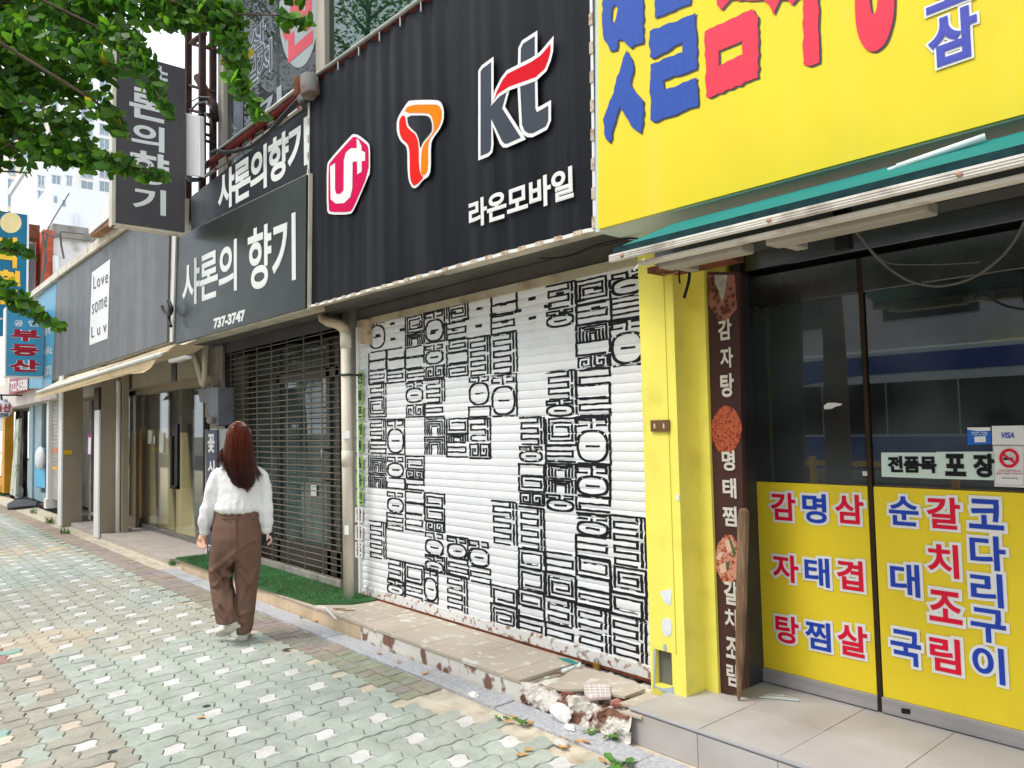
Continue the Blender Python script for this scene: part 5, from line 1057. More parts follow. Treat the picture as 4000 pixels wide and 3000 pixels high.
# teal estate agent signs
TEALS = M('teal_sign_face', S(74, 150, 184), .4, var=.06); DTEAL = M('deep_teal_face', S(24, 104, 134), .4, var=.06)
tw = empty('teal_wall_sign', P(130, 1500, 2.9), 'teal estate agent wall sign with small white letters next to the grey cafe sign', 'sign')
MB().prism([P(x, y, 2.92) for x, y in [(120, 1198), (222, 1092), (203, 1484), (200, 1515), (112, 1518)]], (0, .15, 0)).build('face_panel', TEALS, tw)
MB().prism([P(x, y, 2.90) for x, y in [(36, 1478), (108, 1476), (106, 1520), (35, 1540)]], (0, .15, 0)).build('phone_panel', M('dusky_red_face', S(170, 84, 96), .5, var=.06), tw)
lett([('722-0588', 40, 1482, 1530, 107, 1480, 1513)], 2.90, SILV_V, tw, .03)
lett([('중개', 171, 1285, 1318, 196, 1272, 1305), ('사무소', 171, 1358, 1392, 203, 1350, 1380), ('725-0710', 164, 1438, 1472, 201, 1425, 1466)], 2.92, SILV_V, tw, .02)
BXX = -17.7
eb2 = empty('teal_blade_sign', (BXX, 2.6, 3), 'teal projecting estate agent sign with crimson white-edged Korean letters', 'sign')
ya_, yb_ = PX(24, 1440, BXX).y, PX(166, 1440, BXX).y; za_, zb_ = PX(100, 1468, BXX).z, PX(100, 1205, BXX).z
MB().box((BXX - .3, ya_, za_), (BXX, yb_, zb_)).build('face_panel', TEALS, eb2)
MB().box((BXX - .31, ya_ - .02, za_ - .02), (BXX - .01, ya_ - .001, zb_)).box((BXX - .31, ya_, za_ - .03), (BXX - .01, yb_ + .02, za_ - .002)).build('frame', WHITE, eb2)
def blade(items, X, mat, par, off=.04, out=None, om=None):
    a, b2 = MB(), MB()
    for s, x0_, x1_, yt, yb2 in items:
        l, r_ = PX(x0_, (yt + yb2) / 2, X), PX(x1_, (yt + yb2) / 2, X); t_, d_ = PX((x0_ + x1_) / 2, yt, X), PX((x0_ + x1_) / 2, yb2, X)
        o_ = Vector((X + .006, l.y, d_.z)); letter_into(a, s, o_, (0, r_.y - l.y, 0), (0, 0, t_.z - d_.z), off)
        if out: letter_into(b2, s, o_ - Vector((.003, 0, 0)), (0, r_.y - l.y, 0), (0, 0, t_.z - d_.z), out, off)
    a.build('lettering', mat, par)
    if out: b2.build('lettering_outline', om, par)
blade([('부', 42, 156, 1288, 1332), ('동', 42, 152, 1345, 1390), ('산', 38, 154, 1405, 1452)], BXX, M('crimson_vinyl', S(172, 30, 50), .4), eb2, .05, .10, WHT_V)
blade([('공', 55, 90, 1252, 1275), ('인', 110, 150, 1252, 1275)], BXX, WHT_V, eb2, .03)
bb_ = empty('blue_blade_sign', (-24, 2.8, 4.5), 'tall deep blue projecting sign with a cream disc and yellow brush letters', 'sign')
BX2 = -24.0; ya_, yb_ = PX(-60, 1000, BX2).y, PX(104, 1000, BX2).y; za_, zb_ = PX(60, 1240, BX2).z, PX(60, 832, BX2).z
MB().box((BX2 - .4, ya_, za_), (BX2, yb_, zb_)).build('face_panel', DTEAL, bb_)
MB().box((BX2 - .4, yb_ + .002, za_), (BX2 - .02, yb_ + .05, zb_)).build('frame', WHITE, bb_)
dsk = [Vector((BX2 + .004, PX(42 + 42 * cos(a), 870 + 40 * sin(a), BX2).y, PX(42 + 42 * cos(a), 870 + 40 * sin(a), BX2).z)) for a in [2 * pi * k / 30 for k in range(30)]]
MB().prism(dsk, (-.004, 0, 0)).build('disc', M('cream_disc', S(228, 206, 150), .5, var=.08), bb_)
blade([('박', -10, 80, 925, 1045), ('현', -10, 80, 1055, 1115), ('민', -10, 70, 1130, 1190)], BX2, M('yellow_vinyl', S(236, 186, 56), .4), bb_, .05, .09, M('dark_edge', S(40, 60, 70), .5))
bb3 = MB().prism([PX(x, y, BX2 + .3) for x, y in [(-40, 1250), (22, 1245), (20, 1310), (-40, 1316)]], (-.2, 0, 0)); tag(bb3.build('small_blue_sign', DTEAL), 'small dark blue sign box just under the tall deep blue sign', 'sign')
rs_ = empty('round_sign', PX(10, 1640, -21), 'round white hanging sign with crimson letters and a phone number at the left edge', 'sign')
RX = -21.2; cy_, cz_ = PX(6, 1597, RX).y, PX(6, 1597, RX).z; rr_ = abs(PX(50, 1597, RX).y - cy_)
MB().loft([((RX - .1, cy_, cz_), (0, rr_, 0), (0, 0, rr_)), ((RX, cy_, cz_), (0, rr_, 0), (0, 0, rr_))], 36).build('disc', WHT_V, rs_)
blade([('동', -22, 10, 1578, 1610), ('산', 13, 43, 1576, 1610)], RX, M('crimson_vinyl', S(172, 30, 50)), rs_, .04)
blade([('0588', -2, 32, 1614, 1628), ('자', 2, 13, 1553, 1566), ('이', 17, 29, 1558, 1572)], RX, M('navy_vinyl', S(60, 70, 130), .4), rs_, .03)
MB().tube([(RX - .05, cy_, cz_ + rr_), (RX - .05, cy_, cz_ + rr_ + .12)], .02, 6).tube([(RX - .05, cy_ - .6, cz_ + rr_ + .1), (RX - .05, 3.1, cz_ + rr_ + .1)], .02, 6).build('bracket', BLACK, rs_)
# old brick building behind
ob = empty('brick_building', (-28, 4.5, 0), 'old building with an orange brick pier and flaking white concrete wall behind the signs', 'building')
BR = bpy.data.materials.new('orange_brick'); BR.use_nodes = True; n_ = BR.node_tree.nodes; bt_ = n_.new('ShaderNodeTexBrick'); mpn = n_.new('ShaderNodeMapping'); gn = n_.new('ShaderNodeNewGeometry')
bt_.inputs['Color1'].default_value = (*S(206, 96, 60), 1); bt_.inputs['Color2'].default_value = (*S(176, 78, 52), 1); bt_.inputs['Mortar'].default_value = (*S(140, 90, 74), 1); bt_.inputs['Scale'].default_value = 4.2; bt_.inputs['Mortar Size'].default_value = .02
mpn.inputs['Rotation'].default_value = (R(90), 0, R(90)); BR.node_tree.links.new(gn.outputs['Position'], mpn.inputs[0]); BR.node_tree.links.new(mpn.outputs[0], bt_.inputs['Vector']); BR.node_tree.links.new(bt_.outputs[0], n_['Principled BSDF'].inputs['Base Color']); n_['Principled BSDF'].inputs['Roughness'].default_value = .85
XB = -27.0
def xbox(x0_, x1_, yt, yb2, X, dep): a, b2 = PX(x0_, yb2, X), PX(x1_, yt, X); return (X - dep, a.y, a.z), (X, b2.y, b2.z)
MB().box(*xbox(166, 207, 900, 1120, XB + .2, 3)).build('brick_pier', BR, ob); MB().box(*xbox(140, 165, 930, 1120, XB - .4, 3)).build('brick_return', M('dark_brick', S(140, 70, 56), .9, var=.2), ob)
MB().box(*xbox(206, 470, 918, 1130, XB, 4)).build('flaking_wall', M('flaking_concrete', S(216, 214, 210), .9, var=.06, dirt=1., dcol=S(150, 140, 130), dscale=1.6, bump=.3), ob)
MB().box(*xbox(206, 470, 908, 921, XB + .1, 4)).build('wall_cap', CONC, ob)
MB().tube([PX(217, 1000, XB + .3), PX(217, 1100, XB + .3)], .08, 10).build('pipe', WHITE, ob)
MB().box(*xbox(106, 156, 880, 926, XB + .6, .6)).build('rusty_box', RUST, ob)
cw = MB()
for k in range(9): cw.box(*xbox(98 + k * 4.6, 98 + k * 4.6 + 3.6, 935, 1190, XB - .1 - .03 * (k % 2), .4))
cw.build('corrugated_sheet', M('white_corrugated', S(216, 214, 216), .5), ob)
for q, r0, lb_ in (([(188, 900), (180, 960), (172, 1040), (160, 1110)], .03, 'grey wire trailing down the brick pier edge'), ([(165, 905), (175, 960), (182, 1010), (165, 1095)], .025, 'slack grey wire crossing the brick pier'), ([(236, 915), (240, 960), (250, 1010)], .03, 'grey wire hanging on the flaking wall'),
                    ([(165, 905), (210, 930), (240, 905), (330, 915)], .025, 'wire looped along the top of the flaking wall'), ([(270, 755), (230, 820), (185, 895)], .018, 'thin wire stretched up towards the white tower')):
    tag(MB().tube([PX(x, y, XB + .8) for x, y in q], r0, 5).build('wire', GCAB), lb_, 'wire')
# white low block and two apartment towers
WT = M('tower_white', S(238, 238, 238), .7, var=.03); WTC = M('tower_cream', S(236, 222, 200), .7, var=.03); WG = M('tower_window', S(150, 166, 176), .25, var=.15); WFR = M('tower_frame', S(206, 208, 212), .5)
lw = empty('white_block', PX(320, 1100, -60), 'plain white rendered block behind the brick pier', 'building')
MB().box(*[(q[0], q[1], max(0, q[2]) if i else 0) for i, q in enumerate(xbox(195, 560, 775, 1000, -60, 14))]).build('wall', WT, lw)
MB().tube([PX(300, 830, -59.8), PX(300, 960, -59.8)], .12, 8).build('pipe', WFR, lw)
for x, y in ((212, 775), (245, 790)): MB().box(*xbox(x, x + 11, y - 8, y + 14, -59.95, .2)).build('window', WG, lw)
def tower(name, label, x0_, x1_, ytop, X, cols, rows, y_first, dy_, mat, dep=18):
    a, b2 = PX(x0_, 1500, X), PX(x1_, ytop, X); t_ = empty(name, (X - dep / 2, (a.y + b2.y) / 2, 0), label, 'building', None)
    MB().box((X - dep, a.y, 0), (X, b2.y, b2.z)).build('wall', mat, t_)
    MB().box((X - dep - .2, a.y - .3, b2.z), (X + .3, b2.y + .3, b2.z + .8)).build('parapet', WT, t_)
    first = None
    for c0_, c1_ in cols:
        for r0 in range(rows):
            y = y_first + r0 * dy_; q0, q1 = xbox(c0_, c1_, y, y + dy_ * .56, X + .06, .3)
            m_ = MB().box(q0, q1).build('window', WG, t_)
            q0 = (q0[0] + .1, q0[1], q0[2]); f_ = MB(); w_ = .12
            f_.box((X + .05, q0[1] - w_, q0[2] - w_), (X + .12, q1[1] + w_, q0[2])).box((X + .05, q0[1] - w_, q1[2]), (X + .12, q1[1] + w_, q1[2] + w_)).box((X + .05, (q0[1] + q1[1]) / 2 - .06, q0[2]), (X + .12, (q0[1] + q1[1]) / 2 + .06, q1[2])).build('frame', WFR, m_)
    return t_
tower('apartment_tower', 'white apartment tower with paired windows right of the leaf gap', 285, 560, 120, -150, [(318, 362), (390, 426), (455, 490)], 13, 210, 56, WT)
t2 = tower('apartment_tower', 'white and cream apartment tower with balconies behind the left leaves', 20, 235, 165, -128, [(30, 60), (80, 115), (140, 175), (195, 225)], 11, 270, 62, WTC)
MB().box(*xbox(15, 190, 195, 225, -127, 1.2)).box(*xbox(15, 190, 262, 272, -127, 1.2)).build('balcony', WT, t2)
tower('apartment_tower', 'small white tower rising behind the white block, narrow windows', 130, 290, 640, -100, [(150, 172), (205, 235), (262, 280)], 4, 690, 60, WT)
# ---------------------------------------------------------------- the woman
foot = G(948, 2503); D0 = (foot - CAM).dot(D); PXM = D0 / F            # metres per photo pixel at her distance
wo = empty('person', foot, 'woman with long auburn hair, white blouse and brown wide trousers walking away on the pavement', 'person')
rh = Vector((RT.x, RT.y, 0)).normalized(); fh = Vector((D.x, D.y, 0)).normalized()
def ring(y, xl, xr, dep, ry, sq=False):
    c = W((xl + xr) / 2, y, D0 + dep); return (c, rh * ((xr - xl) / 2 * PXM), fh * ry)
def tring(x, y, dep, r, axis):
    c = W(x, y, D0 + dep); a = Vector(axis).normalized(); u = a.cross(fh); u.normalize(); v = a.cross(u); return (c, u * r, v * r)
def limb(pts, mb, seg=16):
    q = [W(x, y, D0 + d) for x, y, d, r in pts]; out = []
    for i, (x, y, d, r) in enumerate(pts):
        t = (q[min(i + 1, len(q) - 1)] - q[max(i - 1, 0)]).normalized(); u = t.cross(fh)
        if u.length < .2: u = t.cross(rh)
        u.normalize(); v = t.cross(u); out.append((q[i], u * r, v * r))
    mb.loft(out, seg)
def remesh(mb, name, mat, parent, vox, smooth=4, disp=None, it=.5):
    o = mb.build(name, mat, parent); md = o.modifiers.new('r', 'REMESH'); md.mode = 'VOXEL'; md.voxel_size = vox; md.use_smooth_shade = True
    if smooth: s = o.modifiers.new('s', 'SMOOTH'); s.iterations = smooth; s.factor = it
    bpy.context.view_layer.update(); dg = bpy.context.evaluated_depsgraph_get()
    me_ = bpy.data.meshes.new_from_object(o.evaluated_get(dg)); o.modifiers.clear(); old = o.data; o.data = me_; me_.name = name; bpy.data.meshes.remove(old)
    if not me_.materials: me_.materials.append(mat)
    if disp:
        off = OFF[o]; nr = [v.normal.copy() for v in me_.vertices]
        for v, n_ in zip(me_.vertices, nr): v.co += n_ * disp(v.co + off)
        me_.update()
    me_.polygons.foreach_set('use_smooth', [True] * len(me_.polygons)); return o
def pix(p): q = proj(p); return q
SKIN = M('skin', S(226, 178, 152), .5, var=.06)
# body: one continuous figure (head, neck, trunk, arms, hands with fingers, legs)
bd = MB()
bd.sphere(W(933, 1705, D0), (.082, .092, .115), 18, 14)
bd.loft([ring(1740, 913, 953, .0, .05), ring(1800, 912, 955, .01, .052), ring(1830, 895, 975, .01, .06)], 14)
bd.loft([ring(1822, 880, 990, .01, .06), ring(1850, 858, 1012, .01, .09), ring(1900, 862, 1008, .0, .10), ring(1960, 868, 1000, .0, .095), ring(2010, 858, 1006, .0, .105), ring(2080, 848, 1008, .0, .115), ring(2150, 850, 1005, .0, .10)], 18)
bd.sphere(W(930, 1722, D0 + .085), (.012, .014, .02), 8, 6)                 # nose, facing away
for sx in (-1, 1): bd.sphere(W(933 + sx * 41, 1712, D0 + .005), (.012, .018, .03), 8, 6)
limb([(865, 1845, .0, .05), (838, 1900, -.01, .042), (822, 1975, -.0, .038), (808, 2040, .02, .032), (799, 2088, .03, .026)], bd)
limb([(1003, 1845, .0, .05), (1028, 1900, .01, .042), (1036, 1975, .0, .038), (1040, 2040, .03, .032), (1038, 2082, .05, .026)], bd)
# left hand: palm, four curled fingers, thumb
def hand(base, fingers, thumb, palm):
    limb(palm, bd, 12)
    for f_ in fingers: limb(f_, bd, 10)
    limb(thumb, bd, 10)
hand(None, [[(779, 2106, .035, .0105), (772, 2120, .03, .010), (777, 2134, .015, .0095), (788, 2140, .0, .008)],
            [(785, 2110, .025, .0105), (781, 2125, .015, .010), (787, 2139, .0, .0095), (798, 2143, -.015, .008)],
            [(791, 2112, .012, .010), (790, 2126, .0, .0095), (796, 2138, -.012, .009), (804, 2140, -.02, .0075)],
            [(796, 2112, .0, .009), (798, 2124, -.012, .0085), (803, 2133, -.02, .008), (808, 2134, -.025, .007)]],
     [(801, 2094, .04, .011), (806, 2108, .05, .011), (805, 2122, .05, .0095), (801, 2131, .045, .008)],
     [(799, 2084, .03, .024), (793, 2096, .026, .031), (788, 2108, .02, .031), (786, 2114, .018, .02)])
hand(None, [[(1047, 2092, .03, .010), (1056, 2098, .035, .0095), (1060, 2106, .05, .009), (1058, 2112, .065, .008)],
            [(1046, 2098, .035, .010), (1055, 2106, .04, .0095), (1058, 2114, .055, .009), (1055, 2120, .07, .008)],
            [(1043, 2104, .04, .010), (1051, 2113, .045, .0095), (1054, 2121, .06, .009), (1050, 2126, .07, .008)],
            [(1038, 2108, .045, .009), (1045, 2118, .05, .0085), (1048, 2125, .06, .008), (1044, 2129, .07, .007)]],
     [(1030, 2088, .05, .011), (1022, 2094, .055, .011), (1019, 2104, .06, .0095), (1020, 2113, .07, .008)],
     [(1038, 2078, .05, .024), (1038, 2090, .045, .03), (1036, 2102, .045, .028), (1035, 2108, .045, .018)])
limb([(880, 2130, 0, .075), (864, 2260, .02, .045), (874, 2340, -.02, .04), (888, 2415, -.04, .034)], bd)
limb([(966, 2130, 0, .075), (966, 2260, .03, .048), (960, 2350, .02, .045), (955, 2450, .0, .034)], bd)
remesh(bd, 'body', SKIN, wo, .005, 2)
# blouse
bl = MB()
bl.loft([ring(1800, 900, 966, .0, .062), ring(1812, 876, 995, .0, .085), ring(1830, 848, 1022, .0, .10), ring(1870, 850, 1020, .0, .118), ring(1925, 853, 1018, -.005, .125), ring(1965, 846, 1019, -.01, .135), ring(1984, 841, 1018, -.012, .14), ring(1997, 846, 1013, -.008, .135), ring(2006, 862, 1004, 0, .115)], 28)
limb([(866, 1842, .0, .052), (846, 1860, -.005, .055), (833, 1900, -.01, .058), (824, 1940, -.01, .054), (811, 1998, .0, .060), (803, 2045, .015, .056), (800, 2072, .025, .042)], bl)
limb([(1000, 1842, .0, .052), (1022, 1862, .005, .054), (1034, 1900, .008, .054), (1038, 1940, .005, .050), (1039, 1998, .005, .055), (1039, 2035, .02, .055), (1039, 2058, .03, .044)], bl)
def bdisp(p):
    x, y = pix(p); n1 = noise.noise(Vector((x * .035, y * .012, 3.1))); n2 = noise.noise(Vector((x * .06 + y * .02, y * .05, 7)))
    d = .0045 * n1 + .003 * n2 - .004
    if y > 1960: d += .003 * sin(x * .22 + 2 * noise.noise(Vector((x * .03, 1, 1))))
    if (x < 838 or x > 1024) and y > 1900: d += .0025 * sin((y + x * .4) * .11 + 3 * n1)
    return d
BLO = M('white_blouse', (.80, .79, .79), .75, var=.03, bump=.12, bscale=220, spec=.2)
blo = remesh(bl, 'blouse', BLO, wo, .0075, 5, bdisp)
cf = MB()
limb([(801, 2066, .025, .040), (800, 2086, .03, .036)], cf); limb([(1039, 2052, .03, .044), (1039, 2076, .045, .041)], cf)
cf.build('cuff', BLO, blo)
bt2 = MB(); bt2.sphere(W(795, 2062, D0 - .02), .006, 8, 6); bt2.build('button', M('button', S(150, 140, 136), .4), blo)
# trousers
tr1 = MB()
tr1.loft([ring(1990, 852, 1010, 0, .112), ring(2012, 848, 1014, 0, .122), ring(2050, 836, 1016, -.01, .14), ring(2100, 829, 1018, -.015, .15), ring(2145, 828, 1017, -.01, .145), ring(2180, 832, 1014, 0, .12)], 28)
tr1.loft([ring(2130, 830, 925, 0, .13), ring(2170, 826, 920, 0, .125), ring(2225, 820, 910, .02, .115), ring(2258, 823, 903, .02, .11), ring(2295, 828, 906, .0, .105), ring(2340, 834, 916, -.04, .10), ring(2385, 843, 926, -.07, .10), ring(2428, 851, 931, -.09, .10)], 24)
tr1.loft([ring(2130, 915, 1017, 0, .13), ring(2170, 919, 1016, .01, .125), ring(2225, 923, 1011, .03, .115), ring(2290, 927, 1003, .03, .105), ring(2340, 927, 996, .02, .098), ring(2400, 929, 991, .01, .092), ring(2445, 928, 984, .0, .088), ring(2470, 930, 979, .0, .086)], 24)
def ridge(x, y, x0_, y0_, x1_, y1_, w_):
    dx, dy = x1_ - x0_, y1_ - y0_; L = dx * dx + dy * dy; t = ((x - x0_) * dx + (y - y0_) * dy) / L; tt = max(0, min(1, t)); d = math.hypot(x - x0_ - tt * dx, y - y0_ - tt * dy); return math.exp(-(d / w_) ** 2) * (1 - .5 * tt)
FOLD = [(915, 2160, 832, 2225, 10, .016), (905, 2185, 870, 2240, 9, .018), (893, 2215, 862, 2222, 7, -.014), (835, 2228, 862, 2262, 7, .016), (850, 2236, 885, 2268, 8, -.02), (868, 2250, 900, 2236, 7, .022), (890, 2235, 888, 2300, 7, .016), (835, 2300, 880, 2280, 7, -.012), (840, 2292, 862, 2262, 6, .012),
        (1000, 2105, 935, 2150, 9, .012), (985, 2120, 925, 2165, 8, -.012), (925, 2170, 960, 2215, 8, .010), (935, 2225, 975, 2285, 7, .012), (995, 2225, 972, 2285, 7, .014), (975, 2290, 965, 2330, 6, -.012), (900, 2310, 905, 2380, 8, .012), (850, 2375, 880, 2420, 6, .018), (858, 2370, 895, 2412, 6, -.016), (930, 2420, 975, 2440, 6, .014), (935, 2448, 972, 2432, 6, -.014), (940, 2400, 985, 2385, 7, .010), (930, 2380, 945, 2330, 6, .008), (930, 2000, 932, 2150, 5, -.010)]
def tdisp(p):
    x, y = pix(p); q = (Vector(p) - CAM).dot(D) - D0; d = .003 + .005 * noise.noise(Vector((x * .03, y * .014, 2))) + .003 * noise.noise(Vector((x * .07, y * .03, 9)))
    if q < .06:
        for x0_, y0_, x1_, y1_, w_, a in FOLD: d += 1.5 * a * ridge(x, y, x0_, y0_, x1_, y1_, w_)
    if y < 2020: d += .003 * sin(x * .35)
    return d
TRO = M('brown_cloth', S(112, 87, 74), .85, var=.06, scale=40, bump=.15, bscale=300, spec=.15)
tro = remesh(tr1, 'trousers', TRO, wo, .0075, 3, tdisp)
pk = MB()
for pts in ([(867, 2028), (930, 2031)], [(980, 2030), (1010, 2026)]):
    k = []
    for s in range(8):
        x = pts[0][0] + (pts[1][0] - pts[0][0]) * s / 7; y = pts[0][1] + (pts[1][1] - pts[0][1]) * s / 7; u = (x - 926) / 92
        k.append(W(x, y, D0 - .012 - .138 * math.sqrt(max(0, 1 - u * u))))
    pk.tube(k, .0022, 5)
pk.build('pocket_seam', M('dark_seam', S(70, 50, 42), .9), tro)
# shoes
SHO = M('white_sneaker', (.82, .82, .80), .6, var=.05, bump=.1, bscale=120); SOL = M('sneaker_sole', S(226, 220, 206), .7, var=.15, dirt=.5, dcol=S(130, 118, 100))
def shoe(heel, toe, upv, wv):
    ax = (toe - heel); L = ax.length; ax.normalize(); u = (upv - ax * upv.dot(ax)).normalized(); s = ax.cross(u)
    m_ = MB(); rr = []
    for t, w2, h2, lift in ((-.02, .02, .02, .03), (.03, .034, .045, .045), (.15, .038, .055, .055), (.35, .040, .052, .050), (.55, .043, .036, .036), (.75, .046, .028, .030), (.92, .038, .022, .025), (1.0, .018, .012, .018)):
        rr.append((heel + ax * L * t + u * lift, s * w2 * wv, u * h2))
    m_.loft(rr, 16)
    up_ = m_.build('shoe', SHO, wo); sm_ = MB(); ol = []
    for t, w2 in ((-.03, .022), (.02, .034), (.15, .039), (.35, .038), (.55, .043), (.75, .048), (.93, .040), (1.02, .018)): ol.append((t, w2))
    pts = [heel + ax * L * t + s * w2 * wv for t, w2 in ol] + [heel + ax * L * t - s * w2 * wv for t, w2 in ol[::-1]]
    sm_.prism(pts, u * .022).build('sole', SOL, up_, .005)
gz = W(948, 2503, D0); gz.z = .004
shoe(gz + Vector((0, 0, 0)) - fh * .01, gz + fh * .23 - rh * .06, Vector((0, 0, 1)), .98)
h_, t_ = W(925, 2448, D0 - .10), W(852, 2486, D0 + .02); t_.z = max(t_.z, .012)
shoe(h_, t_, Vector((0, 0, 1)) * .8 + fh * .75 - rh * .25, 1.05)
ank = MB(); ank.tube([W(948, 2478, D0), W(950, 2462, D0)], .032, 12).tube([W(916, 2436, D0 - .08), W(908, 2420, D0 - .08)], .034, 12); ank.build('sock', M('white_sock', (.75, .74, .72), .9), wo)
# hair: a smooth shell and several hundred loose locks
HR = [(1647, 922, 946), (1654, 906, 960), (1668, 893, 971), (1690, 884, 978), (1725, 877, 985), (1760, 871, 991), (1795, 868, 996), (1830, 876, 1000), (1862, 890, 1000), (1890, 905, 992), (1908, 930, 984)]
hd_ = {1647: .03, 1654: .06, 1668: .088, 1690: .105, 1725: .112, 1760: .105, 1795: .085, 1830: .05, 1862: .035, 1890: .025, 1908: .012}
cdp = lambda y: -.012 - max(0, y - 1770) * .0009
hs = MB(); hs.loft([ring(y, l + 2, r_ - 2, cdp(y) + (.0 if y < 1760 else 0), hd_[y]) for y, l, r_ in HR], 26)
HAIR = bpy.data.materials.new('auburn_hair'); HAIR.use_nodes = True
n_ = HAIR.node_tree.nodes; l_ = HAIR.node_tree.links; b_ = n_['Principled BSDF']; b_.inputs['Roughness'].default_value = .38; b_.inputs['Specular IOR Level'].default_value = .2
g_ = n_.new('ShaderNodeNewGeometry'); mp_ = n_.new('ShaderNodeMapping'); mp_.inputs['Scale'].default_value = (90, 90, 5); l_.new(g_.outputs['Position'], mp_.inputs[0]); tx_ = n_.new('ShaderNodeTexNoise'); tx_.inputs['Scale'].default_value = 1; l_.new(mp_.outputs[0], tx_.inputs['Vector'])
sp_ = n_.new('ShaderNodeSeparateXYZ'); l_.new(g_.outputs['Position'], sp_.inputs[0]); mr_ = n_.new('ShaderNodeMapRange'); mr_.inputs[1].default_value = W(933, 1870, D0).z; mr_.inputs[2].default_value = W(933, 1690, D0).z; l_.new(sp_.outputs[2], mr_.inputs[0])
mA = n_.new('ShaderNodeMix'); mA.data_type = 'RGBA'; mA.inputs[6].default_value = (*S(44, 22, 20), 1); mA.inputs[7].default_value = (*S(94, 43, 29), 1); l_.new(mr_.outputs[0], mA.inputs[0])      # dyed: dark ends, coppery lengths
mB = n_.new('ShaderNodeMix'); mB.data_type = 'RGBA'; mB.blend_type = 'MULTIPLY'; mB.inputs[0].default_value = 1; l_.new(mA.outputs[2], mB.inputs[6])
mr2 = n_.new('ShaderNodeMapRange'); mr2.inputs[1].default_value = .3; mr2.inputs[2].default_value = .7; mr2.inputs[3].default_value = .45; mr2.inputs[4].default_value = 1.25; l_.new(tx_.outputs['Fac'], mr2.inputs[0]); l_.new(mr2.outputs[0], mB.inputs[7]); l_.new(mB.outputs[2], b_.inputs['Base Color'])
hair = remesh(hs, 'hair', HAIR, wo, .009, 4, lambda p: .003 * noise.noise(Vector((pix(p)[0] * .25, pix(p)[1] * .015, 0))))
lk = MB(); hr = random.Random(21)
def hx(y):
    for (y0_, l0, r0), (y1_, l1, r1) in zip(HR, HR[1:]):
        if y <= y1_: t = max(0, (y - y0_) / (y1_ - y0_)); return l0 + (l1 - l0) * t, r0 + (r1 - r0) * t, hd_[y0_] + (hd_[y1_] - hd_[y0_]) * t
    return HR[-1][1], HR[-1][2], .012
for i in range(520):
    u = hr.uniform(-1, 1); u = math.copysign(abs(u) ** .8, u); sd_ = hr.random() * 50
    end = 1916 - 85 * abs(u - .25) ** 1.5 + hr.uniform(-30, 10); pts = []; N = 15
    front = hr.random() < .12; fl_ = hr.choice((70, 110, 150, 260))
    flip = (.25 if u < .1 else -.1)
    for s in range(N + 1):
        t = s / N; y = 1650 + (end - 1650) * t; l, r_, ry = hx(min(y, 1900)); c = (l + r_) / 2; hw = (r_ - l) / 2 * 1.01
        uu = u * (.96 + .04 * t) + .025 * noise.noise(Vector((t * 2.5, sd_, 0)))
        x = c + hw * uu; dd = math.sqrt(max(0, 1 - min(1, uu * uu)))
        if t > .74: x += (t - .74) ** 1.5 * (u - .1) * fl_ * (1 if abs(u) > .2 else .4) + 5 * noise.noise(Vector((t * 5, sd_, 4)))
        pts.append(W(x, y, D0 + cdp(y) - ry * dd * 1.02 - .003 - hr.uniform(0, .002) if not front else D0 + cdp(y) + ry * dd))
    lk.tube(pts, [.0012 + .0026 * min(1, (N - s) / 4) * (1 if s else .6) for s in range(N + 1)], 4, True)
for side in (-1, 1):
    for i in range(26):
        x0_, y0_ = (874, 1795) if side < 0 else (994, 1790); pts = []; e = hr.uniform(.2, .8)
        for s in range(8):
            t = s / 7
            if side > 0: pts.append(W(x0_ - 4 + 24 * t * e - 12 * t ** 3 * e, y0_ - 30 + 75 * t * (.7 + .3 * e), D0 - .07 - .02 * t))
            else: pts.append(W(x0_ + 30 * t * t * e + 4, y0_ - 30 + 95 * t * (.7 + .3 * e), D0 - .08 - .05 * t))
        lk.tube(pts, [.003 * (1 - s / 8) + .0008 for s in range(8)], 4)
lk.build('loose_lock', HAIR, hair)
# what she holds and carries
nb = empty('notebook', W(1038, 2134, D0), 'black notebook with pale page edges in the right hand of the woman', 'notebook')
q = [W(x, y, D0 + d) for x, y, d in ((1022, 2090, .0), (1040, 2081, .01), (1040, 2120, .01), (1019, 2135, .0))]
q2 = [W(x, y, D0 + d) for x, y, d in ((1049, 2083, .03), (1056, 2084, .03), (1056, 2111, .03), (1046, 2119, .03))]
def slab(a, b2): k = len(a); return MB().add(a + b2, [tuple(range(k))[::-1], tuple(range(k, 2 * k))] + [(i, (i + 1) % k, (i + 1) % k + k, i + k) for i in range(k)])
slab(q, [p + fh * .10 + rh * .012 for p in q]).build('cover', M('black_cover', S(26, 24, 28), .35), nb, .003)
pg = [W(x, y, D0 + d) for x, y, d in ((1041, 2083, .012), (1048, 2084, .012), (1047, 2106, .012), (1041, 2112, .012))]; slab(pg, [p + fh * .10 for p in pg]).build('pages', M('page_edge', S(226, 200, 196), .8), nb)
slab(q2, [p + fh * .09 for p in q2]).build('cover', M('black_cover', S(26, 24, 28)), nb, .002)
bg_ = empty('shoulder_bag', W(840, 2060, D0 + .12), 'sliver of a black bag and strap at the left side of the woman', 'bag')
MB().loft([(W(846, 1985, D0 + .14), rh * .05, fh * .05), (W(842, 2030, D0 + .14), rh * .055, fh * .06), (W(842, 2075, D0 + .14), rh * .045, fh * .05)], 12).build('bag_body', M('black_leather', S(24, 22, 26), .4), bg_, .01)
MB().tube([W(838, 1870, D0 + .06), W(808, 1930, D0 + .09), W(790, 1975, D0 + .12), W(786, 2015, D0 + .13), W(830, 2060, D0 + .14)], .007, 6).build('strap', M('black_leather', S(24, 22, 26)), bg_)
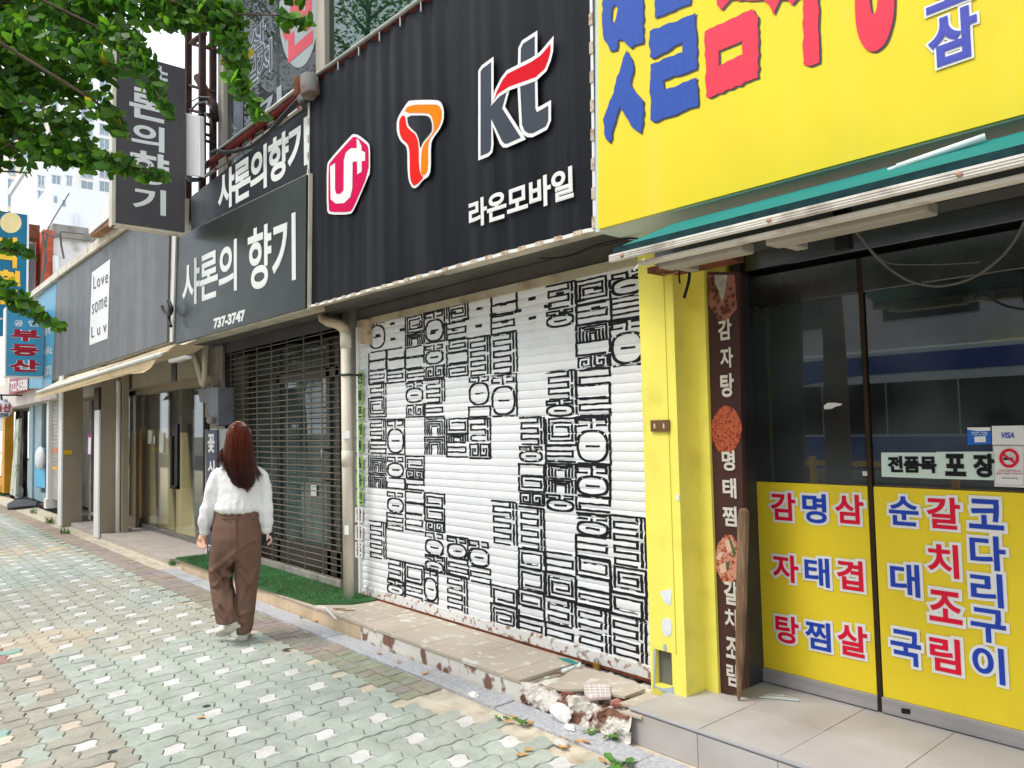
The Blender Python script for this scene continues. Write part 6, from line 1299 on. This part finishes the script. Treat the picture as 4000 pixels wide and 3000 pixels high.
# ---------------------------------------------------------------- ginkgo trees
LEAF = bpy.data.materials.new('ginkgo_leaf'); LEAF.use_nodes = True
n_ = LEAF.node_tree.nodes; l_ = LEAF.node_tree.links; b_ = n_['Principled BSDF']; b_.inputs['Roughness'].default_value = .5; b_.inputs['Specular IOR Level'].default_value = .3
vc = n_.new('ShaderNodeVertexColor'); vc.layer_name = 'Col'; l_.new(vc.outputs[0], b_.inputs['Base Color'])
tl2 = n_.new('ShaderNodeBsdfTranslucent'); mg = n_.new('ShaderNodeMix'); mg.data_type = 'RGBA'; mg.blend_type = 'MULTIPLY'; mg.inputs[0].default_value = 1; mg.inputs[7].default_value = (1.9, 2.3, .7, 1); l_.new(vc.outputs[0], mg.inputs[6]); l_.new(mg.outputs[2], tl2.inputs[0])
ms_ = n_.new('ShaderNodeMixShader'); ms_.inputs[0].default_value = .42; l_.new(b_.outputs[0], ms_.inputs[1]); l_.new(tl2.outputs[0], ms_.inputs[2]); l_.new(ms_.outputs[0], n_['Material Output'].inputs[0])
BARK = M('ginkgo_bark', S(92, 80, 68), .9, var=.3, scale=6, bump=.8, bscale=30, streak=.4, scol=S(50, 42, 36), sscale=(20, 20, 2))
lr = random.Random(99)
class Leaves:
    def __init__(s): s.v = []; s.f = []; s.c = []
    def leaf(s, p, size, col, down=.9):
        d = Vector((lr.gauss(0, .6), lr.gauss(0, .6), -down + lr.gauss(0, .45))).normalized(); n = Vector((lr.gauss(0, 1), lr.gauss(0, 1), lr.gauss(.6, .8)))
        u = d.cross(n)
        if u.length < .05: u = d.cross(Vector((1, 0, .3)))
        u.normalize(); nn = u.cross(d); k = len(s.v); sp = R(lr.uniform(95, 150)); cup = lr.uniform(-.25, .35)
        s.v.append(tuple(p)); m = 7
        for i in range(m):
            t = i / (m - 1) - .5; a = t * sp; r_ = size * (1 - .10 * (abs(t) < .1) - .16 * abs(t) ** 2 * 2 + lr.uniform(-.03, .03))
            s.v.append(tuple(p + d * cos(a) * r_ + u * sin(a) * r_ + nn * cup * size * (abs(t) ** 1.5)))
        s.f += [(k, k + 1 + i, k + 2 + i) for i in range(m - 1)]; s.c += [(*col, 1)] * (m + 1)
    def build(s, name, parent):
        me_ = bpy.data.meshes.new(name); off = OFF[parent]; me_.from_pydata([(a - off.x, b - off.y, c - off.z) for a, b, c in s.v], [], s.f)
        ca_ = me_.color_attributes.new('Col', 'FLOAT_COLOR', 'POINT'); ca_.data.foreach_set('color', np.array(s.c, dtype=np.float32).ravel()); me_.materials.append(LEAF)
        o = bpy.data.objects.new(name, me_); COL.objects.link(o); o.parent = parent; OFF[o] = off; return o
def leafcol():
    r_ = lr.random(); c = S(66, 104, 40) if r_ < .45 else S(94, 132, 48) if r_ < .78 else S(50, 84, 36) if r_ < .994 else S(170, 150, 50)
    k = lr.uniform(.7, 1.3); return tuple(q * k for q in c)
gk = empty('ginkgo_tree', (-4.2, -1.0, 0), 'street ginkgo whose leafy branches hang into the top left of the photo', 'tree', 'ginkgo street trees')
tk = MB(); tk.tube([(-4.2, -1.0, -.02), (-4.22, -1.0, 1), (-4.18, -.95, 2.4), (-4.2, -.9, 4.2), (-4.1, -.95, 6.5)], [.17, .14, .12, .10, .05], 12); tk.build('trunk', BARK, gk)
SPR = [([(-260, -40, 4.3), (250, 20, 4.1), (640, 40, 4.0), (930, 60, 3.9), (1110, 85, 3.9), (1205, 90, 3.9)], 105, 22, 2.5),
       ([(-260, -190, 4.6), (300, -110, 4.5), (800, -60, 4.3), (1150, -30, 4.2)], 110, 50, 1.8),
       ([(-260, 120, 4.2), (120, 150, 4.0), (330, 215, 3.9), (440, 285, 3.8)], 105, 55, 2.0),
       ([(420, 120, 4.0), (520, 190, 3.9), (575, 290, 3.85), (625, 385, 3.8), (662, 452, 3.8)], 62, 18, 2.4),
       ([(-260, 330, 4.3), (60, 380, 4.1), (210, 430, 4.0), (310, 480, 4.0)], 125, 55, 2.1),
       ([(-260, 500, 4.4), (50, 560, 4.2), (220, 600, 4.1), (400, 632, 4.0), (540, 672, 4.0), (645, 690, 4.0)], 95, 20, 2.5),
       ([(860, 50, 4.0), (895, 170, 3.9), (925, 270, 3.85), (955, 370, 3.8), (1022, 462, 3.8)], 66, 18, 2.5),
       ([(-160, 930, 4.2), (30, 968, 4.1), (110, 995, 4.1), (138, 1012, 4.1)], 34, 10, 2.6),
       ([(-160, 1060, 4.2), (30, 1140, 4.1), (115, 1215, 4.1), (185, 1255, 4.1), (252, 1285, 4.1)], 48, 14, 2.7),
       ([(-220, 430, 4.5), (100, 500, 4.4), (300, 560, 4.3)], 120, 60, 1.7), ([(-220, 250, 4.5), (200, 300, 4.3), (360, 380, 4.2)], 120, 60, 1.6), ([(-220, 20, 4.6), (300, 110, 4.4), (430, 130, 4.2)], 90, 40, 1.4), ([(-120, 800, 4.2), (5, 822, 4.2)], 26, 12, 2.2), ([(-200, 640, 4.3), (40, 660, 4.2), (120, 690, 4.2)], 70, 35, 1.8),
       ([(380, 400, 3.9), (440, 460, 3.9), (475, 535, 3.9)], 55, 18, 2.2), ([(620, 20, 4.0), (680, 80, 3.9), (715, 120, 3.9)], 50, 22, 2.0)]
tw_ = MB(); LV = Leaves()
for pts, r0, r1, dn in SPR:
    q = [W(*p) for p in pts]; n = len(q)
    wq = [u + Vector((lr.uniform(-.03, .03), lr.uniform(-.03, .03), lr.uniform(-.03, .03))) for u in q]
    tw_.tube([q[0] + (Vector((-4.2, -.9, 4.0)) - q[0]) * .6] + wq, [.010] + [.006 * (1 - i / n) + .0016 for i in range(n)], 6)
    seg = [(q[i + 1] - q[i]).length for i in range(n - 1)]
    for i in range(n - 1):
        ra, rb_ = r0 + (r1 - r0) * i / (n - 1), r0 + (r1 - r0) * (i + 1) / (n - 1); dm_ = pts[i][2]
        cnt = int(dn * 5.6 * seg[i] * (ra + rb_) * dm_ / F / (.062 ** 2))
        for c in range(cnt):
            t = lr.random(); rr0 = (ra + (rb_ - ra) * t) * dm_ / F
            while True:
                o3 = Vector((lr.uniform(-1, 1), lr.uniform(-1, 1), lr.uniform(-1, 1)))
                if o3.length < 1: break
            p = q[i].lerp(q[i + 1], t) + Vector((o3.x * rr0 * 1.2, o3.y * rr0 * 1.2, o3.z * rr0))
            if noise.noise(p * 3.2) < -.27 and rr0 > .05: continue
            LV.leaf(p + Vector((0, 0, .02)), lr.uniform(.034, .050), leafcol())
        for c in range(int(seg[i] / .09)):
            t = lr.random(); b0 = q[i].lerp(q[i + 1], t); rr0 = (ra + (rb_ - ra) * t) * dm_ / F; tw_.tube([b0, b0 + Vector((lr.uniform(-1, 1), lr.uniform(-1, 1), lr.uniform(-1, .4))) * rr0], [.004, .0015], 4)
tw_.tube([Vector((-4.2, -.9, 3.4)), W(-300, 250, 4.3), W(0, 105, 4.2), W(98, 48, 4.15)], [.06, .035, .022, .014], 8)
tw_.build('branch', BARK, gk); LV.build('crown', gk)
def street_tree(x, y, label, sc=1.0, seed=1, n=5200, lim=16):
    global lr
    lr = random.Random(seed); t = empty('ginkgo_tree', (x, y, -.02), label, 'tree', 'ginkgo street trees')
    m_ = MB(); m_.tube([(x, y, -.02), (x + .02, y, 1.2), (x - .03, y + .04, 2.6), (x, y, 4.6), (x + .05, y, max(7.4 * sc, 3 + lim * .28))], [.17, .14, .12, .09, .03], 10)
    L = Leaves()
    for i in range(lim):
        z0 = 2.7 + i * .28 * sc; a = i * 2.4; ln = (1.9 - abs(i - lim * .38) * .13 * 16 / lim) * sc; e = Vector((x + cos(a) * ln, y + sin(a) * ln * .8, z0 + .7 + lr.uniform(-.2, .5)))
        m_.tube([(x, y, z0), tuple((Vector((x, y, z0)) + e) / 2 + Vector((0, 0, .2))), tuple(e)], [.05, .03, .012], 6)
        for k in range(n // lim):
            s = lr.uniform(.3, 1.1); c = Vector((x, y, z0)).lerp(e, s); L.leaf(c + Vector((lr.gauss(0, .26), lr.gauss(0, .26), lr.gauss(0, .24))), lr.uniform(.05, .085), leafcol())
    m_.build('trunk', BARK, t); L.build('crown', t)
street_tree(-10.5, -3.2, 'street ginkgo mirrored in the cafe glass doors', 1.0, 4)
street_tree(-16.5, -3.0, 'street ginkgo farther along the kerb mirrored in the cafe panes', 1.05, 8, 9000, 44)
street_tree(2.4, -3.2, 'street ginkgo beyond the restaurant end of the street', 1.15, 12, 5000)
street_tree(-22.5, -3.3, 'tall street ginkgo mirrored in the green upstairs window', 1.2, 15, 9000, 44)
# ---------------------------------------------------------------- weeds, fallen leaves, rubble
WEED = M('weed_green', S(88, 128, 58), .6, var=.25, scale=12); YLEAF = M('fallen_leaf', S(196, 150, 90), .7, var=.25, scale=20)
wr = random.Random(31)
def weed(px, py, z, size, n, label, kind='broad', cat='weed', group='weeds along the shop fronts'):
    c = G(px, py, z); m_ = MB()
    for i in range(n):
        a = wr.uniform(0, 2 * pi); ln = size * wr.uniform(.5, 1); up_ = wr.uniform(.4, 1.4)
        d = Vector((cos(a), sin(a), 0)); s = Vector((-sin(a), cos(a), 0)); b0 = c + Vector((wr.uniform(-1, 1), wr.uniform(-1, 1), 0)) * size * .35
        if kind == 'broad':
            w_ = ln * .30; k = [b0 + d * ln * t + Vector((0, 0, ln * (up_ * t - .8 * t * t))) for t in (0, .35, .7, 1)]
            m_.add([k[0], k[1] - s * w_ * .8, k[1] + Vector((0, 0, -.1 * ln)), k[1] + s * w_ * .8, k[2] - s * w_, k[2] + Vector((0, 0, -.1 * ln)), k[2] + s * w_, k[3]], [(0, 1, 2), (0, 2, 3), (1, 4, 5, 2), (2, 5, 6, 3), (4, 7, 5), (5, 7, 6)], True)
        else:
            w_ = .004; k = [b0 + d * ln * .6 * t * t + Vector((0, 0, ln * up_ * t * (1 - .25 * t))) for t in (0, .5, 1)]
            m_.add([k[0] - s * w_, k[0] + s * w_, k[1] + s * w_, k[1] - s * w_, k[2]], [(0, 1, 2, 3), (3, 2, 4)])
    return tag(m_.build('weed_plant', WEED), label, cat, group)
weed(2298, 2860, .01, .055, 7, 'leafy weed at the riser foot beside the broken white chunk')
weed(2388, 2885, .01, .05, 8, 'small broad-leaved weed under the brown-stained riser')
weed(2340, 2790, .06, .045, 14, 'bushy little weed growing out of the broken step face')
weed(2425, 2995, .0, .10, 9, 'big bright-leaved weed cut by the bottom edge of the photo')
weed(2500, 2775, .13, .05, 6, 'thin weed sprig beside the corner of the grey tiled step')
weed(1955, 2805, 0, .05, 5, 'weed among yellow leaves where the pavers meet the gravel strip')
weed(2045, 2830, 0, .055, 6, 'right-hand weed among yellow leaves on the gravel strip')
weed(1580, 2515, .05, .05, 14, 'weed growing from the joint in the step riser tiles')
weed(195, 2045, .0, .20, 60, 'grass tuft at the foot of the first cafe pillar', 'grass', 'grass tuft')
weed(130, 2005, .0, .16, 40, 'thin grass line along the edge before the grey shutter', 'grass', 'grass tuft')
weed(255, 2085, .0, .18, 45, 'grass tuft spreading on the cafe slab corner', 'grass', 'grass tuft')
weed(15, 1935, .0, .45, 160, 'thick green grass clump at the left edge of the photo', 'grass', 'grass tuft')
weed(672, 2208, .0, .10, 40, 'grass tuft at the corner of the green mat', 'grass', 'grass tuft')
weed(480, 2118, .0, .10, 18, 'sparse grass with a yellow leaf on the cafe step edge', 'grass', 'grass tuft')
weed(1180, 2418, .0, .05, 12, 'tiny grass tuft at the foot of the beige riser', 'grass', 'grass tuft')
def fallen(px, py, z, s, label):
    c = G(px, py, z); a = wr.uniform(0, 6.28); m_ = MB(); pts = []
    for i in range(9): t = (i / 8 - .5) * R(140); pts.append(c + Vector((cos(a + t) * s, sin(a + t) * s, .004 + .008 * wr.random())))
    m_.add([c + Vector((0, 0, .006))] + pts, [(0, i + 1, i + 2) for i in range(8)], True); return tag(m_.build('fallen_leaf', YLEAF), label, 'leaf', 'fallen yellow leaves')
for x, y, z, s, lb_ in ((2035, 2945, .003, .035, 'large yellow fallen leaf on the pavers left of the white star block'), (2066, 2938, .003, .028, 'yellow leaf touching the large fallen leaf'), (2298, 2897, .01, .03, 'orange fallen leaf alone on the granite strip'), (2258, 2905, .0, .03, 'pale orange leaf on the gravel beside the granite strip'), (2205, 2918, .0, .028, 'orange leaf at the broken paver corner'), (2340, 2975, .0, .03, 'pink-orange leaf at the bottom of the gravel strip'), (1985, 2815, .0, .035, 'yellow leaf between the two gravel-strip weeds'), (2075, 2832, .0, .038, 'orange leaf right of the gravel-strip weeds'), (2010, 2800, .0, .03, 'orange leaf behind the gravel-strip weeds'), (1653, 2632, .01, .032, 'yellow leaf on the granite strip by the white riser'), (1490, 2552, .01, .03, 'yellow leaf on the granite strip below the beige riser'), (1564, 2588, .01, .025, 'small yellow leaf on the granite strip'), (1615, 2572, .01, .025, 'pink-brown leaf tight against the riser'), (1235, 2425, .01, .035, 'yellow leaf by the beige riser corner'), (1063, 2362, .0, .035, 'yellow leaf on the strip behind the woman'), (790, 2802, .003, .03, 'yellow leaf on the pavers in the left foreground'), (545, 2284, .003, .025, 'small yellow leaf far off on the brown pavers'), (705, 2228, .0, .03, 'yellow leaf near the grass mat corner'), (2190, 2890, .0, .03, 'brown leaf on the gravel by the concrete crumbs'), (1915, 2760, .0, .03, 'orange leaf at the tip of the gravel strip')):
    fallen(x, y, z, s, lb_)
def rock(name, px, py, z, r, mat, label, cat, seed=0):
    c = G(px, py, z); m_ = MB(); m_.sphere((0, 0, 0), 1, 12, 8); m_.v = [tuple(c + Vector((x * r[0], y * r[1], max(z_, -.4) * r[2] + r[2] * .4)) * 1 + Vector((x * r[0], y * r[1], 0)) * .5 * noise.noise(Vector((x * 1.5 + seed, y * 1.5, z_ * 1.5)))) for x, y, z_ in m_.v]; m_.sm = [False] * len(m_.sm)
    return tag(m_.build(name, mat), label, cat)
WCH = M('white_chunk', S(236, 233, 228), .85, var=.05, dirt=.3, dcol=S(150, 120, 100), dscale=20, bump=.4)
rock('broken_riser_tile', 2192, 2806, .01, (.075, .05, .055), WCH, 'broken white tile chunk leaning against the broken step', 'rubble', 21)
rock('rubble_crumb', 2225, 2845, .01, (.04, .02, .014), WCH, 'flat white crumb lying below the broken tile chunk', 'rubble', 3)
rock('rubble_crumb', 1850, 2718, .01, (.035, .022, .016), WCH, 'white rubble crumb at the end of the border pavers', 'rubble', 5)
rock('rubble_crumb', 2190, 2905, 0, (.045, .03, .016), M('grey_rubble', S(196, 188, 180), .9, var=.15), 'pale broken paver corner on the gravel', 'rubble', 8)
rock('rubble_crumb', 2215, 2740, .06, (.06, .05, .05), M('brown_brick', S(150, 96, 78), .9, var=.3, dirt=.6, dcol=S(214, 206, 196), dscale=12, bump=.6), 'brown brick lump embedded in the broken step', 'rubble', 12)
gt = MB(); gt.prism([G(2276, 2668, .150), G(2383, 2672, .150), G(2386, 2722, .146), G(2300, 2728, .146), G(2284, 2708, .148)], (0, 0, -.012)); lt_ = gt.build('loose_tile', M('tile_back', S(196, 178, 170), .8, var=.12, dirt=.6, dcol=S(232, 226, 220), dscale=16)); tag(lt_, 'loose square tile lying back up on the broken step, lined with a white grid', 'tile')
gg = MB()
for t in (.2, .4, .6, .8):
    a0, a1, b0, b1 = G(2276, 2668, .151), G(2383, 2672, .151), G(2292, 2726, .147), G(2386, 2722, .147)
    for p0, p1 in ((a0.lerp(a1, t), b0.lerp(b1, t)), (a0.lerp(b0, t), a1.lerp(b1, t))): gg.tube([p0, p1], .0022, 4)
gg.build('grid_line', WHITE, lt_)
bt3 = MB(); bt3.prism([G(2382, 2735, .135), G(2412, 2726, .14), G(2432, 2738, .135), G(2425, 2752, .13), G(2385, 2748, .13)], (0, 0, -.012)); tag(bt3.build('tile_fragment', M('brown_tile', S(150, 92, 78), .8, var=.2, dirt=.5, dcol=S(210, 190, 180), dscale=40)), 'small reddish tile fragment right of the loose square tile', 'tile')
pt = MB(); pt.tube([G(2198, 2622, .14), G(2268, 2596, .14)], .011, 10); pt.prism([G(2250, 2600, .155), G(2266, 2584, .165), G(2270, 2596, .16), G(2258, 2604, .15)], (0, 0, -.006)); tag(pt.build('plastic_pipe_piece', M('white_teal_pipe', S(222, 226, 220), .5, var=.08, dirt=.4, dcol=S(40, 160, 150), dscale=30)), 'short white and teal plastic pipe offcut under the shutter edge', 'pipe')
tp3 = MB(); tp3.prism([G(2180, 2570, .127), G(2220, 2572, .127), G(2262, 2590, .127), G(2240, 2594, .127)], (0, 0, -.003)); tag(tp3.build('teal_scrap', M('teal_film', S(40, 140, 130), .5)), 'flat teal scrap tucked under the bottom of the painted shutter', 'scrap')
pd = empty('padlock', G(2335, 2612, .13), 'small brass padlock on the bottom bar of the painted shutter', 'padlock'); p = P(2333, 2600, 3.37); BRS = M('brass', S(190, 150, 80), .35, metal=.8, dirt=.3)
MB().box((p.x - .022, 3.355, p.z - .02), (p.x + .022, 3.377, p.z + .018)).build('lock_body', BRS, pd, .004); MB().tube([(p.x - .014, 3.366, p.z + .016), (p.x - .014, 3.366, p.z + .034), (p.x, 3.366, p.z + .042), (p.x + .014, 3.366, p.z + .034), (p.x + .014, 3.366, p.z + .016)], .004, 6).build('shackle', STEEL, pd)
sh3 = MB()
for q in ([(2965, 2722), (3000, 2712), (3060, 2722), (3120, 2730), (3122, 2736), (3040, 2728)], [(2990, 2712), (3010, 2708), (3070, 2716), (3050, 2722)]): sh3.prism([G(x, y, .166) for x, y in q], (0, 0, -.004))
tag(sh3.build('glass_shards', M('pale_shard', S(200, 210, 204), .3)), 'thin pale broken strips on the tiles before the left door leaf', 'shards')
sk = MB(); sk.tube([G(1268, 2372, .135), G(1312, 2418, .12)], .009, 6); tag(sk.build('plaster_strip', WHITE), 'white broken strip at the corner of the green mat', 'scrap')
sk = MB(); sk.tube([G(1300, 2378, .13), G(1345, 2384, .13), G(1386, 2383, .13)], .004, 5).tube([G(1310, 2376, .13), G(1350, 2378, .135)], .003, 5); tag(sk.build('dry_twig', M('dry_twig', S(140, 96, 60), .9)), 'dry brown twig on the step beyond the green mat', 'twig')
bs_ = MB()
for x, y in ((807, 2757), (1119, 2535), (440, 2935)): 
    c = G(x, y, .0045); bs_.add([c + Vector((cos(a) * .022, sin(a) * .022, 0)) for a in [2 * pi * k / 12 for k in range(12)]], [tuple(range(12))])
    tag(bs_.build('gum_spot', M('gum_spot', S(70, 72, 78), .9)), {807: 'dark gum spot on the pavers in the middle foreground', 1119: 'dark gum spot right of the walking woman', 440: 'dark gum spot at the lower left edge of the green pavers'}[x], 'stain'); bs_ = MB()
# ---------------------------------------------------------------- other side of the street (seen only in the glass)
gr_ = empty('guard_rail', (-8, -3.7, 0), 'yellow kerbside guard rail mirrored in the dark restaurant glass', 'railing')
YR = M('rail_yellow', S(206, 160, 40), .5); m_ = MB(); m_.box((-30, -3.72, .52), (6, -3.68, .6)).box((-30, -3.72, .86), (6, -3.68, .94)); m_.build('rail_bar', YR, gr_)
m_ = MB()
for i in range(19): m_.box((-30 + i * 2, -3.73, -.02), (-29.92 + i * 2, -3.65, 1.0))
m_.build('rail_post', YR, gr_)
bus = empty('city_bus', (-6.5, -11.5, -.14), 'white and blue city bus numbered 704 mirrored in the restaurant doors', 'bus')
BW = M('bus_white', S(214, 220, 224), .3, var=.03); BBL_ = M('bus_blue', S(36, 66, 150), .3, var=.04); BGL = M('bus_window', S(20, 24, 26), .06)
by = -10.2; bX0, bX1 = -12.6, -1.4
MB().prism([(bX0, by, .35), (bX1, by, .35), (bX1, by, 2.95), (bX1 - .2, by, 3.1), (bX0 + .2, by, 3.1), (bX0, by, 2.95)], (0, -2.5, 0)).build('body', BW, bus, .04)
MB().box((bX0 + 1.4, by, 2.56), (bX1, by + .012, 2.98)).build('roof_stripe', BBL_, bus); MB().prism([(bX0 + 2.2, by, 2.555), (bX0 + 4.4, by, 2.555), (bX0 + 3.8, by, 2.5), (bX0 + 3.0, by, 2.40), (bX0 + 2.2, by, 2.36)], (0, .012, 0)).build('stripe_curve', BBL_, bus)
MB().box((bX0, by, .4), (bX1, by + .014, 1.15)).build('lower_panel', BBL_, bus)
for i in range(7):
    x = bX0 + .5 + i * 1.5; MB().box((x, by, 1.2), (x + 1.47, by + .01, 2.36)).build('window', BGL, bus)
mbt = MB(); mb7 = MB(); letter_into(mb7, '704', (bX0 + 3.0, by + .018, .78), (-.7, 0, 0), (0, 0, .3), .04); letter_into(mbt, '전기버스', (bX0 + 1.25, by + .02, 2.62), (-1.0, 0, 0), (0, 0, .24), .03); mb7.build('lettering', M('bus_letter', S(180, 196, 206), .4), bus); mbt.build('lettering', M('bus_letter', S(180, 196, 206), .4), bus)
for x in (bX0 + 2.6, bX1 - 2.4): wh = MB().tube([(x, by + .03, .35), (x, by - .3, .35)], .48, 24).build('wheel', BLACK, bus); MB().tube([(x, by + .05, .35), (x, by + .0, .35)], .22, 16).build('rim', STEEL, wh)
ac = empty('opposite_building', (-10, -20, 0), 'grey three-storey building across the street mirrored in the restaurant glass', 'building')
MB().box((-34, -30, -.16), (16, -17, 11.5)).build('wall', M('opposite_render', S(186, 184, 180), .85, var=.08), ac)
for r0 in range(2):
    for i in range(11): x = -32 + i * 4.3; wd = MB().box((x, -17, 4.6 + r0 * 3.3), (x + 2.7, -16.95, 6.0 + r0 * 3.3)).build('window', BGL, ac)
for i in range(6): x = -30 + i * 7.6; MB().box((x, -17, .2), (x + 5.6, -16.93, 2.7)).build('shop_window', BGL, ac); MB().box((x - .4, -17, 2.9), (x + 6.0, -16.7, 3.7)).build('shop_sign', [YEL, M('sign_teal', S(60, 120, 130), .5), PAPER][i % 3], ac)
